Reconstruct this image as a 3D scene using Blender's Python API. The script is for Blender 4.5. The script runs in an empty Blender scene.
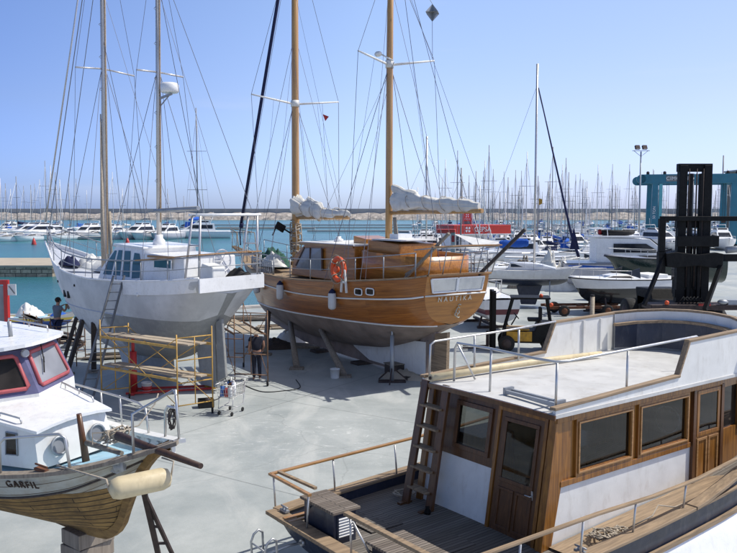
import bpy, bmesh, math, random
from mathutils import Vector, Matrix, Euler, Quaternion
R = math.radians
rnd = random.Random(7)
scene = bpy.context.scene
col = scene.collection

# ------------------------------------------------------------------ camera
CAM_H, FPX = 5.6, 800.0
PITCH = math.atan(65/FPX)
cam_d = bpy.data.cameras.new('camera'); cam = bpy.data.objects.new('camera', cam_d); col.objects.link(cam)
cam.location = (0, 0, CAM_H); cam.rotation_euler = (math.pi/2-PITCH, 0, 0)
cam_d.sensor_width = 36; cam_d.lens = 36*FPX/737; cam_d.clip_end = 20000; cam_d.clip_start = .1
scene.camera = cam

def G(u, v, z=0.0):
    """ground point seen at photograph pixel (u, v), used to take positions off the photograph"""
    a = (u-368.5)/FPX; b = (276.5-v)/FPX; c, s = math.cos(PITCH), math.sin(PITCH)
    d = Vector((a, c+b*s, -s+b*c)); t = (z-CAM_H)/d.z
    return Vector((d.x*t, d.y*t, z))

# ------------------------------------------------------------------ light
SUN = Vector((0.985, 0.17, 0)).normalized(); EL = R(54)
sd = bpy.data.lights.new('sun', 'SUN'); so = bpy.data.objects.new('sun', sd); col.objects.link(so)
sd.energy = 4.4; sd.angle = R(.53); sd.color = (1, .965, .90)
to_sun = Vector((SUN.x*math.cos(EL), SUN.y*math.cos(EL), math.sin(EL)))
so.rotation_euler = to_sun.to_track_quat('Z', 'Y').to_euler(); so.location = (30, 0, 60)
w = bpy.data.worlds.new('World'); scene.world = w; w.use_nodes = True
nt = w.node_tree; nt.nodes.clear()
out = nt.nodes.new('ShaderNodeOutputWorld'); bg = nt.nodes.new('ShaderNodeBackground')
sky = nt.nodes.new('ShaderNodeTexSky'); sky.sky_type = 'NISHITA'; sky.sun_disc = False
sky.sun_elevation = EL; sky.sun_rotation = math.atan2(SUN.x, SUN.y)
sky.air_density = 1.0; sky.dust_density = .6; sky.ozone_density = 3.0
# haze: the air low over the sea is paler and a touch violet
tc = nt.nodes.new('ShaderNodeTexCoord'); sp = nt.nodes.new('ShaderNodeSeparateXYZ')
rp = nt.nodes.new('ShaderNodeValToRGB'); mx = nt.nodes.new('ShaderNodeMix'); mx.data_type = 'RGBA'; mx.blend_type = 'MULTIPLY'
mx.inputs[0].default_value = 1
nt.links.new(tc.outputs['Generated'], sp.inputs[0]); nt.links.new(sp.outputs['Z'], rp.inputs[0])
els = rp.color_ramp.elements
els[0].position = 0.0; els[0].color = (.60, .72, 1.18, 1)
els[1].position = .7; els[1].color = (.84, .68, .50, 1)
e = els.new(.13); e.color = (.85, .78, .89, 1)
e = els.new(.30); e.color = (1.0, .91, .93, 1)
# brighter towards the sun, deeper blue away from it
rx = nt.nodes.new('ShaderNodeMapRange'); rx.inputs[1].default_value = -.5; rx.inputs[2].default_value = .5; nt.links.new(sp.outputs['X'], rx.inputs[0])
rl = nt.nodes.new('ShaderNodeValToRGB'); ee = rl.color_ramp.elements
ee[0].position = 0; ee[0].color = (.22, .27, .38, 1); ee[1].position = 1; ee[1].color = (.455, .43, .465, 1); e = ee.new(.5); e.color = (.47, .475, .485, 1)
nt.links.new(rx.outputs[0], rl.inputs[0])
ml = nt.nodes.new('ShaderNodeMix'); ml.data_type = 'RGBA'; ml.blend_type = 'MULTIPLY'; ml.inputs[0].default_value = 1
nt.links.new(rp.outputs[0], ml.inputs[6]); nt.links.new(rl.outputs[0], ml.inputs[7])
sc4 = nt.nodes.new('ShaderNodeVectorMath'); sc4.operation = 'SCALE'; sc4.inputs[3].default_value = 3.8; nt.links.new(ml.outputs[2], sc4.inputs[0])
nt.links.new(sky.outputs[0], mx.inputs[6]); nt.links.new(sc4.outputs[0], mx.inputs[7])
nz = nt.nodes.new('ShaderNodeTexNoise'); nz.inputs['Scale'].default_value = 3.0; nz.inputs['Detail'].default_value = 5
mp = nt.nodes.new('ShaderNodeMapping'); mp.inputs['Scale'].default_value = (1, 1, 7)
nt.links.new(tc.outputs['Generated'], mp.inputs[0]); nt.links.new(mp.outputs[0], nz.inputs[0])
cr = nt.nodes.new('ShaderNodeValToRGB'); cr.color_ramp.elements[0].position = .62; cr.color_ramp.elements[1].position = .85
cr.color_ramp.elements[1].color = (.16, .16, .16, 1)
nt.links.new(nz.outputs[0], cr.inputs[0])
m2 = nt.nodes.new('ShaderNodeMix'); m2.data_type = 'RGBA'; m2.inputs[7].default_value = (8, 8, 9, 1)
nt.links.new(cr.outputs[0], m2.inputs[0]); nt.links.new(mx.outputs[2], m2.inputs[6])
nt.links.new(m2.outputs[2], bg.inputs[0]); bg.inputs[1].default_value = .115
nt.links.new(bg.outputs[0], out.inputs[0])
scene.view_settings.view_transform = 'Standard'; scene.view_settings.look = 'None'; scene.view_settings.exposure = 0

# ------------------------------------------------------------------ materials
def base(name):
    m = bpy.data.materials.new(name); m.use_nodes = True
    n = m.node_tree; return m, n, n.nodes['Principled BSDF']
def mix(n, f, a, b, mode='MIX'):
    x = n.nodes.new('ShaderNodeMix'); x.data_type = 'RGBA'; x.blend_type = mode
    for i, v in ((0, f), (6, a), (7, b)):
        if hasattr(v, 'is_linked') or hasattr(v, 'links'): n.links.new(v, x.inputs[i])
        elif i == 0: x.inputs[0].default_value = v
        else: x.inputs[i].default_value = (*v, 1)
    return x.outputs[2]
def noise(n, scale, detail=6, rough=.6, stretch=None, co='Object', dist=0):
    t = n.nodes.new('ShaderNodeTexCoord'); x = n.nodes.new('ShaderNodeTexNoise')
    x.inputs['Scale'].default_value = scale; x.inputs['Detail'].default_value = detail
    x.inputs['Roughness'].default_value = rough; x.inputs['Distortion'].default_value = dist
    mp = n.nodes.new('ShaderNodeMapping'); mp.inputs['Scale'].default_value = stretch or (1, 1, 1)
    n.links.new(t.outputs[co], mp.inputs[0]); n.links.new(mp.outputs[0], x.inputs[0])
    return x.outputs[0]
def ramp(n, f, *stops):
    x = n.nodes.new('ShaderNodeValToRGB'); e = x.color_ramp.elements
    while len(e) < len(stops): e.new(.5)
    for k, (p, c) in enumerate(stops):
        e[k].position = p; e[k].color = (*c, 1) if hasattr(c, '__len__') else (c, c, c, 1)
    n.links.new(f, x.inputs[0]); return x.outputs[0]
def bump(n, b, h, strength=.3, dist=.02):
    x = n.nodes.new('ShaderNodeBump'); x.inputs['Strength'].default_value = strength; x.inputs['Distance'].default_value = dist
    n.links.new(h, x.inputs['Height']); n.links.new(x.outputs[0], b.inputs['Normal'])
def pm(name, c, rough=.5, metal=0, var=.25, scale=3, dirt=None, dirt_amt=.5, bmp=.0, coat=0, stretch=None, spec=.5):
    """paint, metal or cloth: base colour broken up by two scales of noise, optional dirt streaks"""
    m, n, b = base(name)
    lo = tuple(x*(1-var) for x in c); hi = tuple(min(1, x*(1+var*.5)) for x in c)
    f = noise(n, scale, stretch=stretch)
    cc = mix(n, ramp(n, f, (.3, 0), (.7, 1)), lo, hi)
    if dirt:
        g = noise(n, scale*2.3, 8, .7, stretch=(1, 1, .35))
        cc = mix(n, ramp(n, g, (.52, 0), (.72, dirt_amt)), cc, dirt)
    n.links.new(cc, b.inputs['Base Color'])
    r = ramp(n, noise(n, scale*4), (.3, max(.02, rough-.1)), (.7, min(1, rough+.15))); n.links.new(r, b.inputs['Roughness'])
    b.inputs['Metallic'].default_value = metal; b.inputs['Specular IOR Level'].default_value = spec
    if coat: b.inputs['Coat Weight'].default_value = coat; b.inputs['Coat Roughness'].default_value = .12
    if bmp: bump(n, b, noise(n, scale*8), bmp, .01)
    return m
def wood(name, a, bb, rough=.4, plank=.0, coat=0, uv=False, gap=(.03, .02, .01), length=2.4, axis=None, dirt=None, dirt_amt=.5, gapw=.012, bmp=.15, grain=1):
    """timber: grain stretched along the piece; plank > 0 lays boards of that width (on the hull's own length/girth map when uv)"""
    m, n, b = base(name)
    st = axis or (.6, 9, 9)
    if uv: st = (.5, 10, 1)
    f = noise(n, 2.2*grain, 8, .65, stretch=st, co='UV' if uv else 'Object', dist=.4)
    cc = mix(n, ramp(n, f, (.3, 0), (.72, 1)), a, bb)
    if plank:
        t = n.nodes.new('ShaderNodeTexCoord'); br = n.nodes.new('ShaderNodeTexBrick')
        mp = n.nodes.new('ShaderNodeMapping')
        n.links.new(t.outputs['UV' if uv else 'Object'], mp.inputs[0])
        n.links.new(mp.outputs[0], br.inputs[0])
        br.inputs['Scale'].default_value = 1; br.inputs['Brick Width'].default_value = length; br.inputs['Row Height'].default_value = plank
        br.inputs['Mortar Size'].default_value = gapw; br.inputs['Mortar Smooth'].default_value = .3
        br.inputs['Color1'].default_value = (1, 1, 1, 1); br.inputs['Color2'].default_value = (.68, .66, .62, 1); br.inputs['Mortar'].default_value = (*gap, 1)
        cc = mix(n, 1.0, cc, br.outputs[0], 'MULTIPLY')
    if dirt:
        g = noise(n, 3.1, 8, .7)
        cc = mix(n, ramp(n, g, (.45, 0), (.7, dirt_amt)), cc, dirt)
    n.links.new(cc, b.inputs['Base Color'])
    b.inputs['Roughness'].default_value = rough
    if coat: b.inputs['Coat Weight'].default_value = coat; b.inputs['Coat Roughness'].default_value = .08
    bump(n, b, f, bmp, .006)
    return m
def glass(name, c, rough=.06, var=.5):
    m, n, b = base(name)
    f = noise(n, 1.6, 3, .5)
    n.links.new(mix(n, ramp(n, f, (.35, 0), (.65, 1)), tuple(x*(1-var) for x in c), c), b.inputs['Base Color'])
    b.inputs['Roughness'].default_value = rough; b.inputs['Specular IOR Level'].default_value = .3
    return m
def zband(name, bands, rough=.35, coat=0, var=.18, scale=1.5, dirt=None, dirt_amt=.4, shift=0):
    """hull paint in horizontal bands by local height: bands = [(z_from, colour), ...] rising"""
    m, n, b = base(name)
    t = n.nodes.new('ShaderNodeTexCoord'); s = n.nodes.new('ShaderNodeSeparateXYZ'); n.links.new(t.outputs['Object'], s.inputs[0])
    cc = None
    for z, c in bands:
        if cc is None: cc = c; continue
        g = n.nodes.new('ShaderNodeMath'); g.operation = 'GREATER_THAN'; g.inputs[1].default_value = z
        n.links.new(s.outputs['Z'], g.inputs[0]); cc = mix(n, g.outputs[0], cc, c)
    f = noise(n, scale, 8, .7)
    cc = mix(n, ramp(n, f, (.35, var), (.7, 0)), cc, (.05, .05, .045))
    if dirt:
        g = noise(n, scale*1.7, 8, .75, stretch=(1, 1, .25))
        cc = mix(n, ramp(n, g, (.48, 0), (.7, dirt_amt)), cc, dirt)
    n.links.new(cc, b.inputs['Base Color']); b.inputs['Roughness'].default_value = rough
    if coat: b.inputs['Coat Weight'].default_value = coat
    return m

M = {}
M['white'] = pm('white_gelcoat', (.84, .84, .83), .3, var=.08, dirt=(.45, .42, .36), dirt_amt=.25, coat=.2)
M['white_old'] = pm('old_white_paint', (.78, .775, .74), .5, var=.10, scale=2.5, dirt=(.36, .30, .22), dirt_amt=.3, bmp=.1)
M['white_deck'] = pm('pale_deck_paint', (.60, .595, .575), .65, var=.18, scale=1.1, dirt=(.36, .33, .29), dirt_amt=.6, bmp=.25)
M['blue_white'] = pm('bluish_white_paint', (.50, .53, .60), .5, var=.1, dirt=(.34, .36, .42), dirt_amt=.3)
M['skyblue'] = pm('light_blue_deck_paint', (.36, .60, .74), .55, var=.2, scale=4, dirt=(.6, .62, .6), dirt_amt=.6)
M['purple'] = pm('faded_violet_paint', (.10, .10, .19), .5, var=.25)
M['pinkred'] = pm('faded_red_window_trim', (.42, .09, .10), .5, var=.25)
M['red'] = pm('red_enamel', (.50, .03, .025), .4, var=.25, dirt=(.15, .05, .04))
M['redfender'] = pm('red_plastic', (.55, .06, .05), .4)
M['sign_red'] = pm('red_sign_panel', (.62, .05, .03), .4, var=.1)
M['sign_red_dark'] = pm('red_sign_end_panel', (.42, .05, .04), .5, var=.1)
M['orange'] = pm('orange_buoy_plastic', (.72, .10, .025), .45, var=.15)
M['ladder'] = pm('dull_ladder_alloy', (.20, .21, .22), .5, .4, var=.2)
M['yellow'] = pm('yellow_scaffold_paint', (.56, .33, .07), .5, var=.3, scale=6, dirt=(.2, .12, .06), dirt_amt=.6)
M['yellowp'] = pm('yellow_machine_paint', (.50, .27, .02), .5, var=.3, scale=5, dirt=(.05, .04, .03), dirt_amt=.8)
M['bronze'] = pm('rusty_brown_scaffold_tube', (.24, .13, .07), .6, .3, var=.4, scale=6, dirt=(.35, .3, .25))
M['steel'] = pm('stainless_tube', (.58, .58, .57), .42, .75, var=.15)
M['alu'] = pm('aluminium_spar', (.64, .62, .60), .38, .6, var=.15, stretch=(1, 1, .2))
M['galv'] = pm('galvanised_steel', (.36, .38, .40), .5, .5, var=.2)
M['black'] = pm('black_machine_paint', (.006, .006, .006), .6, var=.5, dirt=(.03, .025, .02), dirt_amt=.4, spec=.25)
M['rubber'] = pm('black_rubber', (.015, .015, .015), .8, var=.3)
M['darksteel'] = pm('dark_rusty_steel', (.07, .05, .045), .7, .3, var=.5, scale=5)
M['rust'] = pm('rusty_steel', (.17, .07, .035), .8, .2, var=.5, scale=6)
M['navy'] = pm('navy_blue_paint', (.022, .03, .055), .4, var=.3, dirt=(.1, .1, .11), coat=.2)
M['navycloth'] = pm('navy_canvas', (.012, .018, .07), .9, var=.4, scale=5)
M['bluecloth'] = pm('blue_canvas', (.02, .11, .48), .85, var=.3, scale=3, bmp=.2)
M['whitecloth'] = pm('white_canvas', (.76, .76, .73), .85, var=.15, scale=2, bmp=.2)
M['canvas'] = pm('furled_cream_sail', (.74, .72, .66), .9, var=.15, scale=3, dirt=(.48, .43, .35), dirt_amt=.45, bmp=.2)
M['cream'] = pm('cream_vinyl', (.66, .55, .34), .5, var=.2, scale=3, dirt=(.35, .27, .15), dirt_amt=.5)
M['fender'] = pm('white_fender_vinyl', (.62, .63, .64), .4, var=.1)
M['rope'] = pm('weathered_rope', (.42, .36, .28), .9, var=.3, scale=20)
M['wire'] = pm('rigging_wire', (.20, .20, .22), .5, .6, var=.1)
M['wirefar'] = pm('far_rigging_wire', (.30, .30, .34), .5, .3, var=.1)
M['net'] = pm('green_net', (.03, .10, .07), .95, var=.5, scale=12, bmp=.4)
M['teal'] = pm('teal_machine_paint', (.025, .17, .24), .4, var=.2, scale=.6, dirt=(.1, .18, .18))
M['teal_light'] = pm('light_teal_paint', (.12, .42, .46), .45, var=.2, scale=.6)
M['glass'] = glass('dark_cabin_glass', (.040, .034, .030), .04, .95)
M['glass_grey'] = glass('sky_lit_glass', (.30, .31, .33), .12, .3)
M['glass_blue'] = glass('blue_cabin_glass', (.05, .15, .19), .05, .3)
M['glass_far'] = glass('smoked_glass', (.03, .035, .045), .1)
def pane_mat():
    m = bpy.data.materials.new('see_through_cabin_pane'); m.use_nodes = True; n = m.node_tree; n.nodes.clear()
    o = n.nodes.new('ShaderNodeOutputMaterial'); t = n.nodes.new('ShaderNodeBsdfTransparent'); t.inputs[0].default_value = (.42, .43, .41, 1)
    g = n.nodes.new('ShaderNodeBsdfGlossy'); g.inputs['Roughness'].default_value = .03; g.inputs[0].default_value = (.9, .9, .9, 1)
    f = n.nodes.new('ShaderNodeFresnel'); f.inputs[0].default_value = 1.5; d = n.nodes.new('ShaderNodeBsdfDiffuse'); d.inputs[0].default_value = (.3, .28, .25, 1)
    x = n.nodes.new('ShaderNodeMixShader'); n.links.new(f.outputs[0], x.inputs[0]); n.links.new(t.outputs[0], x.inputs[1]); n.links.new(g.outputs[0], x.inputs[2])
    y = n.nodes.new('ShaderNodeMixShader'); n.links.new(ramp(n, noise(n, 2.5, 6, .7), (.45, .0), (.75, .05)), y.inputs[0]); n.links.new(x.outputs[0], y.inputs[1]); n.links.new(d.outputs[0], y.inputs[2])
    n.links.new(y.outputs[0], o.inputs[0]); return m
M['pane'] = pane_mat()
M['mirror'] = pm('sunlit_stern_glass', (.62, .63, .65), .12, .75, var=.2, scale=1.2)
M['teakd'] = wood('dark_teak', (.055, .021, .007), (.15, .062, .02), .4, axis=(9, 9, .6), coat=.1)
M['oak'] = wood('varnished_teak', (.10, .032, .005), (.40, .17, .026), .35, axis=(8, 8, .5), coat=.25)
M['oakh'] = wood('varnished_teak_rail', (.24, .11, .03), (.50, .28, .11), .4, axis=(.6, 9, 9), coat=.25)
M['weather'] = wood('weathered_teak', (.17, .12, .075), (.42, .30, .185), .75, axis=(.6, 9, 9))
M['timber'] = wood('grey_timber', (.16, .13, .10), (.34, .29, .23), .85, axis=(9, 9, .6))
M['timberdark'] = wood('dark_timber', (.035, .028, .025), (.10, .075, .06), .85, axis=(9, 9, .6))
M['plank'] = wood('scaffold_plank', (.30, .24, .17), (.52, .44, .33), .85, axis=(.6, 9, 9))
M['deck'] = wood('aft_deck_teak', (.12, .105, .09), (.27, .245, .215), .8, plank=.07, gap=(.18, .17, .16), gapw=.006, length=3, axis=(.5, 12, 1))
M['deckt'] = wood('slatted_lid_teak', (.16, .13, .11), (.32, .27, .22), .75, plank=.06, gap=(.15, .15, .15), gapw=.008, length=3, axis=(.5, 12, 1))
M['mast'] = wood('varnished_pine_mast', (.34, .17, .05), (.60, .36, .14), .35, axis=(7, 7, .25), coat=.4)
M['gulet'] = wood('varnished_planking', (.21, .062, .009), (.52, .185, .028), .35, plank=.16, coat=.22, uv=True, gap=(.45, .38, .3), gapw=.004, length=5, bmp=.05)
M['gulet_house'] = wood('varnished_deckhouse', (.27, .095, .014), (.58, .25, .05), .3, axis=(.6, 7, 7), coat=.25)
M['gulet_stern'] = wood('varnished_transom', (.28, .105, .018), (.50, .21, .035), .3, axis=(7, .5, 7), coat=.25)
M['llaut'] = wood('bare_golden_planks', (.16, .085, .025), (.42, .27, .09), .75, plank=.085, uv=True, gap=(.05, .035, .02), gapw=.009, length=1.6, dirt=(.04, .025, .012), dirt_amt=.8, bmp=.35, grain=1.6)
M['golden'] = wood('golden_keel_timber', (.14, .07, .02), (.36, .22, .07), .75, axis=(.8, 9, 9), dirt=(.03, .02, .01), dirt_amt=.7)
M['skin'] = pm('sun_tanned_skin', (.42, .22, .14), .55, var=.1)
M['hair'] = pm('dark_hair', (.02, .014, .01), .8)
M['greyshirt'] = pm('grey_cotton', (.16, .18, .21), .9, var=.2, scale=8)
M['darkshirt'] = pm('dark_navy_workwear', (.018, .02, .035), .9, var=.3, scale=8)
M['bluebottle'] = pm('blue_plastic', (.03, .12, .40), .4)
M['gravel'] = pm('rip_rap_rock', (.40, .36, .32), .9, var=.6, scale=.35, bmp=.5)
M['wallconc'] = pm('breakwater_concrete', (.50, .47, .43), .9, var=.18, scale=.02, dirt=(.16, .16, .15), dirt_amt=.4)
M['brownwall'] = pm('tan_render', (.26, .20, .15), .9, var=.12, scale=.3)
M['lamp'] = pm('lamp_glass', (.55, .56, .55), .3)
M['letter_dark'] = pm('dark_brown_letters', (.04, .02, .012), .5)
M['letter_silver'] = pm('silver_letters', (.62, .62, .56), .4, .3)
M['letter_white'] = pm('white_letters', (.80, .80, .80), .5, var=.05)
M['letter_grey'] = pm('grey_letters', (.20, .21, .2), .6)

# ------------------------------------------------------------------ mesh builder
def V(*a): return Vector(a)
class MB:
    def __init__(s): s.v = []; s.f = []; s.mi = []; s.uv = []; s.sm = []
    def face(s, idx, m=0, uv=None, sm=False): s.f.append(tuple(idx)); s.mi.append(m); s.uv.append(uv); s.sm.append(sm)
    def add(s, pts): k = len(s.v); s.v += [tuple(p) for p in pts]; return k
    def poly(s, pts, m=0):
        k = s.add(pts); s.face(range(k, k+len(pts)), m); return s
    def box(s, c, d, rot=None, m=0):
        x, y, z = d[0]/2, d[1]/2, d[2]/2
        P = [V(i, j, l) for l in (-z, z) for j in (-y, y) for i in (-x, x)]
        if rot is not None:
            Q = rot if isinstance(rot, Matrix) else Euler(rot).to_matrix()
            P = [Q @ p for p in P]
        c = V(*c); k = s.add([p+c for p in P])
        for q in ((0, 2, 3, 1), (4, 5, 7, 6), (0, 1, 5, 4), (1, 3, 7, 5), (3, 2, 6, 7), (2, 0, 4, 6)): s.face([k+i for i in q], m)
        return s
    def bar(s, p, q, w, h=None, up=(0, 0, 1), m=0):
        """rectangular beam from p to q"""
        p, q = V(*p), V(*q); h = h or w; d = (q-p); L = d.length; d.normalize()
        u = V(*up); a = d.cross(u)
        if a.length < 1e-4: a = d.cross(V(1, 0, 0))
        a.normalize(); b = a.cross(d); Q = Matrix((d, a, b)).transposed()
        return s.box((p+q)/2, (L, w, h), Q, m)
    def tube(s, pts, r, n=8, r2=None, closed=False, m=0, radii=None):
        pts = [V(*p) for p in pts]; N = len(pts); rings = []
        ref = None
        for i, p in enumerate(pts):
            if closed: d = pts[(i+1) % N]-pts[i-1]
            else: d = (pts[min(i+1, N-1)]-pts[max(i-1, 0)])
            d.normalize()
            if ref is None:
                ref = d.cross(V(0, 0, 1))
                if ref.length < .05: ref = d.cross(V(1, 0, 0))
                ref.normalize()
            a = ref - d*ref.dot(d); a.normalize(); ref = a; b = d.cross(a)
            rr = radii[i] if radii else (r if r2 is None else r+(r2-r)*i/(N-1))
            rings.append(s.add([p+(a*math.cos(t*2*math.pi/n)+b*math.sin(t*2*math.pi/n))*rr for t in range(n)]))
        for i in range(N if closed else N-1):
            A, B = rings[i], rings[(i+1) % N]
            for t in range(n):
                u = (t+1) % n; s.face((A+t, A+u, B+u, B+t), m, None, n > 4)
        if not closed:
            s.face([rings[0]+t for t in range(n)][::-1], m); s.face([rings[-1]+t for t in range(n)], m)
        return s
    def lathe(s, c, prof, n=16, axis=(0, 0, 1), m=0):
        c = V(*c); q = V(0, 0, 1).rotation_difference(V(*axis).normalized()); rings = []
        for r, z in prof: rings.append(s.add([c+q @ V(r*math.cos(2*math.pi*t/n), r*math.sin(2*math.pi*t/n), z) for t in range(n)]))
        for A, B in zip(rings, rings[1:]):
            for t in range(n): u = (t+1) % n; s.face((A+t, A+u, B+u, B+t), m, None, True)
        s.face([rings[0]+t for t in range(n)][::-1], m); s.face([rings[-1]+t for t in range(n)], m)
        return s
    def ball(s, c, r, n=12, sc=(1, 1, 1), m=0, rot=None):
        c = V(*c); rings = []; K = max(4, n//2)
        Q = Euler(rot).to_matrix() if rot else Matrix.Identity(3)
        for i in range(K+1):
            a = math.pi*i/K; rr = max(.002, math.sin(a)); z = math.cos(a)
            rings.append(s.add([c+Q @ V(r*sc[0]*rr*math.cos(2*math.pi*t/n), r*sc[1]*rr*math.sin(2*math.pi*t/n), r*sc[2]*z) for t in range(n)]))
        for A, B in zip(rings, rings[1:]):
            for t in range(n): u = (t+1) % n; s.face((A+t, B+t, B+u, A+u), m, None, True)
        return s
    def prism(s, poly, vec, m=0):
        vec = V(*vec); n = len(poly); k = s.add([V(*p) for p in poly]+[V(*p)+vec for p in poly])
        s.face([k+i for i in range(n)][::-1], m); s.face([k+n+i for i in range(n)], m)
        for i in range(n): j = (i+1) % n; s.face((k+i, k+j, k+n+j, k+n+i), m)
        return s
    def grid(s, rows, m=0, sm=True, uvs=None, flip=False):
        ks = [s.add(r) for r in rows]
        for i in range(len(rows)-1):
            for j in range(len(rows[0])-1):
                q = (ks[i]+j, ks[i]+j+1, ks[i+1]+j+1, ks[i+1]+j); uv = None
                if uvs: uv = [uvs[i][j], uvs[i][j+1], uvs[i+1][j+1], uvs[i+1][j]]
                if flip: q = q[::-1]; uv = uv[::-1] if uv else None
                s.face(q, m, uv, sm)
        return s
    def strip(s, pts, w, h, m=0, side=None):
        """flat rail (w wide, h thick) swept along pts"""
        pts = [V(*p) for p in pts]; rows = []
        for i, p in enumerate(pts):
            d = pts[min(i+1, len(pts)-1)]-pts[max(i-1, 0)]; d.normalize(); a = V(-d.y, d.x, 0)
            if a.length < 1e-3: a = V(1, 0, 0)
            a.normalize(); b = V(0, 0, 1)
            rows.append([p+a*w/2+b*h/2, p-a*w/2+b*h/2, p-a*w/2-b*h/2, p+a*w/2-b*h/2, p+a*w/2+b*h/2])
        s.grid(rows, m, sm=False)
        s.poly(rows[0][:4], m); s.poly(rows[-1][:4], m); return s
    def mesh(s, name, mats):
        me = bpy.data.meshes.new(name); me.from_pydata(s.v, [], s.f)
        for mt in mats: me.materials.append(mt)
        me.polygons.foreach_set('material_index', s.mi); me.polygons.foreach_set('use_smooth', s.sm)
        if any(s.uv):
            uvl = me.uv_layers.new(name='map')
            for p, uv in zip(me.polygons, s.uv):
                if uv:
                    for li, c in zip(p.loop_indices, uv): uvl.data[li].uv = c
        me.update(); return me
    def build(s, name, mats, parent=None, label=None, bev=0, fix=True, loc=None):
        if not isinstance(mats, (list, tuple)): mats = [mats]
        me = s.mesh(name, [M[x] if isinstance(x, str) else x for x in mats])
        if fix:
            b = bmesh.new(); b.from_mesh(me); bmesh.ops.recalc_face_normals(b, faces=b.faces); b.to_mesh(me); b.free()
        o = bpy.data.objects.new(name, me); col.objects.link(o)
        if parent: o.parent = parent
        if label: o['label'] = label
        if loc: o.location = loc
        if bev:
            md = o.modifiers.new('bevel', 'BEVEL'); md.width = bev; md.segments = 2; md.limit_method = 'ANGLE'; md.angle_limit = R(35)
        return o

def tag(o, label=None, cat=None, group=None, kind=None):
    if label: o['label'] = label
    if cat: o['category'] = cat
    if group: o['group'] = group
    if kind: o['kind'] = kind
    return o
def thing(name, label, cat, loc=(0, 0, 0), rz=0, group=None):
    o = bpy.data.objects.new(name, None); col.objects.link(o); o.empty_display_size = .3
    o.location = loc; o.rotation_euler = (0, 0, rz); return tag(o, label, cat, group)
def kids(o): return [c for c in KIDS() if c.parent == o]
def KIDS(): return list(bpy.data.objects)
def copy_tree(o, loc=None, rz=None, label=None, group=None, sc=None, parent=None, skip=()):
    r = o.copy(); col.objects.link(r)
    if parent: r.parent = parent
    if loc is not None: r.location = loc
    if rz is not None: r.rotation_euler = (0, 0, rz)
    if sc: r.scale = (sc, sc, sc)
    if label: r['label'] = label
    if group: r['group'] = group
    for c in list(o.children):
        copy_tree(c, parent=r)
    return r
def struct(name, mb, mats, **k): return tag(mb.build(name, mats, **k), kind='structure')
def lettering(s, size, mat, parent, mtx, name='lettering', ext=.004, spacing=1, fontalign='CENTER'):
    cu = bpy.data.curves.new('text', 'FONT'); cu.body = s; cu.size = size; cu.extrude = ext; cu.align_x = fontalign; cu.space_character = spacing; cu.align_y = 'CENTER'
    t = bpy.data.objects.new('text', cu); col.objects.link(t); bpy.context.view_layer.update()
    me = bpy.data.meshes.new_from_object(t.evaluated_get(bpy.context.evaluated_depsgraph_get()))
    bpy.data.objects.remove(t); me.materials.clear(); me.materials.append(M[mat])
    o = bpy.data.objects.new(name, me); col.objects.link(o); o.parent = parent; o.matrix_local = mtx; return o
def frame3(o, x, y):
    """matrix with its text plane spanned by x (reading direction) and y (up)"""
    x = V(*x).normalized(); y = V(*y); y = (y-x*y.dot(x)).normalized(); z = x.cross(y)
    m = Matrix((x, y, z)).transposed().to_4x4(); m.translation = V(*o); return m

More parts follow.
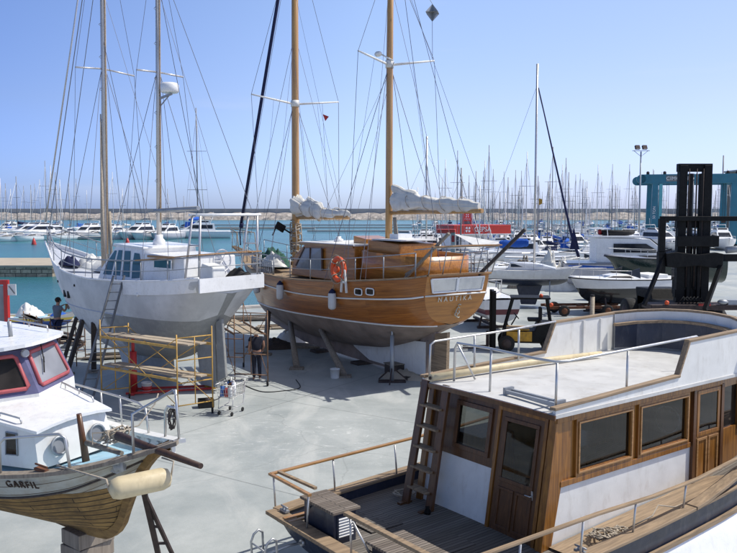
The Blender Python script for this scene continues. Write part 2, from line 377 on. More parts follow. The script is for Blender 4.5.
def ci(xs, ys, x):
    """smooth interpolation through stations"""
    n = len(xs)
    if x <= xs[0]: return ys[0]
    if x >= xs[-1]: return ys[-1]
    i = max(k for k in range(n-1) if xs[k] <= x)
    def sl(k):
        if k == 0: return (ys[1]-ys[0])/(xs[1]-xs[0])
        if k == n-1: return (ys[-1]-ys[-2])/(xs[-1]-xs[-2])
        a = (ys[k]-ys[k-1])/(xs[k]-xs[k-1]); b = (ys[k+1]-ys[k])/(xs[k+1]-xs[k])
        return 0 if a*b <= 0 else 2*a*b/(a+b)
    h = xs[i+1]-xs[i]; t = (x-xs[i])/h
    return (2*t**3-3*t*t+1)*ys[i]+(t**3-2*t*t+t)*h*sl(i)+(-2*t**3+3*t*t)*ys[i+1]+(t**3-t*t)*h*sl(i+1)
class Hull:
    """lines of a boat: for stations x (stern to bow): half beam, sheer height, bottom height, fullness, end rake"""
    def __init__(s, xs, hb, zd, zk, p, rk, r=None, re=1.0):
        s.re = re; s.xs = xs; s.d = dict(hb=hb, zd=zd, zk=zk, p=p, rk=rk, r=r or [.55]*len(xs))
    def q(s, k, x): return ci(s.xs, s.d[k], x)
    def pt(s, x, side, u, off=0):
        x = min(x, s.xs[-1])
        hb = s.q('hb', x)+off; zd = s.q('zd', x); zk = s.q('zk', x)
        y = hb*max(0, 1-u**s.q('p', x))**s.q('r', x)
        return V(x-s.q('rk', x)*u**s.re, side*y, zd+(zk-zd)*u)
    def pz(s, x, side, z, off=0):
        zd = s.q('zd', x); zk = s.q('zk', x); return s.pt(x, side, min(1, max(0, (zd-z)/(zd-zk))), off)
    def X(s, n): 
        a, b = s.xs[0], s.xs[-1]; return [a+(b-a)*i/n for i in range(n+1)]
    def shell(s, mb, n=40, k=14, m=0, u0=0, u1=1, off=0, transom_m=None):
        us = [u0+(u1-u0)*j/k for j in range(k+1)]
        for side in (1, -1):
            rows = []; uvs = []
            for x in s.X(n):
                r = [s.pt(x, side, u, off) for u in us]; rows.append(r)
                g = 0; uv = [(x, 0)]
                for a, b in zip(r, r[1:]): g += V(0, b.y-a.y, b.z-a.z).length; uv.append((x+side*.37, g))
                uvs.append(uv)
            mb.grid(rows, m, True, uvs, flip=side > 0)
        tp = [s.pt(s.xs[0], 1, u, off) for u in us]; tq = [s.pt(s.xs[0], -1, u, off) for u in us]
        tm = m if transom_m is None else transom_m
        rows = [[a, (a+b)/2, b] for a, b in zip(tp, tq)]
        mb.grid(rows, tm, False); return mb
    def sheer(s, side, n=40, x0=None, x1=None, u=0, off=0, dz=0):
        a = s.xs[0] if x0 is None else x0; b = s.xs[-1] if x1 is None else x1
        return [s.pt(a+(b-a)*i/n, side, u, off)+V(0, 0, dz) for i in range(n+1)]
    def band(s, z, side, n=40, x0=None, x1=None, off=.01):
        a = s.xs[0] if x0 is None else x0; b = s.xs[-1] if x1 is None else x1
        return [s.pz(x, side, z(x) if callable(z) else z, off) for x in [a+(b-a)*i/n for i in range(n+1)]]
    def deck(s, mb, drop=.25, inset=.05, n=40, m=0, x0=None, x1=None, camber=.05):
        a = s.xs[0] if x0 is None else x0; b = s.xs[-1] if x1 is None else x1; rows = []; uvs = []
        for i in range(n+1):
            x = a+(b-a)*i/n; z = s.q('zd', x)-drop; pp_ = s.pz(x, 1, z, -inset) if drop > 0 else s.pt(x, 1, 0, -inset); hb = max(.01, pp_.y)
            rows.append([V(pp_.x, hb*t, z+camber*(1-t*t)) for t in (-1, -.6, -.3, 0, .3, .6, 1)]); uvs.append([(x, hb*t) for t in (-1, -.6, -.3, 0, .3, .6, 1)])
        return mb.grid(rows, m, False, uvs)
    def bulwark(s, mb, drop=.25, inset=.05, n=40, m=0):
        for side in (1, -1):
            rows = []
            for x in s.X(n):
                hb = s.q('hb', x); z = s.q('zd', x); h2 = max(.01, hb-inset)
                l_ = s.pz(x, side, z-drop, -inset); rows.append([V(x, side*hb, z), V(x, side*h2, z), V(l_.x, side*max(.01, abs(l_.y)), z-drop)])
            mb.grid(rows, m, False)
        x = s.xs[0]; h = s.q('hb', x); z = s.q('zd', x); mb.box((x+.03, 0, z-drop/2), (.06, 2*h-.02, drop), m=m)
        return mb
def framed(mb, o, ux, uy, w, h, bw, t, nrm, m=0):
    """window frame of four rails; o = lower left corner, ux and uy directions"""
    o, ux, uy, nn = V(*o), V(*ux).normalized(), V(*uy).normalized(), V(*nrm).normalized()
    def b(a, c, wd): mb.bar(a, c, t, wd, up=tuple(uy if abs((c-a).normalized().dot(ux)) > .5 else ux), m=m)
    n2 = nn*t/2
    b(o+uy*bw/2+n2, o+ux*w+uy*bw/2+n2, bw); b(o+uy*(h-bw/2)+n2, o+ux*w+uy*(h-bw/2)+n2, bw)
    b(o+ux*bw/2+uy*bw+n2, o+ux*bw/2+uy*(h-bw)+n2, bw); b(o+ux*(w-bw/2)+uy*bw+n2, o+ux*(w-bw/2)+uy*(h-bw)+n2, bw)
def window(parent, o, ux, uy, w, h, bw, nrm, fm, gm, t=.03, name='window', rec=.006):
    f = MB(); framed(f, o, ux, uy, w, h, bw, t, nrm); fo = f.build(name, fm, parent, bev=.004)
    o, ux, uy, nn = V(*o), V(*ux).normalized(), V(*uy).normalized(), V(*nrm).normalized()
    g = MB(); a = o+ux*bw*.8+uy*bw*.8+nn*rec; W, H = w-bw*1.6, h-bw*1.6
    g.poly([a, a+ux*W, a+ux*W+uy*H, a+uy*H]); g.build('pane', gm, fo, fix=False); return fo
def pieces(name, mats, parent, mbs, **k): return [m_.build(name, mats, parent, **k) for m_ in mbs]
def heap(seed, rx, ry, h, rough=.35, n=22):
    """crumpled mound of cloth or net"""
    from mathutils import noise as mn
    rows = []
    for i in range(n+1):
        r_ = i/n; ring = []
        for j in range(33):
            a = (j % 32)/32*2*math.pi; e_ = 1+.25*mn.noise(V(math.cos(a)*1.3, math.sin(a)*1.3, seed*3.1))
            x, y = rx*r_*e_*math.cos(a), ry*r_*e_*math.sin(a)
            z = h*max(0, 1-r_**2.2)*(.75+.5*mn.noise(V(x*1.5, y*1.5, seed)))+h*rough*(1-r_*.7)*abs(mn.noise(V(x*5, y*5, seed*1.7)))*1.6*min(1, (1-r_)*4)
            ring.append((x, y, max(0, z)))
        rows.append(ring)
    return MB().grid(rows)
def coil(mb, c, r, turns, wob, rr=.012, seed=1, n=5, flat=.03):
    q = random.Random(seed); pts = []
    for i in range(int(turns*14)):
        a = i/14*2*math.pi; k = r*(.6+.4*q.random()); pts.append((c[0]+k*math.cos(a)+q.uniform(-wob, wob), c[1]+k*math.sin(a)+q.uniform(-wob, wob), c[2]+q.random()*flat+rr))
    return mb.tube(pts, rr, n)
def catenary(a, b, sag, n=10):
    a, b = V(*a), V(*b); return [a.lerp(b, i/n)-V(0, 0, sag*4*(i/n)*(1-i/n)) for i in range(n+1)]
def two_tone(H, line, parent, mats, n=44, n1=8, n2=8, name='hull'):
    h = MB()
    for side in (1, -1):
        for m_, top in ((0, True), (1, False)):
            rows = []; uvs = []
            for x in H.X(n):
                zl = min(H.q('zd', x)-.01, max(line(x), H.q('zk', x)+.01)); za = H.q('zd', x) if top else zl; zb = zl if top else H.q('zk', x); k = n1 if top else n2
                r = [H.pz(x, side, za+(zb-za)*j/k) for j in range(k+1)]; g = 0; uv = [(x, -r[0].z if False else 0)]
                for a, b in zip(r, r[1:]): g += V(0, b.y-a.y, b.z-a.z).length; uv.append((x+side*.3, g))
                rows.append(r); uvs.append(uv)
            h.grid(rows, m_, True, uvs)
    x = H.xs[0]; pr = [H.pt(x, 1, i/12) for i in range(13)]
    h.grid([[p, V(p.x, 0, p.z), V(p.x, -p.y, p.z)] for p in pr], 0, False)
    return h.build(name, mats, parent)
# ================================================================== SETTING
def concrete_mat():
    m, n, b = base('yard_concrete')
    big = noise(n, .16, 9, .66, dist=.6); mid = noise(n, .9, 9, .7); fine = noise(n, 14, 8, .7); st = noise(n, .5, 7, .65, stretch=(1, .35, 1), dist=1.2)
    cc = mix(n, ramp(n, big, (.34, 0), (.66, 1)), (.315, .345, .335), (.465, .485, .465))
    cc = mix(n, ramp(n, mid, (.42, .0), (.70, .5)), cc, (.25, .28, .272))
    cc = mix(n, ramp(n, st, (.52, 0), (.66, .65)), cc, (.52, .53, .50))
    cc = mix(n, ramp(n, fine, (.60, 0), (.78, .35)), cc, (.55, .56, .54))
    # sun sparkle on the wet ground, painted into the colour as white flecks
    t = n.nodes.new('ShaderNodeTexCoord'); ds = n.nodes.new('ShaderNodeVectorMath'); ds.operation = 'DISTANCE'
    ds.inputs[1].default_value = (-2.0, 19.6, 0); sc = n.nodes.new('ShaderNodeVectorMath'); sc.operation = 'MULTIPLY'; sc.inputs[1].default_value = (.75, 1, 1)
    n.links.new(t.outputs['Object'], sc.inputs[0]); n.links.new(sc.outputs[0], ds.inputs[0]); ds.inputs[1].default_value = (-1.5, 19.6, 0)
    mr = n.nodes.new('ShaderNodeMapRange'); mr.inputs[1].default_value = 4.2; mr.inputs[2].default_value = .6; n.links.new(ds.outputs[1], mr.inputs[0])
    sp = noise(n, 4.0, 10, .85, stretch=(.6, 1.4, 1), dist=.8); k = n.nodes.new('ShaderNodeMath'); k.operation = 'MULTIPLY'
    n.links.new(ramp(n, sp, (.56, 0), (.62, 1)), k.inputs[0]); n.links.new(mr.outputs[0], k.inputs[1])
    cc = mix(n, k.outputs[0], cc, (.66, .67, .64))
    rs = noise(n, 1.3, 9, .8, dist=.5); cc = mix(n, ramp(n, rs, (.68, 0), (.76, .3)), cc, (.26, .21, .17))
    # expansion joints
    br = n.nodes.new('ShaderNodeTexBrick'); mp = n.nodes.new('ShaderNodeMapping'); mp.inputs['Rotation'].default_value = (0, 0, R(34))
    n.links.new(t.outputs['Object'], mp.inputs[0]); n.links.new(mp.outputs[0], br.inputs[0])
    br.inputs['Scale'].default_value = 1; br.inputs['Brick Width'].default_value = 7.5; br.inputs['Row Height'].default_value = 6; br.offset = 0
    br.inputs['Mortar Size'].default_value = .018; br.inputs['Color1'].default_value = br.inputs['Color2'].default_value = (1, 1, 1, 1); br.inputs['Mortar'].default_value = (.62, .62, .62, 1)
    vo = n.nodes.new('ShaderNodeTexVoronoi'); vo.feature = 'DISTANCE_TO_EDGE'; vo.inputs['Scale'].default_value = .16; wv = n.nodes.new('ShaderNodeVectorMath'); wv.operation = 'ADD'; nn_ = n.nodes.new('ShaderNodeTexNoise'); nn_.inputs['Scale'].default_value = .7; nn_.inputs['Detail'].default_value = 7; n.links.new(t.outputs['Object'], nn_.inputs[0]); n.links.new(t.outputs['Object'], wv.inputs[0]); n.links.new(nn_.outputs[1], wv.inputs[1]); n.links.new(wv.outputs[0], vo.inputs[0])
    cc = mix(n, ramp(n, vo.outputs[0], (.0, .28), (.003, 0)), cc, (.14, .15, .145))
    oil = noise(n, .33, 9, .8, dist=.3); cc = mix(n, ramp(n, oil, (.66, 0), (.73, .6)), cc, (.15, .16, .155))
    cc = mix(n, 1.0, cc, br.outputs[0], 'MULTIPLY')
    n.links.new(cc, b.inputs['Base Color'])
    n.links.new(ramp(n, big, (.35, .38), (.6, .8)), b.inputs['Roughness'])
    bump(n, b, fine, .35, .012); return m
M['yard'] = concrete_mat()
def sea_mat():
    m, n, b = base('harbour_water')
    f = noise(n, .02, 6, .6, stretch=(1, 2.2, 1))
    n.links.new(mix(n, ramp(n, f, (.35, 0), (.65, 1)), (.028, .135, .165), (.04, .185, .205)), b.inputs['Base Color'])
    b.inputs['Roughness'].default_value = .22; b.inputs['IOR'].default_value = 1.33; b.inputs['Specular IOR Level'].default_value = .35
    t = noise(n, 1.1, 7, .7, stretch=(.55, 1, 1)); bump(n, b, t, .9, .25); return m
M['sea'] = sea_mat()

YE = [(-90, -30), (-90, 30), (-24, 37.2), (-16.8, 39.3), (-6.9, 46.3), (4, 52), (7, 84), (26, 92), (38, 118), (44, 152), (320, 152), (320, -30)]
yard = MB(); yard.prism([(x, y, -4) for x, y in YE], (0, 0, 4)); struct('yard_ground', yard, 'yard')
s = MB(); xs = [-9000, -2500, -700, -150, 0, 150, 700, 2500, 9000]; ys = [-60, 60, 200, 700, 2500, 14000]
s.grid([[(x, y, -1.2) for x in xs] for y in ys], sm=False); struct('sea', s, 'sea')
# quay coping stones along the yard edge
q = MB()
for a, b in zip(YE[2:8], YE[3:9]): q.bar((*a, .075), (*b, .075), .45, .15)
tag(q.build('quay_coping', 'wallconc', bev=.02), kind='structure')
# old stone mole at the left
def stone_mat():
    m, n, b = base('mole_stone'); t = n.nodes.new('ShaderNodeTexCoord'); br = n.nodes.new('ShaderNodeTexBrick')
    mp = n.nodes.new('ShaderNodeMapping'); mp.inputs['Rotation'].default_value = (R(90), 0, 0)
    n.links.new(t.outputs['Object'], mp.inputs[0]); n.links.new(mp.outputs[0], br.inputs[0])
    br.inputs['Scale'].default_value = 1; br.inputs['Brick Width'].default_value = 1.1; br.inputs['Row Height'].default_value = .42; br.inputs['Mortar Size'].default_value = .04
    br.inputs['Color1'].default_value = (.62, .50, .35, 1); br.inputs['Color2'].default_value = (.34, .28, .2, 1); br.inputs['Mortar'].default_value = (.10, .09, .07, 1)
    f = noise(n, 2.2, 8, .75); cc = mix(n, ramp(n, f, (.45, 0), (.65, .7)), br.outputs[0], (.16, .13, .09))
    n.links.new(cc, b.inputs['Base Color']); b.inputs['Roughness'].default_value = .9; bump(n, b, f, .8, .1); return m
M['stone'] = stone_mat(); M['moletop'] = pm('mole_paving', (.46, .40, .31), .9, var=.2, scale=.6)
mo = MB(); mo.box((-93, 90, -2.2), (120, 13.5, 4)); mo.box((-93, 90, -.1), (120.2, 13.7, .2), m=1); struct('stone_mole', mo, ['stone', 'moletop'])
# breakwater: rock slope with a parapet wall
bw = MB(); rq = random.Random(3); rows = []
for j, (dy, z) in enumerate(((0, -1.6), (3, .2), (7, 1.6), (11, 2.8), (16, 3.9), (22, 4.2))):
    rows.append([(-1100+i*5+rq.uniform(-1.6, 1.6), 640+dy+rq.uniform(-1.5, 1.5), z+rq.uniform(-.9, .9)) for i in range(441)])
bw.grid(rows, sm=False); bw.box((0, 668, 3.4), (2200, 6, 9.0), m=1)
struct('breakwater', bw, ['gravel', 'wallconc'])
# marina pontoons
PONT = [(132, 44, 150), (172, 8, 175), (214, 10, 200), (262, -20, 260), (318, -60, 300), (380, -80, 330)]
pt = MB()
for y, x0, x1 in PONT: pt.box(((x0+x1)/2, y, -.75), (x1-x0, 2.4, .5))
for y, x0, x1 in ((196, -200, -62), (246, -260, -36), (300, -300, -20)): pt.box(((x0+x1)/2, y, -.75), (x1-x0, 2.6, .5))
pt.box((18, 122, -2), (36, 14, 3.6)); struct('pontoons', pt, 'wallconc')

# ================================================================== TRAWLER (near right)
T = thing('motor_trawler', 'wooden motor trawler with teak deckhouse, white flat cabin roof and slatted aft deck, bottom right', 'boat', (1.955, 12.515, 0), math.atan2(.6, .8))
th = Hull([-2.75, -2, 0, 3, 6, 8, 9.2, 9.7], [1.98, 2.1, 2.2, 2.22, 2.0, 1.3, .5, .05], [.80, .80, .84, 1.0, 1.32, 1.62, 1.85, 1.95],
          [.10, .06, .03, .03, .03, .05, .12, .2], [5, 5, 5, 5, 4, 2.2, 1.6, 1.5], [-.35, -.2, 0, 0, 0, .4, 1.0, 1.4], [.45]*8)
OFF = V(0, .08, 0)
M['hull_low'] = pm('white_lower_hull', (.62, .66, .64), .4, var=.12, dirt=(.35, .36, .33), dirt_amt=.5)
M['trawl_hull'] = zband('dark_navy_topsides', [(-9, (.32, .40, .36)), (.36, (.024, .03, .045))], .4, .2, dirt=(.12, .12, .12), dirt_amt=.5)
ho = two_tone(th, lambda x: th.q('zd', x)-.37, T, ['navy', 'hull_low'], 36, 4, 8); ho.location = OFF
h = MB(); th.bulwark(h, .16, .14, 36); h.build('bulwark_lining', 'navy', ho)
d = MB(); th.deck(d, .16, .12, 30); do = d.build('deck', 'deck', ho)
# low white sheer band and rubbing strake
for side in (1, -1):
    r = MB(); r.strip(th.sheer(side, 40, x0=-2.75, x1=9.6, off=-.05, dz=.025), .24, .05); r.build('cap_rail', 'weather', ho, bev=.01)
    if side < 0:
        r = MB(); r.strip([p+V(.0, -.03, 0) for p in th.band(lambda x: th.q('zd', x)-.36, side, 40, x0=-2.6, x1=9.5, off=.02)], .05, .07); r.build('rubbing_strake', 'weather', ho)
r = MB(); r.bar((-2.80, 2.02, .81), (-2.80, -1.98, .81), .26, .06, up=(0, 0, 1)); r.build('transom_cap', 'weather', ho, bev=.01)
r = MB()
for y in (1.25, .55): r.lathe((-2.72, y, .52), [(.055, -.03), (.06, 0), (.05, .03)], 12, (-1, 0, 0)); r.tube([(-2.7, y, .52), (-2.95, y+.03, .52), (-3.25, y+.12, .44), (-3.45, y+.2, .30)], .022, 8)
r.build('platform_bracket', 'steel', ho)
f = MB(); xs2 = [-.5+.35*i for i in range(24)]
f.grid([[th.pz(x, -1, th.q('zd', x)-.40, .03) for x in xs2], [th.pz(x, -1, th.q('zd', x)-.52, .16) for x in xs2], [th.pz(x, -1, th.q('zd', x)-.62, .30)+V(0, 0, -.1) for x in xs2], [V(x, -th.q('hb', x)-.28, .04) for x in xs2]], sm=True); f.build('white_topside', 'white', ho)
# stern boarding ladder
r = MB()
for y in (1.62, 1.2): r.tube([(-3.42, y, .02), (-3.45, y, .62), (-3.42, y-.03, .74), (-3.35, y-.05, .80), (-3.27, y-.03, .74), (-3.25, y, .60), (-3.22, y, .02)], .018, 8)
for z in (.15, .38, .6): r.tube([(-3.44, 1.62, z), (-3.44, 1.2, z)], .014, 6)
r.build('boarding_ladder', 'steel', T)

ZD = .66; ZR = 2.7
def ax(z): return -.32*(ZR-z)/(ZR-ZD)          # the raked aft wall
def sheet(fn, u0, u1, v0, v1, holes, nrm, t):
    """wall of two skins with rectangular openings; fn maps (u, v) to the wall plane"""
    f = MB(); us = sorted({u0, u1, *[h[0] for h in holes], *[h[1] for h in holes]}); vs = sorted({v0, v1, *[h[2] for h in holes], *[h[3] for h in holes]}); nn = V(*nrm)
    for off in (V(0, 0, 0), nn*-t):
        for a, b in zip(us, us[1:]):
            for c, d in zip(vs, vs[1:]):
                if any(h[0] <= a and b <= h[1] and h[2] <= c and d <= h[3] for h in holes): continue
                f.poly([fn(a, c)+off, fn(b, c)+off, fn(b, d)+off, fn(a, d)+off])
    for h in holes:
        q_ = [fn(h[0], h[2]), fn(h[1], h[2]), fn(h[1], h[3]), fn(h[0], h[3])]
        for i in range(4): j = (i+1) % 4; f.poly([q_[i], q_[j], q_[j]-nn*t, q_[i]-nn*t])
    return f
for sy in (1, -1):
    f = MB(); f.prism([(ax(ZD), sy*1.36, ZD), (ax(1.62), sy*1.36, 1.62), (4.3, sy*1.36, 1.62), (4.3, sy*1.36, ZD)], (0, -sy*.06, 0)); f.build('deckhouse_lower_wall', 'white_old', T)
    sheet(lambda u, v: V(u, sy*1.352, v), .0, 4.3, 1.62, 2.66, [(.44, 1.70, 1.74, 2.46), (1.98, 3.28, 1.74, 2.46), (3.64, 4.24, 1.78, 2.46)], (0, sy, 0), .05).build('deckhouse_upper_wall', 'oak', T, fix=False)
f = MB(); f.box((2.1, 0, .80), (4.7, 2.6, .05)); f.build('cabin_floor', 'teakd', T)
f = MB(); f.box((2.5, .95, 1.05), (2.2, .55, .5)); f.box((2.5, 1.2, 1.45), (2.2, .12, .5)); f.build('bench', 'cream', T, bev=.03)
f = MB(); f.box((2.3, .15, 1.52), (1.2, .7, .05)); f.bar((2.3, .15, .82), (2.3, .15, 1.5), .1); f.build('cabin_table', 'oak', T)
f = MB(); f.box((.75, .9, 1.3), (.8, .7, 1.0)); f.build('galley_unit', 'oak', T, bev=.02); f = MB(); f.box((4.45, -.5, 1.35), (.5, .9, 1.05)); f.build('helm_console', 'teakd', T); f = MB(); f.tube([(4.12, -.5+.25*math.cos(a_), 1.75+.25*math.sin(a_)) for a_ in [i/16*2*math.pi for i in range(16)]], .018, 6, closed=True); f.build('steering_wheel', 'steel', T)
f = MB(); f.box((1.1, -.6, 1.35), (.5, .5, .55), (0, 0, .3)); f.box((1.15, -.55, 1.72), (.3, .35, .22), (0, .2, .8)); f.build('stowed_boxes', 'plank', T)
# raked corner posts
for sy in (1, -1):
    cp = MB()
    cp.prism([(ax(ZD)-.03, sy*1.385, ZD), (ax(2.66)-.03, sy*1.385, 2.66), (ax(2.66)+.30, sy*1.385, 2.66), (ax(ZD)+.16, sy*1.385, ZD)], (0, -sy*.06, 0))
    cp.bar((ax(ZD)-.04, sy*1.33, ZD), (ax(2.66)-.04, sy*1.33, 2.66), .06, .13, up=(0, 1, 0))
    cp.build('corner_post', 'oak', T, bev=.006)
# aft wall: dark varnish panelling
aw = MB(); n_ = V(-1, 0, -.157).normalized()
def A(y, z, off=.0): return V(ax(z), y, z)+n_*off
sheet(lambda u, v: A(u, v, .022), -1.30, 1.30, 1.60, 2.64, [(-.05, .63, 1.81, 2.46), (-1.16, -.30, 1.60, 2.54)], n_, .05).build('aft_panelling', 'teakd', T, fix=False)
al = MB(); al.prism([A(1.30, ZD, .0), A(1.30, 1.6, .0), A(-.22, 1.6, .0), A(-.22, ZD, .0)], tuple(n_*.015)); al.build('aft_lower_panel', 'white_old', T)
ay = V(-.157, 0, -1)*-1; ay.normalize()
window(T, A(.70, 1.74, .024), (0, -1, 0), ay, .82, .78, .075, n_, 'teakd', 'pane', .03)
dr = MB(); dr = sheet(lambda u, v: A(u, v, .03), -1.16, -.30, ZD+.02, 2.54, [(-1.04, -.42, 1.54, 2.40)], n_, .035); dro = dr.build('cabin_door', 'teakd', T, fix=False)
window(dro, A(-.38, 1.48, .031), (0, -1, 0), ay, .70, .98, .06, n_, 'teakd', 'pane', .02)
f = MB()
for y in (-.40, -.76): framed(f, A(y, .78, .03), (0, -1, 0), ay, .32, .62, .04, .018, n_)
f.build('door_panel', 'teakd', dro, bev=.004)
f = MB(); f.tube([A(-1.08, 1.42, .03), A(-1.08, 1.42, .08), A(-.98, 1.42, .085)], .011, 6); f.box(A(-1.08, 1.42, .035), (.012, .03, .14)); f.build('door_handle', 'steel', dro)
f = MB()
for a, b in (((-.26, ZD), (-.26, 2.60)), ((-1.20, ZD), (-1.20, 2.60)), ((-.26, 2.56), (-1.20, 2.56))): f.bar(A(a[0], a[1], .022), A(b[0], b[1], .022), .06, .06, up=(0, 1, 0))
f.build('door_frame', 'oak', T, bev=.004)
# starboard windows in the upper wall (and mirrored port ones)
for sy in (-1, 1):
    for x0, w_ in ((.36, 1.42), (1.90, 1.46)):
        window(T, (x0, sy*1.352, 1.66), (1, 0, 0), (.0, 0, 1), w_, .88, .085, (0, sy, 0), 'oak', 'pane', .045)
        f = MB(); framed(f, (x0+.045, sy*1.386, 1.705), (1, 0, 0), (.0, 0, 1), w_-.09, .79, .028, .03, (0, sy, 0)); f.build('window_bead', 'oakh', T, bev=.004)
    f = MB(); f.bar((.02, sy*1.372, 1.615), (3.42, sy*1.372, 1.615), .05, .09, up=(0, 0, 1)); f.build('wall_trim', 'oak', T, bev=.008)
    f = MB(); f.bar((-.10, sy*1.385, 2.60), (4.35, sy*1.385, 2.60), .07, .11); f.build('fascia_board', 'oak', T, bev=.008)
    dr = sheet(lambda u, v: V(u, sy*1.392, v), 3.54, 4.34, .86, 2.58, [(3.63, 4.25, 1.77, 2.47)], (0, sy, 0), .045); d2 = dr.build('side_door', 'oak', T, fix=False)
    window(d2, (3.58, sy*1.392, 1.72), (1, 0, 0), (0, 0, 1), .72, .80, .07, (0, sy, 0), 'oak', 'pane', .02)
    f = MB()
    for x in (3.60, 3.96): framed(f, (x, sy*1.392, .92), (1, 0, 0), (0, 0, 1), .32, .76, .045, .02, (0, sy, 0))
    f.build('door_panel', 'oakh', d2, bev=.004)
    f = MB()
    for x in (3.50, 4.38): f.bar((x, sy*1.385, .84), (x, sy*1.385, 2.55), .07, .09, up=(1, 0, 0))
    f.build('door_post', 'teakd', T, bev=.004)
    f = MB()                                                        # drips of rust under the trim
# wheelhouse front part
wh = MB(); P0 = [(4.30, 1.35), (5.15, 1.30), (5.55, .8), (5.62, 0), (5.55, -.8), (5.15, -1.30), (4.30, -1.35)]
wh.prism([(x, y, .9) for x, y in P0], (0, 0, .78)); wh.prism([(x, y, 2.45) for x, y in P0], (0, 0, .22)); wh.build('wheelhouse', 'oak', T)
wg = MB(); wg.prism([(x*.985+.04, y*.97, 1.6) for x, y in P0], (0, 0, .9)); wg.build('wheelhouse_glazing', 'glass', T)
pieces('wheelhouse_mullion', 'oak', T, [MB().bar((x, y, 1.6), (x, y, 2.5), .09) for x, y in P0[1:-1]])
# roof deck with a crown
rf = MB(); rows = []
RX = [-.20, 0, 1, 2, 3, 4, 5, 5.6, 5.95]
for x in RX:
    hw = 1.47 if x <= 5 else (1.3 if x < 5.8 else .8)
    rows.append([V(x-(.10*(1-(t)**2) if x < -.1 else 0), hw*t, 2.70+.05*(1-t*t)) for t in (-1, -.7, -.35, 0, .35, .7, 1)])
rf.grid(rows, sm=False); low = [[p-V(0, 0, .055) for p in r] for r in rows]; rf.grid(low, sm=False)
for a, b in ((rows[0], low[0]), (rows[-1], low[-1]), ([r[0] for r in rows], [r[0] for r in low]), ([r[-1] for r in rows], [r[-1] for r in low])): rf.grid([a, b], sm=False)
rfo = rf.build('cabin_roof', 'white_deck', T)
f = MB(); f.strip([r+V(-.012, 0, -.045) for r in rows[0]], .03, .07); f.build('roof_edge_trim', 'teakd', T)
# flybridge coaming with wooden cap
def side_profile(x):
    return 2.70+(.055 if x < 0 else .055+.10*x/2.9) if x <= 2.9 else (2.855+(x-2.9)/.28*.56 if x < 3.18 else 3.415+.02*(x-3.18))
CX_ = [-.18, .8, 1.8, 2.9, 3.18, 4.2, 5.1]
fc = MB(); caps = MB(); capsl = MB()
for sy in (1, -1):
    oy = 1.45 if sy < 0 else 1.47
    outer = [(x, sy*oy, side_profile(x)) for x in CX_]
    fc.prism([(-.18, sy*oy, 2.66)]+outer+[(5.1, sy*oy, 2.66)], (0, -sy*.06, 0))
    caps.bar((-.22, sy*(oy-.03), side_profile(-.2)+.03), (2.93, sy*(oy-.03), side_profile(2.9)+.025), .11, .045)
    caps.bar((2.89, sy*(oy-.03), side_profile(2.9)+.0), (3.20, sy*(oy-.03), 3.45), .10, .045)
    caps.bar((3.16, sy*(oy-.03), 3.436), (5.12, sy*(oy-.03), 3.475), .10, .045)
arc = [V(5.1, 1.44, 3.453), V(5.55, 1.20, 3.49), V(5.85, .75, 3.53), V(5.97, .25, 3.55), V(5.97, -.25, 3.55), V(5.85, -.75, 3.53), V(5.55, -1.20, 3.49), V(5.1, -1.42, 3.453)]
fc.grid([arc, [V(p.x, p.y, 2.68) for p in arc]], sm=False); inn = [V(p.x-.06, p.y*.96, p.z) for p in arc]
fc.grid([inn, [V(p.x, p.y, 2.70) for p in inn]], sm=False)
fc.build('flybridge_coaming', 'white_old', T)
caps.strip([p+V(-.03, 0, .025) for p in arc], .10, .045); caps.build('coaming_cap', 'weather', T, bev=.008)
f = MB(); f.strip([V(p.x-.16, p.y*.90, p.z-.20) for p in arc], .12, .05); f.grid([[V(p.x-.17, p.y*.89, p.z-.22) for p in arc], [V(p.x-.19, p.y*.88, 2.78) for p in arc]], sm=False, m=1)
f.build('dash_shelf', ['weather', 'navy'], T)
pieces('coaming_rib', 'white_old', T, [MB().bar((4.05, 1.40, 2.76), (4.05, 1.40, 3.4), .06), MB().bar((4.6, 1.40, 2.76), (4.6, 1.40, 3.4), .05)])
# roof rails
f = MB(); t_ = .019
f.tube([(-.12, 1.36, 2.72), (-.10, 1.36, 3.33), (0.0, 1.36, 3.38), (1.8, 1.36, 3.41), (3.15, 1.37, 3.46)], t_, 8)
for x in (.95, 2.1): f.tube([(x, 1.36, 2.78), (x, 1.36, 3.39)], t_, 8)
f.tube([(.1, .98, 2.74), (.12, .98, 3.30), (.10, .90, 3.40), (.02, .1, 3.43), (-.02, -.9, 3.42), (.02, -1.26, 3.42), (.2, -1.34, 3.42), (3.55, -1.36, 3.47), (3.6, -1.36, 3.44)], t_+.003, 8)
for x, y in ((-.02, .02), (-.06, -1.34), (1.6, -1.36)): f.tube([(x, y, 2.74), (x+.02, y, 3.42)], t_, 8)
f.tube([(.12, .92, 3.38), (.42, .80, 2.76)], t_*.9, 8); f.build('roof_rail', 'steel', T)
# small aluminium gangway bracket on the roof edge
f = MB(); f.bar((.02, -.28, 2.80), (.02, -1.30, 2.79), .05, .05); f.bar((.16, -.28, 2.80), (.16, -1.30, 2.79), .05, .05); f.box((.09, -.28, 2.81), (.2, .05, .1)); f.box((.09, -1.30, 2.80), (.2, .05, .1)); f.build('gangway_bracket', 'galv', T)
# ladder on the aft wall
for y in (1.33, .80):
    f = MB(); f.bar((-.66 if y > 1 else -.60, y, ZD+.02), (-.22, y, 2.74), .06, .16, up=(0, 1, 0)); f.box((-.68, y, ZD+.04), (.26, .09, .05))
    f.build('ladder_side', 'teakd', T, bev=.006)
pieces('ladder_step', 'weather', T, [MB().box((-.63+.21*((.98+k*.34)-ZD)/1.05, 1.065, .98+k*.34), (.17, .50, .035)) for k in range(5)], bev=.004)
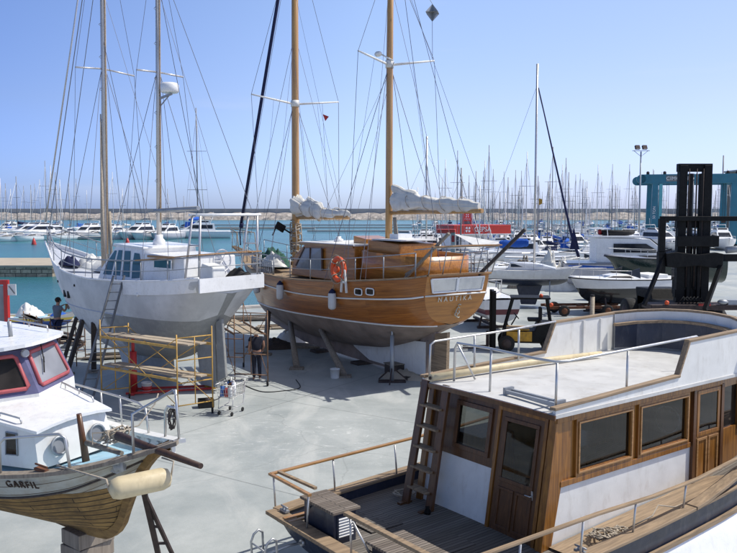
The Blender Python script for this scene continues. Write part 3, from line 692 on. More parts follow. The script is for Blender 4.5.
# rails round the deck
def rail(pts, posts, wood_, rp=.016, name='deck_rail', w=.06, h=.04):
    g = MB(); g.strip(pts, w, h); ro = g.build(name, wood_, T, bev=.01)
    pieces('stanchion', 'steel', ro, [MB().tube([a, b], rp, 8) for a, b in posts])
rail([(-2.80, 2.14, 1.40), (-1.5, 2.20, 1.41), (0, 2.24, 1.43), (1.5, 2.27, 1.46), (3.5, 2.25, 1.6), (6, 2.0, 1.9)], [((x, 2.14, th.q('zd', x)), (x, 2.2, 1.40+max(0, x)*.05)) for x in (-2.72, -1.55, -.2, 1.2, 2.6, 4, 5.5)], 'oakh')
rail([(-2.80, 2.17, 1.395), (-2.80, .98, 1.385)], [((-2.78, 1.10, .83), (-2.78, 1.05, 1.37))], 'oakh')
f = MB(); f.tube([(-2.76, 1.1, 1.30), (-2.5, 1.42, .86)], .013, 6); f.build('rail_brace', 'steel', T)
rail([(-2.72, 2.02, 1.45), (-2.62, 1.10, 1.42)], [], 'weather', name='loose_rail')
rail([(-2.80, .05, 1.40), (-2.80, -2.05, 1.40)], [((-2.78, -.05, .83), (-2.78, -.02, 1.37)), ((-2.78, -1.95, .83), (-2.78, -1.95, 1.37))], 'weather', w=.09, h=.05)
f = MB(); f.tube([(-2.76, -.06, 1.30), (-2.55, -.30, .72)], .016, 6); f.build('rail_brace', 'steel', T)
rail([(x, -2.08-(.06 if 0 < x < 3 else 0)+max(0, x-5)*.2, 1.40+max(0, x-2)*.05) for x in (-2.8, -1.5, 0, 1.2, 2.4, 3.6, 5, 7)], [((x, -2.06, th.q('zd', x)+.02), (x, -2.10, 1.38+max(0, x-2)*.05)) for x in (-1.6, -.35, .85, 2.15, 3.75, 5.2)], 'weather')
# raised sheer step forward
f = MB(); f.strip([(2.3, -2.12, .99), (2.6, -2.12, 1.03), (3.2, -2.12, 1.16), (3.7, -2.11, 1.28), (4.6, -2.08, 1.36), (6.4, -1.85, 1.55)], .20, .06); f.build('sheer_step_rail', 'weather', T, bev=.01)
f = MB(); f.grid([[(x, -2.14+(.05 if x > 4.5 else 0)+(.2 if x > 6 else 0), z) for x, z in ((2.3, .97), (2.6, 1.01), (3.2, 1.14), (3.7, 1.26), (4.6, 1.34), (6.4, 1.53))], [(x, -2.16+(.05 if x > 4.5 else 0)+(.2 if x > 6 else 0), th.q('zd', x)-.02) for x in (2.3, 2.6, 3.2, 3.7, 4.6, 6.4)]], sm=False); f.build('raised_bulwark', 'navy', T)
# side deck by the deckhouse, cleats, hatches
f = MB(); f.poly([(-.2, -1.38, .73), (5, -1.38, 1.0), (5, -2.0, 1.02), (-.2, -2.02, .74)]); f.build('side_deck', 'weather', T)
for x, y in ((-2.72, 1.85), (-.2, -1.95)):
    f = MB(); f.box((x, y, .87), (.08, .18, .03)); f.tube([(x, y-.1, .93), (x, y+.1, .93)], .014, 6); f.tube([(x, y-.04, .87), (x, y-.04, .93)], .014, 6); f.tube([(x, y+.04, .87), (x, y+.04, .93)], .014, 6)
    f.build('cleat', 'galv', T)
pieces('deck_hatch', 'deck', T, [MB().box((x, y, .705), (.62, .55, .012)) for x, y in ((-1.6, .9), (-1.25, -.35), (-2.0, -.1))])
f = MB(); f.lathe((-.72, .70, .70), [(.05, 0), (.06, .04), (.03, .10), (.04, .12)], 10); f.build('deck_fitting', 'black', T)
# searchlight and horn on the coaming corner
sl = MB(); sl.tube([(5.3, -1.40, 3.3), (5.3, -1.58, 3.3), (5.3, -1.6, 3.42)], .016, 6); sl.lathe((5.22, -1.62, 3.5), [(.06, -.02), (.12, 0), (.13, .10), (.10, .16), (.03, .2)], 14, (1, -.5, .1)); sl.build('searchlight', 'white', T)
sl = MB(); sl.tube([(5.3, -1.46, 3.2), (5.3, -1.6, 3.2)], .03, 8); sl.lathe((5.15, -1.6, 3.2), [(.06, 0), (.02, .12), (.015, .25)], 10, (1, 0, 0)); sl.build('horn', 'galv', T)
sl = MB(); sl.tube([(5.45, -1.55, 2.7), (5.5, -1.6, 5.6)], .012, 6); sl.build('whip_antenna', 'white', T)

def on_trawler(mb, name, mats, label, cat, **k):
    o = mb.build(name, mats, **k); o.matrix_world = Matrix.Translation(T.location) @ Matrix.Rotation(T.rotation_euler.z, 4, 'Z'); return tag(o, label, cat)
def on_T(name, label, cat, x, y, z, rz=0, group=None):
    p = Matrix.Translation(T.location) @ Matrix.Rotation(T.rotation_euler.z, 4, 'Z') @ V(x, y, z); return thing(name, label, cat, p, T.rotation_euler.z+rz, group)
# roll of cream cloth on the roof
c = MB(); c.tube([(-.24, 1.19, 2.80), (1.2, 1.12, 2.815), (2.5, 1.02, 2.82), (3.9, .85, 2.82)], .055, 12, radii=[.066, .06, .058, .05]); c.tube([(-.26, 1.19, 2.80), (-.245, 1.19, 2.80)], .03, 8, m=1)
on_trawler(c, 'cloth_roll', ['cream', 'darksteel'], 'long roll of cream awning cloth lying on the white cabin roof', 'awning roll')
# deck box with louvres
B_ = on_T('deck_box', 'grey deck box with wooden slatted lid and white louvred end by the stern rail', 'box', -2.42, 1.02, .66)
f = MB(); f.box((0, 0, .25), (.40, .82, .50)); f.build('body', 'navy', B_, bev=.008)
f = MB(); f.box((0, 0, .525), (.50, .92, .045)); f.build('lid', 'deckt', B_, bev=.008)
f = MB(); framed(f, (-.15, -.412, .10), (1, 0, 0), (0, 0, 1), .30, .36, .03, .02, (0, -1, 0)); f.build('louvre_frame', 'navy', B_)
pieces('louvre', 'whitecloth', B_, [MB().box((0, -.425, .15+k*.044), (.26, .035, .022), (R(35), 0, 0)) for k in range(7)])
B2 = on_T('deck_locker', 'low navy deck locker with weathered plank lid beside the starboard stern rail', 'locker', -2.30, -.75, .66)
f = MB(); f.box((0, 0, .17), (.55, 1.0, .34)); f.build('body', 'navy', B2, bev=.01)
f = MB(); f.box((0, 0, .36), (.68, 1.12, .04)); f.build('lid', 'deckt', B2, bev=.01)
c = MB(); coil(c, (-.5, 1.55, .74), .2, 3, .03, .014, 4); on_trawler(c, 'rope_coil', 'rope', 'small coil of pale rope on the aft deck beside the ladder', 'rope')
c = MB(); coil(c, (.55, -1.78, .80), .20, 5, .10, .014, 5, flat=.08); coil(c, (.95, -1.80, .80), .14, 3, .08, .012, 6, flat=.05); c.tube([(1.1, -1.8, .83), (1.5, -1.95, .98), (1.8, -1.85, 1.05), (2.1, -1.95, .98), (2.5, -1.9, .95)], .011, 6)
on_trawler(c, 'rope_pile', 'rope', 'tangled heap of pale rope on the side deck below the white deckhouse wall', 'rope')
c = MB(); c.box((-2.62, 1.62, .835), (.5, .09, .035)); c.box((-2.6, 1.48, .83), (.55, .05, .03)); on_trawler(c, 'varnished_batten', 'oakh', 'two bright varnished battens lying on the port stern corner', 'battens')

# ================================================================== GULET (centre)
ga = V(-.56, .83, 0).normalized()
GU = thing('wooden_ketch', 'large varnished wooden ketch with deckhouses and two masts propped up ashore', 'boat', (2.72, 25.15, 0), math.atan2(ga.y, ga.x))
gh = Hull([-.2, .12, .8, 2, 4, 7, 10, 12.5, 14.2, 15.3], [1.26, 1.55, 1.80, 1.98, 2.12, 2.15, 1.85, 1.22, .60, .04],
          [3.62, 3.55, 3.47, 3.36, 3.20, 3.08, 3.10, 3.26, 3.50, 3.75], [2.02, 1.88, 1.62, 1.2, .72, .52, .60, .85, 1.30, 1.9],
          [3.4, 3.2, 2.8, 2.4, 1.9, 1.7, 1.6, 1.5, 1.4, 1.3], [-.35, -.3, -.2, 0, 0, 0, 0, .1, .45, .9], [.5, .52, .55, .6, .62, .62, .66, .72, .8, .9])
def wl(x): return 1.98-.030*x-.0002*x*x
h = MB(); K = 16
for side in (1, -1):
    for (m_, za, zb, n1) in ((0, None, wl, 10), (1, wl, None, 8)):
        rows = []; uvs = []
        for x in gh.X(56):
            zt = gh.q('zd', x) if za is None else max(wl(x), gh.q('zk', x)+.01); zb_ = max(wl(x), gh.q('zk', x)+.01) if zb else gh.q('zk', x)
            r = [gh.pz(x, side, zt+(zb_-zt)*j/n1) for j in range(n1+1)]; g = 0; uv = [(x, 0)]
            for a, b in zip(r, r[1:]): g += V(0, b.y-a.y, b.z-a.z).length; uv.append((x+side*.3, g))
            rows.append(r); uvs.append(uv)
        h.grid(rows, m_, True, uvs)
M['antifoul'] = pm('grey_brown_antifouling', (.27, .21, .18), .8, var=.4, scale=1.5, dirt=(.30, .29, .27), dirt_amt=.5, bmp=.2)
gho = h.build('hull', ['gulet', 'antifoul'], GU)
# transom: upper board with the name, lower heart-shaped panel
xs_ = gh.xs[0]; pr = [gh.pt(xs_, 1, u) for u in [i/14 for i in range(15)]]
tr = MB(); tr.grid([[p, (p*.5+V(p.x, -p.y, p.z)*.5), V(p.x, -p.y, p.z)] for p in pr], sm=False); tr.build('transom', 'gulet_stern', GU)
d = MB(); gh.deck(d, .10, .04, 40); d.build('deck', 'weather', GU)
for side in (1, -1):
    r = MB(); r.strip(gh.sheer(side, 50, dz=.03), .16, .05); r.build('cap_rail', 'weather', GU)
    r = MB(); r.tube(gh.band(lambda x: gh.q('zd', x)-(.62-.02*x), side, 50, x0=-.18, x1=15.0, off=.02), .028, 6); r.build('rubbing_strake', 'white_old', GU)
    r = MB(); r.tube(gh.band(wl, side, 50, x0=-.0, x1=14.4, off=.015), .03, 6); r.build('boot_top', 'white_old', GU)
r = MB(); r.tube([gh.pz(-.2, 1, 3.0), gh.pz(-.2, 0, 3.02)+V(-.16, 0, 0), gh.pz(-.2, -1, 3.0)], .028, 6); r.build('transom_strake', 'white_old', GU)
r = MB(); r.strip([V(-.22, 1.28, 3.65), V(-.26, 0, 3.66), V(-.22, -1.28, 3.65)], .18, .05); r.build('taffrail_cap', 'oakh', GU)
# transom windows in white frames
for y0, y1 in ((1.06, .05), (.01, -1.06)):
    r = MB(); z0, z1 = 3.10, 3.53
    xa = lambda z: -.2+.35*(3.62-z)/1.87-.0
    pts = [V(xa(z0)-.03, y0*.92, z0), V(xa(z0)-.03, y1*.96, z0), V(xa(z1)-.03, y1, z1), V(xa(z1)-.03, y0*1.04, z1)]
    for a, b in zip(pts, pts[1:]+pts[:1]): r.bar(a, b, .05, .04)
    wo = r.build('stern_window', 'white', GU); g = MB(); g.poly([p+V(.012, 0, 0) for p in pts]); g.build('pane', 'mirror', wo, fix=False)
xr = lambda z: -.2+.35*(3.62-z)/1.87-.025
lettering('NAUTIKA', .22, 'letter_silver', GU, frame3((xr(2.86), .05, 2.86), (0, -1, 0), (0.18, 0, -1) and (-.187, 0, 1)), spacing=1.65)
r = MB(); xx = xr(2.4)-.005
for pts in ([(0, .10), (-.05, .0), (.05, -.05), (-.04, -.14)], [(.0, .10), (.06, .17), (.12, .12)], [(.03, -.05), (.10, -.02), (.08, .06)], [(-.02, -.14), (.06, -.18), (.10, -.16)], [(.05, .22), (.11, .25), (.17, .22)], [(-.05, 0), (-.09, -.06), (-.06, -.12)]):
    r.tube([(xx, -(a)-.1, 2.42+b) for a, b in pts], .014, 5)
r.build('stern_emblem', pm('faded_emblem_paint', (.50, .54, .47), .5), GU)
# portholes on the port side
for x in (2.45, 1.85):
    r = MB(); c0 = gh.pz(x, 1, gh.q('zd', x)-.34, .0); t0 = (gh.pz(x-.3, 1, gh.q('zd', x)-.34)-gh.pz(x+.3, 1, gh.q('zd', x)-.34)).normalized(); upv = V(0, 0, 1); nn = upv.cross(t0)*-1
    if nn.y < 0: nn = -nn
    pts = []
    for a in range(20):
        t = a/20*2*math.pi; ca, sa = math.cos(t), math.sin(t); e_ = .45
        pts.append(c0+nn*.03+t0*(.19*math.copysign(abs(ca)**e_, ca))+upv*(.105*math.copysign(abs(sa)**e_, sa)))
    r.tube(pts, .022, 6, closed=True); po = r.build('porthole', 'white', GU); g = MB(); g.poly(pts); g.build('pane', 'glass', po, fix=False)
# keel and rudder
k_ = MB(); k_.prism([(1.3, .12, .08), (1.15, .12, 1.35), (2.5, .12, 1.2), (7.5, .12, .8), (11.5, .10, 1.0), (13.4, .08, 1.6), (12.6, .10, .75), (9.5, .12, .22), (6, .12, .10)], (0, -.24, 0)); k_.build('keel', 'antifoul', GU)
k_ = MB(); k_.prism([(1.3, .14, .16), (1.3, .14, 1.30), (6.2, .14, 1.0), (5.6, .14, .55), (4.6, .14, .2)], (0, -.28, 0)); k_.build('white_keel_panel', 'white_old', GU, label='freshly primed pale panel of the keel')
k_ = MB(); k_.prism([(.32, .06, .35), (.28, .06, 1.75), (1.05, .06, 1.6), (1.12, .06, .35)], (0, -.12, 0)); k_.build('rudder', 'weather', GU)
k_ = MB(); k_.prism([(.85, .10, 1.9), (.95, .10, .9), (1.5, .10, .9), (1.7, .10, 1.6)], (0, -.2, 0)); k_.build('skeg', 'antifoul', GU)
# aft cockpit coaming (rounded) and its seat back, then the long deckhouse
def ringwall(pts, z0, z1, m, name, capm=None, closed=True, th_=.06):
    f = MB(); pts = [V(*p, 0) for p in pts]; P_ = pts+[pts[0]] if closed else pts
    f.grid([[V(p.x, p.y, z0) for p in P_], [V(p.x, p.y, z1(p.x) if callable(z1) else z1) for p in P_]], sm=True)
    o = f.build(name, m, GU)
    sd_ = o.modifiers.new('thick', 'SOLIDIFY'); sd_.thickness = th_; sd_.offset = 0
    if capm: c_ = MB(); c_.strip([V(p.x, p.y, (z1(p.x) if callable(z1) else z1)+.02) for p in P_], .13, .045); c_.build('wall_cap', capm, o)
    return o
def rrect(x0, x1, hy, r, n=6):
    o = []
    for cx, cy, a0 in ((x1-r, hy-r, 0), (x0+r, hy-r, 90), (x0+r, -hy+r, 180), (x1-r, -hy+r, 270)):
        for i in range(n+1): a = R(a0+90*i/n); o.append((cx+r*math.cos(a), cy+r*math.sin(a)))
    return o
ringwall(rrect(.35, 3.9, 1.28, .8), 3.35, lambda x: 4.16+.03*x, 'gulet_house', 'oakh').name = 'cockpit_coaming'
fl = MB(); fl.poly([(x, y, 3.62) for x, y in rrect(.40, 3.85, 1.22, .75)]); fl.build('cockpit_sole', 'weather', GU, fix=False)
hs = MB(); hs.prism([(1.9, .78, 3.6), (1.9, .78, 4.52), (3.6, .86, 4.62), (3.9, .86, 3.6)], (0, -1.6, 0)); hs.build('companion_house', 'gulet_house', GU, bev=.04)
hs = MB(); hs.box((2.7, 0, 4.64), (1.7, 1.5, .04)); hs.build('companion_roof', 'white_old', GU)
hs = MB(); hs.box((3.0, -.1, 4.72), (.5, .6, .22)); hs.build('steering_box', 'white', GU)
hs = MB(); hs.prism([(3.95, 1.22, 3.1), (4.0, 1.18, 4.40), (7.6, 1.12, 4.34), (8.45, 1.12, 3.85), (8.6, 1.18, 3.1)], (0, -2.36, 0)); hs.build('deckhouse', 'gulet_house', GU, bev=.03)
hs = MB(); hs.box((5.85, 0, 4.42), (3.75, 2.5, .07)); hs.build('deckhouse_roof', 'white_old', GU, bev=.02)
hs = MB(); hs.box((5.85, 1.27, 4.37), (3.75, .03, .10)); hs.build('roof_fascia', 'oakh', GU)
hs = MB(); hs.prism([(4.2, .55, 4.45), (4.2, .55, 4.62), (5.1, .5, 4.72), (5.1, .5, 4.45)], (0, -1.1, 0)); hs.build('skylight', 'gulet_house', GU, bev=.02)
hs = MB(); hs.lathe((6.6, .2, 4.45), [(.18, 0), (.18, .1), (.10, .13), (.10, .2)], 14); hs.build('mushroom_vent', 'white', GU)
r = MB(); r.prism([(6.1, 1.225, 3.42), (6.15, 1.205, 4.24), (7.5, 1.17, 4.20), (8.0, 1.19, 3.80), (8.1, 1.22, 3.42)], (0, .012, 0)); r.build('side_screen', 'glass_grey', GU)
r = MB()
for a, b in (((6.1, 1.245, 3.42), (6.15, 1.225, 4.26)), ((7.0, 1.24, 3.42), (7.0, 1.22, 4.24)), ((7.5, 1.19, 4.22), (8.1, 1.24, 3.5))): r.bar(a, b, .05, .05)
r.build('screen_frame', 'teakd', GU)
# raised white lifelines on stanchions, port and starboard
for side in (1, -1):
    r = MB()
    def tp(x, z): p = gh.pt(x, side, 0, -.06); return V(p.x, p.y, p.z+z)
    sx = [.1, 1.3, 2.7, 4.1, 5.5, 7, 8.5, 10, 11.5, 13, 14.3]
    for x in sx: r.tube([tp(x, 0), tp(x, .78)], .022, 6)
    for z in (.78, .42): r.tube([tp(x, z) for x in [.1+(14.3-.1)*i/30 for i in range(31)]], .018 if z > .5 else .011, 6)
    if side > 0: r.tube([tp(8.6, .0), tp(8.7, .55), tp(11.6, .50), tp(11.7, 0)], .03, 6); [r.tube([tp(8.8+.22*i, .04), tp(8.98+.22*i, .5)], .012, 4) for i in range(13)]; [r.tube([tp(8.98+.22*i, .04), tp(8.8+.22*i, .5)], .012, 4) for i in range(13)]
    r.build('lifeline_rail', 'galv', GU)
# pushpit with teak top, davit-like crossed poles over the stern
r = MB()
for y in (-1.35, -.7, 0, .7, 1.25): r.tube([(-.25, y, 3.66), (-.5, y*1.05, 4.5)], .018, 6)
r.tube([(.2, -1.5, 4.42), (-.5, -1.4, 4.5), (-.55, 0, 4.52), (-.5, 1.3, 4.5), (.2, 1.45, 4.42)], .02, 6); r.tube([(.1, -1.5, 4.05), (-.38, -1.4, 4.1), (-.42, 1.3, 4.1)], .012, 6); r.build('pushpit', 'galv', GU)
r = MB(); r.strip([(-.55, -1.45, 4.54), (-.6, 0, 4.56), (-.55, 1.35, 4.54)], .10, .04); r.build('pushpit_rail', 'oakh', GU)
r = MB(); r.bar((.7, 1.45, 3.5), (-.9, 1.0, 4.95), .10, .07); r.bar((1.0, .55, 3.9), (.55, 1.5, 3.65), .08, .06); r.build('stern_davit', 'timber', GU)
r = MB(); r.bar((.0, -.80, 3.42), (-1.5, -1.55, 5.05), .13, .09); r.build('passerelle_pole', 'timberdark', GU)
# masts with fittings, spreaders, booms and furled sails
def wire(mb, a, b, r_=.010): mb.tube([a, b], r_, 4)
def gmast(x, z0, r0, name, spz, hl, sweep, top):
    f = MB(); f.tube([(x, 0, z0), (x-.02, 0, 6), (x-.05, 0, 11), (x-.12, 0, top)], r0, 14, radii=[r0, r0, r0*.95, r0*.75]); mo_ = f.build('mast', 'mast', GU)
    f = MB()
    for s_ in (1, -1): f.tube([(x-.05, s_*r0*.8, spz), (x-.05-sweep, s_*hl, spz+.22)], .045, 8, r2=.03)
    f.lathe((x-.04, 0, spz-.12), [(r0+.02, 0), (r0+.02, .26)], 14); f.build('spreader', 'white_old', mo_)
    f = MB()
    for s_ in (1, -1):
        tip = (x-.05-sweep, s_*hl, spz+.22); ch = gh.pt(x-.5, s_, 0, -.02)
        wire(f, tip, (x-.1, 0, top-1)); wire(f, tip, ch+V(0, 0, .05)); wire(f, (x-.05, s_*r0, spz-.3), gh.pt(x-1.2, s_, 0, -.02)); wire(f, (x-.05, s_*r0, spz-.3), gh.pt(x+.9, s_, 0, -.02))
        wire(f, (x-.07, s_*.06, spz+2.6), gh.pt(x-1.5, s_, 0), .007)
        wire(f, (x-.05-sweep*.5, s_*hl*.5, spz+.1), gh.pt(x-.2, s_, 0, -.1)+V(0, 0, .8), .006)
    f.build('shroud', 'wire', mo_); return mo_
m1 = gmast(3.6, 3.5, .125, 'aft', 10.65, 1.6, .45, 15.4)
m2 = gmast(10.35, 3.0, .16, 'fore', 10.05, 2.05, .1, 18)
f = MB(); wire(f, (3.2, 0, 15), (-.4, .9, 3.8)); wire(f, (3.2, 0, 15), (-.4, -.9, 3.8)); wire(f, (3.25, 0, 14.9), (10.2, 0, 17.4)); wire(f, (3.3, 0, 10.7), (7.5, .9, 4.4), .007); wire(f, (3.3, 0, 10.7), (7.5, -.9, 4.4), .007)
wire(f, (10.2, 0, 17.6), (15.9, 0, 4.0)); wire(f, (10.25, 0, 13), (15.0, 0, 3.9)); wire(f, (-1.0, -.1, 6.2), (3.1, 0, 14), .007); wire(f, (6.7, 0, 5.8), (10.2, 0, 14.4), .006); wire(f, (7.8, .5, 4.4), (10.25, .1, 12), .006); f.build('stay', 'wire', GU)
f = MB(); f.tube([(10.26, .05, 17.9), (15.5, .1, 5.0)], .075, 8); f.tube([(15.5, .1, 5.0), (15.65, .1, 4.6), (15.8, 0, 4.0)], .03, 6); f.lathe((15.5, .1, 4.85), [(.10, 0), (.10, .22)], 10, (-.4, 0, 1)); f.build('furled_jib', 'navycloth', GU)
f = MB(); f.bar((15.0, .3, 3.6), (16.6, .05, 3.9), .09, .06); f.bar((15.0, -.3, 3.6), (16.6, -.05, 3.9), .09, .06); f.tube([(15.0, .45, 3.7), (15.2, .45, 4.6), (16.7, .1, 4.75), (16.7, -.1, 4.75), (15.2, -.45, 4.6), (15.0, -.45, 3.7)], .022, 6)
for i in range(9): f.box((15.1+.18*i, 0, 3.66+.034*i), (.09, .56-.045*i, .025))
for x in (15.6, 16.1): f.tube([(x, .3, 3.75), (x, .28, 4.65)], .015, 5); f.tube([(x, -.3, 3.75), (x, -.28, 4.65)], .015, 5)
f.build('bowsprit_platform', 'weather', GU)
def lumpy(x0, x1, z0, z1, r0, r1, seed, n=26, wy=.12, name='furled_sail', sag=.08):
    """sail folded along its boom: long soft folds pinched where the ties go round"""
    from mathutils import noise as mn
    rows = []; n = max(30, int(abs(x1-x0)*16))
    for i in range(n+1):
        t = i/n; x = x0+(x1-x0)*t; z = z0+(z1-z0)*t-sag*math.sin(t*math.pi); r = r0+(r1-r0)*t
        r *= (1-.22*abs(math.cos(x*3.6))**6)*(1+.30*mn.noise(V(x*1.3, seed, 0)))*min(1, .45+t*8, .5+(1-t)*6); k = 28; ring = []
        for j in range(k+1):
            a = (j % k)/k*2*math.pi; ca, sa = math.cos(a), math.sin(a)
            rr = r*(1+.24*mn.noise(V(x*.9, ca*1.4+seed, sa*1.4))+.34*mn.noise(V(x*.55, ca*3.6, sa*3.6+seed))+.10*mn.noise(V(x*4, ca*5, sa*5))); ring.append((x, wy*.5*mn.noise(V(x*.8, seed, 2))+rr*.72*ca, z+rr*1.12*sa))
        rows.append(ring)
    f = MB(); f.grid(rows); f.poly(rows[0][:-1]); f.poly(rows[-1][:-1]); return f
f = MB(); f.tube([(3.45, 0, 5.55), (-1.25, 0, 5.62)], .07, 8); f.build('aft_boom', 'mast', GU)
f = lumpy(3.45, -1.1, 5.98, 5.76, .30, .15, 3, sag=.02); f.build('furled_sail', 'canvas', GU)
f = lumpy(3.42, 1.9, 6.42, 6.0, .15, .18, 9, 10, sag=.0); f.build('sail_head_fold', 'canvas', GU)
f = MB(); f.tube([(10.15, 0, 5.35), (6.2, 0, 5.38)], .08, 8); f.build('fore_boom', 'mast', GU)
f = lumpy(10.5, 8.1, 5.9, 5.55, .36, .28, 5, 18, sag=.05); f.build('furled_sail', 'canvas', GU)
f = lumpy(8.2, 6.1, 5.55, 5.5, .20, .14, 6, 16, sag=.03); f.build('sail_tail', 'canvas', GU)
f = lumpy(9.3, 8.4, 6.1, 5.8, .10, .13, 8, 7, sag=.0); f.build('sail_head_fold', 'canvas', GU)
for x, z in ((2.3, 5.93), (1.4, 5.88), (.5, 5.84), (-.4, 5.8), (9.6, 5.75), (8.8, 5.6), (7.9, 5.5), (7.0, 5.5)): f = MB(); f.tube([(x+.1*math.sin(a), .24*math.cos(a), z+.25*math.sin(a)) for a in [i/10*2*math.pi for i in range(10)]], .012, 5, closed=True); f.build('sail_tie', 'rope', GU)
f = MB()
for k in range(6): f.tube(catenary((3.12-.03*k, .15, 5.4), (3.0-.04*k, .16, 4.6), 0, 6), .02, 5)
f.build('halyard_bundle', 'rope', GU)
f = MB(); q = random.Random(2)
for k in range(16): a0 = q.random()*6; z = 3.5+k*.11; f.tube([(10.35+(.19+.05*math.sin(3*a+k))*math.cos(a+a0), (.19+.05*math.sin(3*a+k))*math.sin(a+a0), z+.10*math.sin(a+k)) for a in [i/12*2*math.pi for i in range(12)]], .018+.03*q.random(), 5, closed=True)
for k in range(5): a = k*1.3; f.tube([(10.35+.22*math.cos(a), .22*math.sin(a), 5.1), (10.35+.26*math.cos(a+.2), .26*math.sin(a+.2), 4.4), (10.35+.2*math.cos(a), .2*math.sin(a), 3.8)], .03, 5)
f.build('halyard_coil', 'rope', GU)
f = MB(); f.tube([(10.35, .25, 4.7), (10.6, .75, 5.05), (10.7, .9, 4.6)], .04, 6); f.box((10.55, .62, 4.95), (.1, .42, .3), (R(30), 0, 0)); f.build('boom_crutch_lamp', 'black', GU)
f = MB(); f.tube([(3.35, .0, 10.75), (3.8, .3, 11.05)], .03, 6); f.ball((3.75, .35, 11.0), .12, 10, (1.4, 1, .8)); f.build('mast_lamp', 'white_old', GU)
# radar reflector up at the top right, small flag under the spreader
f = MB(); c0 = V(2.6, -1.1, 12.35)
for a, b in (((1, 0, 0), (0, 0, 1)), ((0, 1, 0), (0, 0, 1)), ((1, 0, 0), (0, 1, 0))): a, b = V(*a)*.3, V(*b)*.3; f.poly([c0+a, c0+b, c0-a, c0-b])
f.build('radar_reflector', 'galv', GU, fix=False)
f = MB(); wire(f, c0+V(0, 0, .3), (3.2, 0, 14.5), .008); wire(f, c0-V(0, 0, .3), (2.7, -1.2, 10.8), .008); f.build('reflector_halyard', 'wire', GU)
f = MB(); wire(f, (10.3, -1.3, 10.2), (10.2, -1.6, 4.2), .007); f.poly([(10.3, -1.32, 9.72), (10.22, -1.40, 9.42), (10.02, -1.46, 9.6)], m=1); f.build('courtesy_flag', ['wire', 'red'], GU, fix=False)
# things hung on or lying on the ketch
def onG(name, label, cat, x, y, z, rz=0, group=None):
    return thing(name, label, cat, Matrix.Translation(GU.location) @ Matrix.Rotation(GU.rotation_euler.z, 4, 'Z') @ V(x, y, z), GU.rotation_euler.z+rz, group)
for i, (x, lab) in enumerate(((3.85, 'white cylindrical fender with navy cap nearest the portholes on the ketch side'), (7.6, 'white cylindrical fender with navy cap, middle of three on the ketch side'), (10.3, 'white cylindrical fender nearest the bow on the ketch side'))):
    p = gh.pz(x, 1, 2.6, .16); F_ = onG('fender', lab, 'fender', p.x, p.y, 2.26, group='fenders hanging on the wooden ketch')
    f = MB(); f.lathe((0, 0, 0), [(.05, 0), (.13, .05), (.14, .12), (.14, .52), (.12, .58)], 14); f.build('body', 'fender', F_)
    f = MB(); f.lathe((0, 0, .56), [(.125, 0), (.12, .05), (.06, .12), (.03, .16)], 12); f.build('cap', 'navycloth', F_)
    f = MB(); f.tube([(0, 0, .7), (0, -.12, 1.0+.03*x*0)], .01, 5); f.build('lanyard', 'rope', F_)
L_ = onG('lifebuoy', 'orange lifebuoy ring with rope hung on the ketch rail', 'lifebuoy', 3.5, 2.14, 3.66)
f = MB(); f.tube([(.36*math.cos(a), 0, .36*math.sin(a)) for a in [i/28*2*math.pi for i in range(28)]], .085, 12, closed=True); f.build('ring', 'orange', L_)
f = MB()
for k in range(4): a = R(45+90*k); f.tube([(.36*math.cos(a)+.10*math.cos(t)*math.cos(a), .10*math.sin(t), .36*math.sin(a)+.10*math.cos(t)*math.sin(a)) for t in [i/10*2*math.pi for i in range(10)]], .022, 5, closed=True)
f.tube([(.48*math.cos(a)+.02*math.sin(9*a), .09, .48*math.sin(a)) for a in [i/36*2*math.pi for i in range(36)]], .012, 5, closed=True); f.build('grab_line', 'rope', L_)
f = MB(); f.lathe((0, .06, .0), [(.10, -.05), (.12, 0), (.10, .08)], 12, (0, 1, 0)); f.build('buoy_light', 'orange', L_)
A_ = onG('folding_step', 'white folding step shaped like an A hung over the ketch side', 'step', 3.12, 2.12, 3.36)
f = MB(); f.bar((-.17, .05, -.45), (-.06, .05, .30), .05, .07); f.bar((.17, .05, -.45), (.06, .05, .30), .05, .07); f.bar((-.11, .05, -.1), (.11, .05, -.1), .05, .07); f.bar((-.07, .05, .28), (.07, .05, .28), .05, .07); f.build('frame', 'white_old', A_)
N_ = onG('net_heap', 'heap of dark green netting on the ketch foredeck', 'net', 12.3, 0, 3.2)
f = heap(4, .95, .75, .75, .5); f.build('netting', 'net', N_)
N_ = onG('tarpaulin_bundle', 'grey bundled tarpaulin lying in front of the foremast', 'tarpaulin', 11.0, .75, 3.3)
f = heap(7, .95, .45, .55, .6); f.build('cloth', 'canvas', N_)
N_ = onG('green_cover', 'pale green cloth cover lashed ahead of the deckhouse', 'cover', 9.0, .1, 3.15)
f = heap(9, .6, .7, 1.1, .4); f.build('cloth', pm('pale_green_cloth', (.16, .26, .22), .9, var=.3, bmp=.3), N_)

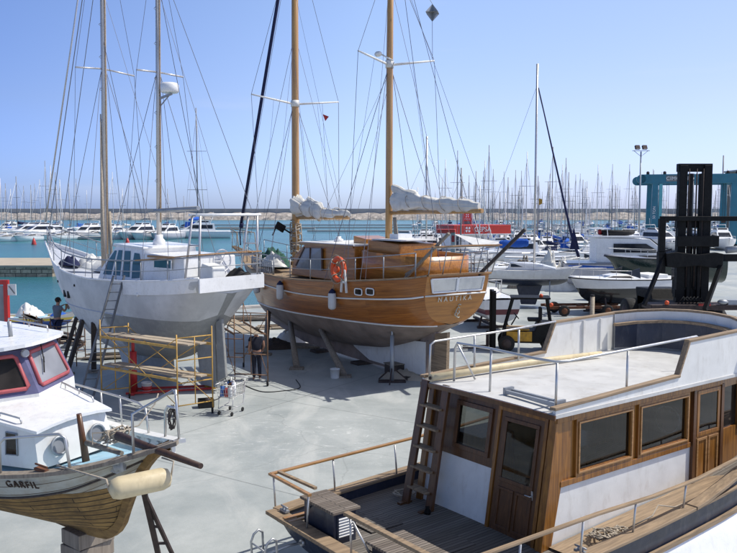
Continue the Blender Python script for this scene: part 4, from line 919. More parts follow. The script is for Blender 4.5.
# props holding the ketch
def gw(x, y, z): return Matrix.Translation(GU.location) @ Matrix.Rotation(GU.rotation_euler.z, 4, 'Z') @ V(x, y, z)
PROP = [((306, 332), (296.7, 369), 'aft of the bow'), ((350, 336), (344, 377), 'beside the white bucket'), ((271, 326), (265, 355), 'nearest the bow')]
for i, (a, b, wh_) in enumerate(PROP):
    p = G(*b); x = (9.0, 6.2, 11.4)[i]; top = gw(*gh.pz(x, 1, (1.15, 1.2, 1.35)[i])); foot = V(p.x, p.y, 0); o = MB(); o.tube([V(0, 0, .05), top-foot], .12, 10, r2=.10); P_ = thing('hull_prop', 'round grey timber prop leaning under the ketch, '+wh_, 'prop', foot, group='timber props under the ketch')
    o.build('post', 'timber', P_); o = MB(); o.box((0, 0, .03), (.5, .4, .06)); o.build('foot_pad', 'timber', P_)
for (x, y, lab) in ((6.5, -1.6, 'timber prop on the far side of the ketch amidships'), (9.5, -1.4, 'timber prop on the far side of the ketch under the foremast')):
    foot = gw(x, y*1.3, 0); top = gw(*gh.pz(x, -1, 1.2)); P_ = thing('hull_prop', lab, 'prop', foot, group='timber props under the ketch'); o = MB(); o.tube([V(0, 0, .05), top-foot], .12, 10, r2=.10); o.build('post', 'timber', P_)
S_ = thing('hull_stand', 'upright steel screw stand under the ketch stern quarter', 'boat stand', G(392, 382))
o = MB(); o.tube([(0, 0, .04), (0, 0, 1.55)], .07, 10); o.tube([(0, 0, 1.3), (0, 0, 1.9)], .035, 8); o.box((0, 0, 1.92), (.3, .3, .05)); o.build('column', 'galv', S_)
o = MB()
for a in (20, 140, 260): o.bar((0, 0, .5), (.55*math.cos(R(a)), .55*math.sin(R(a)), .03), .04)
o.box((0, 0, .03), (.9, .3, .05)); o.build('base', 'darksteel', S_)
for i, x in enumerate((2.0, 5.0, 8.0)):
    P_ = tag(MB().box((0, 0, .05), (.5, 1.1, .10)).build('keel_block', 'timberdark', bev=.01), ('dark timber block under the aft end of the ketch keel', 'dark timber block under the middle of the ketch keel', 'dark timber block under the forward end of the ketch keel')[i], 'keel block', 'timber blocks under the ketch keel'); P_.location = gw(x, 0, 0); P_.rotation_euler.z = GU.rotation_euler.z
# ================================================================== WHITE STEEL KETCH (left centre)
wa = V(-.77, .638, 0).normalized()
W = thing('white_steel_ketch', 'white and grey steel ketch under repair with a pilothouse and two metal masts', 'boat', (-4.15, 24.2, 0), math.atan2(wa.y, wa.x))
wh_ = Hull([0, .5, 1.1, 2, 3.4, 5, 6.8, 8.4, 9.8, 10.9], [1.25, 1.42, 1.52, 1.62, 1.68, 1.66, 1.48, 1.08, .52, .05],
           [3.64, 3.58, 3.52, 3.46, 3.40, 3.38, 3.48, 3.72, 4.12, 4.42], [3.12, 2.40, 1.62, .98, .68, .64, .85, 1.45, 2.5, 3.9],
           [2.2, 2.0, 1.9, 1.9, 2.0, 2.0, 1.8, 1.6, 1.4, 1.3], [0, -.05, -.1, 0, 0, 0, 0, .15, .4, .55], [.6, .6, .62, .62, .6, .6, .64, .7, .8, .9])
def steel_mat():
    m, n, b = base('primed_steel_hull'); t = n.nodes.new('ShaderNodeTexCoord'); s_ = n.nodes.new('ShaderNodeSeparateXYZ'); n.links.new(t.outputs['Object'], s_.inputs[0])
    f = noise(n, .55, 7, .6); g = noise(n, 2.6, 9, .75)
    cc = mix(n, ramp(n, f, (.40, 0), (.55, 1)), (.50, .51, .51), (.66, .665, .66))
    cc = mix(n, ramp(n, g, (.54, 0), (.66, .4)), cc, (.40, .41, .42))
    x = n.nodes.new('ShaderNodeMath'); x.operation = 'ADD'; n.links.new(s_.outputs['X'], x.inputs[0])
    nz_ = n.nodes.new('ShaderNodeMath'); nz_.operation = 'MULTIPLY_ADD'; nz_.inputs[1].default_value = 1.5; nz_.inputs[2].default_value = -.75; n.links.new(f, nz_.inputs[0]); n.links.new(nz_.outputs[0], x.inputs[1])
    bow = n.nodes.new('ShaderNodeMapRange'); bow.inputs[1].default_value = 7.9; bow.inputs[2].default_value = 8.1; n.links.new(x.outputs[0], bow.inputs[0])
    cc = mix(n, bow.outputs[0], cc, (.78, .78, .79)); n.links.new(cc, b.inputs['Base Color']); b.inputs['Roughness'].default_value = .6; bump(n, b, f, .3, .03); return m
M['primed'] = steel_mat()
def under_mat():
    m, n, b = base('patched_underwater_paint'); t = n.nodes.new('ShaderNodeTexCoord'); s_ = n.nodes.new('ShaderNodeSeparateXYZ'); n.links.new(t.outputs['Object'], s_.inputs[0])
    f = noise(n, .8, 8, .65); g = noise(n, 3.5, 9, .8)
    x = n.nodes.new('ShaderNodeMath'); x.operation = 'MULTIPLY_ADD'; x.inputs[1].default_value = 2.2; n.links.new(f, x.inputs[0]); n.links.new(s_.outputs['X'], x.inputs[2])
    k = n.nodes.new('ShaderNodeMapRange'); k.inputs[1].default_value = 5.6; k.inputs[2].default_value = 5.9; n.links.new(x.outputs[0], k.inputs[0])
    cc = mix(n, k.outputs[0], (.27, .275, .265), (.68, .69, .69)); cc = mix(n, ramp(n, g, (.45, 0), (.65, .5)), cc, (.42, .42, .39))
    n.links.new(cc, b.inputs['Base Color']); b.inputs['Roughness'].default_value = .75; bump(n, b, g, .3, .02); return m
M['under'] = under_mat()
two_tone(wh_, lambda x: 2.25+.012*x, W, ['primed', 'under'])
d = MB(); wh_.deck(d, .12, .04, 36); d.build('deck', 'blue_white', W)
b_ = MB()
for side in (1, -1):
    b_.grid([[p+V(0, side*.02, 0) for p in wh_.sheer(side, 12, 0, 3.2)], [wh_.pz(x, side, wh_.q('zd', x)-.40, .035) for x in [3.2*i/12 for i in range(13)]]], sm=False)
b_.box((-.04, 0, 3.43), (.05, 2.54, .42)); b_.build('stern_bulwark', 'white', W)
for side in (1, -1):
    r = MB(); r.tube(wh_.sheer(side, 40, dz=.02), .035, 6); r.build('toe_rail', 'white', W)
    r = MB(); r.tube(wh_.band(lambda x: 2.25+.012*x+.0*x, side, 40, 3.5, 10.2, .012), .018, 5); r.build('chine_line', 'blue_white', W)
# recess in the counter and two square ports forward
for x in (7.55, 7.05): 
    c0 = wh_.pz(x, 1, 2.72, .015); r = MB(); r.box(c0, (.14, .05, .24), (0, 0, -.18)); r.build('hull_port', 'rubber', W)
for x in (8.3, 6.3): r = MB(); r.box(wh_.pz(x, 1, 3.1, .012), (.06, .03, .08)); r.build('scupper', 'rubber', W)
r = MB(); r.lathe(wh_.pz(2.5, 1, 3.05, .0), [(.05, 0), (.07, .03), (.03, .05)], 10, (0, 1, 0)); r.build('hull_fitting', 'white', W)
k_ = MB(); k_.prism([(3.1, .17, .10), (3.2, .17, 1.3), (6.2, .17, 1.4), (5.6, .17, .10)], (0, -.34, 0)); k_.build('keel', 'under', W, bev=.04)
k_ = MB(); k_.prism([(.70, .09, .12), (.80, .09, 2.2), (1.7, .09, 1.6), (1.45, .09, .12)], (0, -.18, 0)); k_.build('skeg', 'under', W, bev=.02)
k_ = MB(); k_.prism([(.30, .05, .5), (.45, .05, 2.3), (.73, .05, 2.2), (.70, .05, .3)], (0, -.10, 0)); k_.build('rudder', 'under', W, bev=.02)
# pilothouse
ph = MB(); prof = [(3.0, 3.2), (3.0, 4.42), (4.55, 4.48), (5.25, 3.75), (5.5, 3.2)]
lo = [(x, 1.20-(z-3.2)*.16, z) for x, z in prof]; hi = [(x, -(1.20-(z-3.2)*.16), z) for x, z in prof]
ph.poly(lo); ph.poly(hi)
for i in range(len(prof)): j = (i+1) % len(prof); ph.poly([lo[i], lo[j], hi[j], hi[i]])
ph.build('pilothouse', 'white', W, bev=.03)
def on_side(x, z): return V(x, 1.20-(z-3.2)*.16+.012, z)
for pl in ([(4.68, 3.52), (5.14, 3.52), (4.98, 3.92), (4.62, 4.32), (4.50, 4.32)], [(4.16, 3.52), (4.56, 3.52), (4.40, 4.34), (4.18, 4.34)], [(3.62, 3.50), (4.04, 3.50), (4.04, 4.33), (3.72, 4.33)], [(3.08, 3.50), (3.50, 3.46), (3.54, 3.9), (3.50, 4.28), (3.22, 4.26), (3.06, 3.9)]):
    g = MB(); g.poly([on_side(*p) for p in pl]); g.build('window', 'glass_blue', W, fix=True)
for y0, y1 in ((.95, .35), (.27, -.27), (-.35, -.95)):
    g = MB(); g.poly([V(5.17, y0, 3.86), V(5.17, y1, 3.86), V(4.67, y1*.95, 4.38), V(4.67, y0*.95, 4.38)]); g.build('windscreen', 'glass_blue', W)
c = MB(); c.prism([(.95, 1.02, 3.3), (1.05, .98, 4.22), (3.0, 1.02, 4.28), (3.0, 1.12, 3.3)], (0, -2.04, 0)); c.build('aft_cabin', 'white', W, bev=.04)
c = MB(); c.prism([(2.9, 1.12, 4.42), (2.9, 1.12, 4.48), (4.66, 1.05, 4.55), (4.66, 1.05, 4.48)], (0, -2.2, 0)); c.build('pilothouse_roof', 'white', W, bev=.01)
window(W, (1.5, 1.075, 3.82), (1, 0, 0), (0, -.03, 1), .95, .34, .05, (0, 1, 0), 'white', 'glass_blue', .02)
c = MB(); c.box((2.1, 1.06, 4.20), (1.3, .05, .07)); c.build('grab_rail', 'oakh', W)
c = MB(); c.prism([(.05, .7, 3.4), (.05, .7, 3.95), (.55, .7, 4.05), (.9, .7, 3.4)], (0, -.5, 0)); c.build('helm_seat', 'whitecloth', W, bev=.04)
c = MB(); c.tube([(.62+.10*math.sin(a)*0, -.15+.34*math.cos(a), 4.08+.34*math.sin(a)) for a in [i/24*2*math.pi for i in range(24)]], .025, 8, closed=True)
for k in range(6): a = k*math.pi/3; c.tube([(.62, -.15, 4.08), (.62, -.15+.34*math.cos(a), 4.08+.34*math.sin(a))], .012, 5)
c.tube([(.62, -.15, 4.08), (.85, -.15, 4.08)], .05, 8); c.bar((.85, -.15, 3.5), (.85, -.15, 4.15), .16, .2); c.build('steering_wheel', 'white', W)
# stern arch, davit bar and mizzen boom
for y in (1.15, -1.15):
    c = MB(); c.tube([(.12, y, 3.6), (.05, y*.97, 5.48)], .035, 8); c.tube([(.85, y*.95, 3.55), (.45, y*.95, 5.48)], .035, 8); c.tube([(.1, y, 4.6), (.6, y*.95, 4.6)], .025, 6); c.tube([(.05, y*.97, 5.48), (.45, y*.95, 5.48)], .035, 6)
    c.build('stern_arch', 'alu', W)
c = MB(); c.tube([(.05, 1.25, 5.50), (.05, -1.25, 5.50)], .045, 8); c.tube([(.45, 1.2, 5.50), (.45, -1.2, 5.50)], .04, 8); c.build('arch_bar', 'white', W)
c = MB(); c.tube([(3.8, 0, 5.62), (1.1, .35, 5.7)], .07, 8); c.build('mizzen_boom', 'galv', W)
for side in (1, -1):
    c = MB()
    def tp(x, z): p = wh_.pt(x, side, 0, -.07); return V(p.x, p.y, p.z+z)
    for x in (.05, 1.2, 2.4, 3.7, 5.1, 6.4, 7.6, 8.8, 9.9, 10.7): c.tube([tp(x, 0), tp(x, .66)], .018, 6)
    c.tube([tp(.05+i*.355, .66) for i in range(31)], .024, 6); c.tube([tp(.05+i*.355, .33) for i in range(31)], .012, 5)
    c.build('guard_rail', 'galv', W)
c = MB(); c.tube([(-.0, 1.22, 4.30), (-.02, 0, 4.32), (0, -1.22, 4.30)], .022, 6); c.tube([(-.0, 1.22, 3.98), (-.02, 0, 3.98), (0, -1.22, 3.98)], .014, 6); c.build('stern_rail', 'galv', W)
c = MB(); c.strip([(2.6, 1.60, 4.10), (1.2, 1.5, 4.22), (0, 1.24, 4.34), (-.05, 0, 4.37), (0, -1.2, 4.36)], .09, .035); c.build('rail_capping', 'oakh', W)
def wmast(x, z0, top, r0, sps, name, rk_=.026):
    X_ = x
    f = MB(); f.tube([(x, 0, z0), (x-rk_*(top-z0), 0, top)], r0, 12, r2=r0*.9); mm = f.build('mast', 'alu', W)
    f = MB(); f.bar((x-r0*1.0-rk_*.8, 0, z0+.8), (x-rk_*(top-z0)-r0, 0, top), .04, .03); f.build('sail_track', 'weather', mm)
    for z, hl, up in sps:
        x = X_-rk_*(z-z0); f = MB(); f.tube([(x, r0, z), (x-.12, hl, z+up)], .028, 8); f.tube([(x, -r0, z), (x-.12, -hl, z+up)], .028, 8); f.build('spreader', 'alu', mm)
    f = MB()
    for s_ in (1, -1):
        for z, hl, up in sps:
            wire(f, (x-.12, s_*hl, z+up), (x-.03, 0, top-.4), .009); wire(f, (x-.12, s_*hl, z+up), wh_.pt(x-.2, s_, 0, -.03), .009)
        wire(f, (x, s_*r0, sps[0][0]-.1), wh_.pt(x-1.1, s_, 0, -.03), .009); wire(f, (x, s_*r0, sps[0][0]-.1), wh_.pt(x+.9, s_, 0, -.03), .009)
        wire(f, (x-.1, s_*.1, sps[0][0]+2.3), wh_.pt(max(.2, x-2.4), s_, 0, -.03), .007)
    f.build('shroud', 'wire', mm)
    f = MB(); x = X_
    for k in range(int((top-z0)/1.1)): x = X_-rk_*(1+k*1.1); f.tube([(x, r0, z0+1+k*1.1), (x, r0+.07, z0+1.04+k*1.1), (x, r0, z0+1.1+k*1.1)], .01, 4)
    f.build('mast_step', 'galv', mm); return mm
wm1 = wmast(6.8, 3.3, 17, .105, [(10.55, 1.15, -.1), ], 'main'); wm2 = wmast(3.62, 4.45, 15, .085, [(10.1, .9, -.05)], 'mizzen')
c = MB(); c.lathe((3.62, 0, 4.42), [(.20, 0), (.20, .22), (.13, .30), (.13, .42)], 14); c.build('mast_boot', 'white', W)
f = MB(); wire(f, (6.7, 0, 16.5), (10.8, 0, 4.5), .018); wire(f, (6.7, 0, 14.5), (9.9, 0, 4.3), .014); wire(f, (3.8, 0, 14.5), (.05, 1.0, 5.4)); wire(f, (3.8, 0, 14.5), (.05, -1.0, 5.4)); wire(f, (3.85, 0, 14.8), (6.75, 0, 16)); wire(f, (3.8, .5, 5.4), (6.75, 0, 12)); f.build('stay', 'wire', W)
f = MB(); f.tube([(6.7, .1, 16.8), (10.7, .12, 5.2)], .032, 6); f.build('furling_foil', 'alu', W)
f = MB(); f.lathe((3.05, -.12, 9.42), [(.26, 0), (.30, .05), (.30, .24), (.24, .31)], 18); f.build('radar_dome', 'white', W)
f = MB(); f.bar((3.5, 0, 9.25), (2.95, -.12, 9.38), .08, .06); f.bar((3.5, 0, 8.95), (3.05, -.12, 9.36), .03, .03); f.build('radar_bracket', 'galv', W)
f = MB(); f.tube([(6.72, .14, 3.6), (6.72, .14, 5.2), (6.7, .12, 9)], .05, 6, radii=[.09, .08, .02]); f.tube([(6.66, -.14, 3.6), (6.7, -.14, 5.6)], .06, 6); f.build('halyard_bundle', 'rope', W)
def bag(name, mt, label, cat, loc, rx, ry, h, seed, rz=0, **k):
    o = heap(seed, rx, ry, h, **k).build(name, mt); tag(o, label, cat); o.location = loc; o.rotation_euler.z = rz; return o
def ww(x, y, z): return Matrix.Translation(W.location) @ Matrix.Rotation(W.rotation_euler.z, 4, 'Z') @ V(x, y, z)
bag('blue_sail_bag', 'navycloth', 'dark blue bag lying inside the bow rail of the white ketch', 'bag', ww(8.3, .55, 3.66), .55, .3, .35, 21, W.rotation_euler.z)
bag('cloth_pile', 'whitecloth', 'pile of white cloth on the foredeck of the white ketch', 'cloth', ww(7.8, -.2, 3.5), .8, .5, .5, 22)
bag('dark_gear_heap', 'rubber', 'black gear heaped at the stern corner of the white ketch', 'gear', ww(.35, -.6, 3.5), .45, .35, .35, 23)
dc = thing('deck_dinghy', 'upturned pale dinghy lying on the foredeck behind the mast', 'dinghy', ww(7.3, -.35, 3.45), W.rotation_euler.z)
o = MB(); o.grid([[V(x, y*(1-.6*max(0, x-.3)**2), .42*(1-abs(y/.6)**2.2)+.02) for y in (-.6, -.5, -.3, 0, .3, .5, .6)] for x in [-1.2+.22*i for i in range(12)]]); o.build('hull', 'white_old', dc)

# ================================================================== GARFIL (near left fishing boat)
fa = V(.8, -.6, 0)
Fb = thing('fishing_boat', 'small old wooden fishing boat with red framed windscreen and white cabin, near left', 'boat', (-1.75, 8.55, 0), math.atan2(-.6, .8)); Fb.rotation_euler.x = R(4)
# heel turns about the boat's own long axis at deck height
fh = Hull([-7.2, -5.5, -3.9, -2.5, -1.45, -.75, -.22], [1.05, 1.25, 1.2, .98, .70, .38, .05], [2.52, 2.46, 2.48, 2.58, 2.74, 2.92, 3.10],
          [1.85, 1.72, 1.66, 1.66, 1.70, 1.78, 1.95], [1.9, 1.8, 1.7, 1.55, 1.4, 1.3, 1.2], [0, 0, 0, .05, .36, .82, 1.18], [.62, .62, .62, .68, .75, .85, .95], re=.5)
M['darkspar'] = wood('dark_brown_spar', (.03, .015, .01), (.09, .045, .03), .6, axis=(9, 9, .6))
M['strake_old'] = wood('chipped_white_strakes', (.34, .36, .33), (.50, .51, .47), .7, plank=.135, uv=True, gap=(.12, .09, .06), gapw=.006, length=6, dirt=(.22, .15, .08), dirt_amt=.6, bmp=.2)
two_tone(fh, lambda x: fh.q('zd', x)-.30-max(0, x+1.5)*.22, Fb, ['strake_old', 'llaut'], 40, 4, 10)
d = MB(); fh.deck(d, .17, .06, 36, camber=.06); d.build('deck', 'skyblue', Fb)
b_ = MB(); fh.bulwark(b_, .17, .07, 36); b_.build('bulwark_lining', 'white_old', Fb)
r = MB()
for x in [-6+.32*i for i in range(18)]:
    for side in (1,): hb = fh.q('hb', x)-.09; r.box((x, side*hb, fh.q('zd', x)-.09), (.05, .05, .16))
pieces('bulwark_rib', 'white_old', Fb, [MB().box((x, (fh.q('hb', x)-.10), fh.q('zd', x)-.09), (.05, .05, .17)) for x in [-5.6+.36*i for i in range(15)]])
for side in (1, -1):
    r = MB(); r.strip(fh.sheer(side, 40, off=-.04, dz=.02), .13, .045); r.build('cap_rail', 'white_old' if side > 0 else 'timber', Fb)
    r = MB(); r.tube(fh.band(lambda x: fh.q('zd', x)-.295, side, 40, -7, -.15, .012), .014, 5); r.build('rubbing_strake', 'timberdark', Fb)
# stem and keel: one curved timber
cl = [fh.pt(x, 0, 1) for x in [-7+.34*i for i in range(20)]+[-.3]]; cl += [fh.pt(-.22, 0, u) for u in (1, .85, .7, .55, .4, .28, .18, .1, .04)]
kp = MB(); outp = []
for i, p in enumerate(cl):
    q0 = cl[max(0, i-1)]; q1 = cl[min(len(cl)-1, i+1)]; t_ = (q1-q0).normalized(); nrm_ = V(t_.z, 0, -t_.x); outp.append(p+nrm_*.085)
kp.grid([[V(p.x, .05, p.z+.03) for p in cl], [V(p.x, .04, p.z) for p in outp], [V(p.x, -.04, p.z) for p in outp], [V(p.x, -.05, p.z+.03) for p in cl]], sm=False); kp.build('keel_and_stem', 'golden', Fb)
tr_ = MB()
_before = set(Fb.children)
# trunk cabin
ZT = 2.47
q8 = [(-3.95, .74), (-2.50, .52)]
def tpt(x, y, z): return V(x, y, z)
tk = MB(); t0 = [(-4.2, .74, ZT-.1), (-2.46, .54, ZT+.02), (-2.40, .28, ZT+.03), (-2.40, -.28, ZT+.03), (-2.46, -.54, ZT+.02), (-4.2, -.76, ZT-.1)]
t1 = [(-4.2, .72, 3.06), (-2.56, .50, 2.95), (-2.50, .26, 2.97), (-2.50, -.26, 2.97), (-2.56, -.50, 2.95), (-4.2, -.72, 3.06)]
for i in range(6): j = (i+1) % 6; tk.poly([t0[i], t0[j], t1[j], t1[i]])
tk.build('trunk_cabin', 'white_old', Fb)
rf = MB(); rows = []
for x, hw, z in ((-4.2, .76, 3.08), (-3.4, .68, 3.04), (-2.9, .60, 3.0), (-2.44, .53, 2.97)): rows.append([V(x, hw*t, z+.05*(1-t*t)) for t in (-1, -.6, -.2, .2, .6, 1)])
rf.grid(rows, sm=False); lo = [[p-V(0, 0, .035) for p in r] for r in rows]
for a, b in ((rows[-1], lo[-1]), ([r[0] for r in rows], [r[0] for r in lo]), ([r[-1] for r in rows], [r[-1] for r in lo])): rf.grid([a, b], sm=False)
rf.build('trunk_roof', 'white', Fb)
for y in (.27, -.27):
    s_ = MB(); s_.tube([(-2.41-.02*math.sin(a), y+.105*math.cos(a), 2.72+.105*math.sin(a)) for a in [i/18*2*math.pi for i in range(18)]], .018, 6, closed=True); po = s_.build('porthole', 'galv', Fb); g = MB(); g.lathe((-2.435, y, 2.72), [(.10, 0), (.10, .012)], 18, (1, 0, .1)); g.build('pane', 'glass_grey', po)
for x0 in (-3.55, -3.05):
    w_ = MB(); yy = lambda x: -(.76+(x+4.2)*-.126)-.004; pts = [V(x0, yy(x0), 2.60), V(x0+.22, yy(x0+.22), 2.62), V(x0+.20, yy(x0+.2)+.03, 2.88), V(x0+.0, yy(x0)+.03, 2.88)]
    w_.poly(pts); w_.build('side_window', 'glass', Fb, fix=True); w_ = MB()
    w_.tube(pts, .012, 5, closed=True); w_.build('window_rim', 'galv', Fb)
for side in (1, -1):
    r = MB(); r.tube([(-4.0, side*.66, 3.10), (-3.98, side*.66, 3.15), (-2.82, side*.51, 3.07), (-2.80, side*.51, 3.01)], .013, 6)
    for x in (-3.6, -3.2): r.tube([(x, side*(.66-(x+4)*.125), 3.05), (x, side*(.66-(x+4)*.125), 3.13)], .010, 5)
    r.build('roof_handrail', 'steel', Fb)
r = MB(); r.lathe((-3.8, .05, 3.12), [(.045, 0), (.045, .05), (.02, .08)], 10); r.build('roof_vent', 'galv', Fb)
_trunk = set(Fb.children)-_before
# wheelhouse: V windscreen in red frames
wb = [(-4.25, .80), (-3.72, .34), (-3.68, 0), (-3.72, -.34), (-4.25, -.80)]
P_b = [V(-6.6, .84, 0), V(-4.12, .80, 0), V(-3.70, .0, 0), V(-4.12, -.80, 0), V(-6.6, -.84, 0)]; tpx = [V(-6.6, .80, 0), V(-4.42, .74, 0), V(-4.05, 0, 0), V(-4.42, -.74, 0), V(-6.6, -.80, 0)]
wl_ = MB()
for z0, z1, f0, f1 in ((2.3, 3.14, -1.2, 0), ):
    for i in range(5): j = (i+1) % 5; wl_.poly([P_b[i]+V(0, 0, z0), P_b[j]+V(0, 0, z0), P_b[j]+V(0, 0, z1), P_b[i]+V(0, 0, z1)])
wl_.build('wheelhouse_lower', 'white_old', Fb)
wu = MB()
for i in range(5): j = (i+1) % 5; wu.poly([P_b[i]+V(0, 0, 3.14), P_b[j]+V(0, 0, 3.14), tpx[j]+V(0, 0, 3.70), tpx[i]+V(0, 0, 3.70)])
wu.build('wheelhouse_upper', 'purple', Fb)
for i, gm in ((1, 'glass_grey'), (2, 'glass')):
    a, b, c_, d_ = P_b[i]+V(0, 0, 3.14), P_b[i+1]+V(0, 0, 3.14), tpx[i+1]+V(0, 0, 3.70), tpx[i]+V(0, 0, 3.70); nn = (b-a).cross(d_-a).normalized()
    if nn.x < 0: nn = -nn
    L_p = lambda s_, t_: (a.lerp(b, s_)).lerp(d_.lerp(c_, s_), t_)+nn*.015
    pts = [L_p(*p) for p in ((.10, .18), (.14, .13), (.86, .13), (.90, .18), (.88, .82), (.84, .87), (.16, .87), (.12, .82))]
    f = MB(); f.tube(pts, .028, 8, closed=True); fo = f.build('windscreen_frame', 'pinkred', Fb); g = MB(); g.poly([p+nn*-.004 for p in pts]); g.build('pane', gm, fo)
    f = MB(); f.tube([L_p(.5, 1.0)+nn*.02, L_p(.66, .55)+nn*.04], .008, 5); f.tube([L_p(.60, .66)+nn*.03, L_p(.75, .35)+nn*.03], .010, 5); f.build('wiper', 'rubber', fo)
for side in (1, -1):
    a, b = V(-6.3, side*.835, 3.2), V(-4.5, side*.81, 3.2); f = MB(); pts = [a, b, b+V(-.22, -side*.05, .40), a+V(0, -side*.05, .40)]; f.tube(pts, .026, 6, closed=True); fo = f.build('side_window_frame', 'pinkred', Fb); g = MB(); g.poly([p+V(0, side*.006, 0) for p in pts]); g.build('pane', 'glass', fo)
r = MB(); rr = []
for x, hw, z in ((-6.7, .92, 3.76), (-5.5, .94, 3.77), (-4.45, .90, 3.75), (-4.2, .70, 3.74), (-3.92, .30, 3.74), (-3.84, .05, 3.74)): rr.append([V(x, hw*t, 3.74+.07*(1-(hw*t/.94)**2)) for t in (-1, -.5, 0, .5, 1)])
r.grid(rr, sm=False); l2 = [[p-V(0, 0, .05) for p in q_] for q_ in rr]; r.grid(l2, sm=False)
for a, b in ((rr[-1], l2[-1]), (rr[0], l2[0]), ([q_[0] for q_ in rr], [q_[0] for q_ in l2]), ([q_[-1] for q_ in rr], [q_[-1] for q_ in l2])): r.grid([a, b], sm=False)
r.build('wheelhouse_roof', 'white', Fb)
r = MB(); r.tube([(-5.6, .70, 3.80), (-5.58, .70, 3.88), (-4.5, .68, 3.86), (-4.48, .68, 3.78)], .013, 6); r.tube([(-5.0, .69, 3.8), (-5.0, .69, 3.87)], .01, 5); r.build('roof_handrail', 'steel', Fb)
r = MB(); r.tube([(-4.55, .15, 3.80), (-4.55, .15, 4.02)], .03, 8); r.build('roof_post', 'galv', Fb)
r = MB(); r.lathe((-3.98, .0, 3.66), [(.03, -.02), (.06, .02), (.05, .06)], 10, (1, 0, 0)); r.build('deck_lamp', 'galv', Fb)
for o in set(Fb.children)-_before: o.location = (.12, .10, .03) if o in _trunk else (.38, .22, .03)
# posts, hoops and rails on deck
r = MB(); r.tube([(-2.05, .02, 2.52), (-2.08, .0, 3.14)], .05, 8, r2=.032); r.build('samson_post', 'teakd', Fb)
def hoop(pts, name='bow_hoop', r_=.017): r = MB(); r.tube(pts, r_, 8); return r.build(name, 'steel', Fb)
g0 = lambda x, s_, dz=0: fh.pt(x, s_, 0, -.04)+V(0, 0, dz)
hoop([g0(-2.35, -1), g0(-2.30, -1, .40), g0(-2.22, -1, .46), g0(-1.45, -1, .45), g0(-1.38, -1, .40), g0(-1.35, -1, 0)])
hoop([g0(-5.5, -1, .45), g0(-4, -1, .42), g0(-2.32, -1, .40)], 'side_rail', .013)
hoop([g0(-5.2, 1, .52), g0(-4, 1, .5), g0(-2.6, 1, .46), g0(-2.0, 1, .42), g0(-1.8, 1, .36), g0(-1.75, 1, 0)], 'side_rail', .016)
for x in (-4.4, -3.2, -2.6): hoop([g0(x, 1), g0(x, 1, .48)], 'rail_stanchion', .013)
hoop([g0(-1.15, 1), g0(-1.05, 1, .36), g0(-.9, 1, .42), g0(-.35, 1, .40)]); hoop([g0(-.65, -1), g0(-.63, -1, .48), g0(-.45, 1, .60), g0(-.24, 1, .55)]); hoop([g0(-.25, 1), g0(-.25, 1, .60)], 'jackstaff', .014)
r = MB(); r.lathe((-1.0, -.30, 2.78), [(.05, 0), (.07, .03), (.04, .05), (.07, .09), (.05, .12)], 12, (.8, .5, .1)); r.box((-1.05, -.25, 2.74), (.2, .12, .06)); r.build('anchor_winch', 'galv', Fb)
r = MB(); x = -1.75; r.box((x, -fh.q('hb', x)+.06, 2.74), (.22, .06, .03)); r.tube([(x-.12, -fh.q('hb', x)+.06, 2.79), (x+.12, -fh.q('hb', x)+.06, 2.79)], .012, 6); r.build('cleat', 'rust', Fb)
t0 = (fh.pz(-2.1, -1, 2.5)-fh.pz(-2.7, -1, 2.45)).normalized(); mid = fh.pz(-1.95, -1, fh.q('zd', -1.95)-.105, .02)
lettering('GARFIL', .13, 'letter_dark', Fb, frame3(mid+V(0, 0, 0), t0, (0, -.35, 1)), spacing=1.25, ext=.006)
mid = fh.pz(-2.95, -1, fh.q('zd', -2.95)-.12, .02); lettering('2ª', .10, 'letter_dark', Fb, frame3(mid, t0, (0, -.35, 1)), ext=.006)
def fw(x, y, z): return Matrix.Translation(Fb.location) @ Euler((R(4), 0, Fb.rotation_euler.z)).to_matrix().to_4x4() @ V(x, y, z)
# bowsprit spar, ropes, fender, things lying on the foredeck
sp_ = MB(); a, b = fw(-1.75, .25, 2.93), fw(-.05, -.72, 3.0); ppx = G(200, 466, 2.72)
def local_tube(name, pts, r_, mt, label, cat, n=10, **k):
    o0 = V(*pts[0]); o = MB(); o.tube([V(*p)-o0 for p in pts], r_, n, **k); ob = tag(o.build(name, mt), label, cat); ob.location = o0; return ob
sA = G(118, 436, 3.02); sB = G(201, 466, 3.02)
local_tube('wooden_spar', [sA, sA.lerp(sB, .35), sB], .05, 'darkspar', 'brown wooden spar sticking out over the bow of the near left boat', 'spar', radii=[.055, .045, .03])
local_tube('boat_hook', [fw(-2.0, .02, 2.78), fw(-1.1, -.12, 2.86)], .032, 'timber', 'short grey pole lying beside the spar on the foredeck', 'pole', radii=[.035, .028])
c = MB(); c0 = fw(-1.5, .10, 2.93)
q = random.Random(12)
for k in range(7): c.tube([(q.uniform(-.06, .06)+(.08+.05*q.random())*math.cos(a)+.12*math.sin(a*2+k)*.5, .14*math.sin(a)+q.uniform(-.03, .03), .07*math.sin(a*2+k)+.02) for a in [i/14*2*math.pi for i in range(14)]], .010, 5, closed=True)
c.tube([(0, 0, .05), (.2, .25, .06), (.35, .45, .28), (.38, .5, .4)], .009, 5); c.tube([(0, 0, .05), (-.3, .05, .02), (-.25, -.1, -.08)], .009, 5); o = tag(c.build('rope_tangle', 'rope'), 'tangle of pale rope wound round the spar on the foredeck', 'rope'); o.location = c0
c = MB(); q = random.Random(5)
for k in range(5): c.tube([(.03*math.cos(a)+q.uniform(-.02, .02), .02*math.sin(a), -.13+.14*math.sin(a)*1.0+q.uniform(-.01, .01)) for a in [i/12*2*math.pi for i in range(12)]], .008, 4, closed=True)
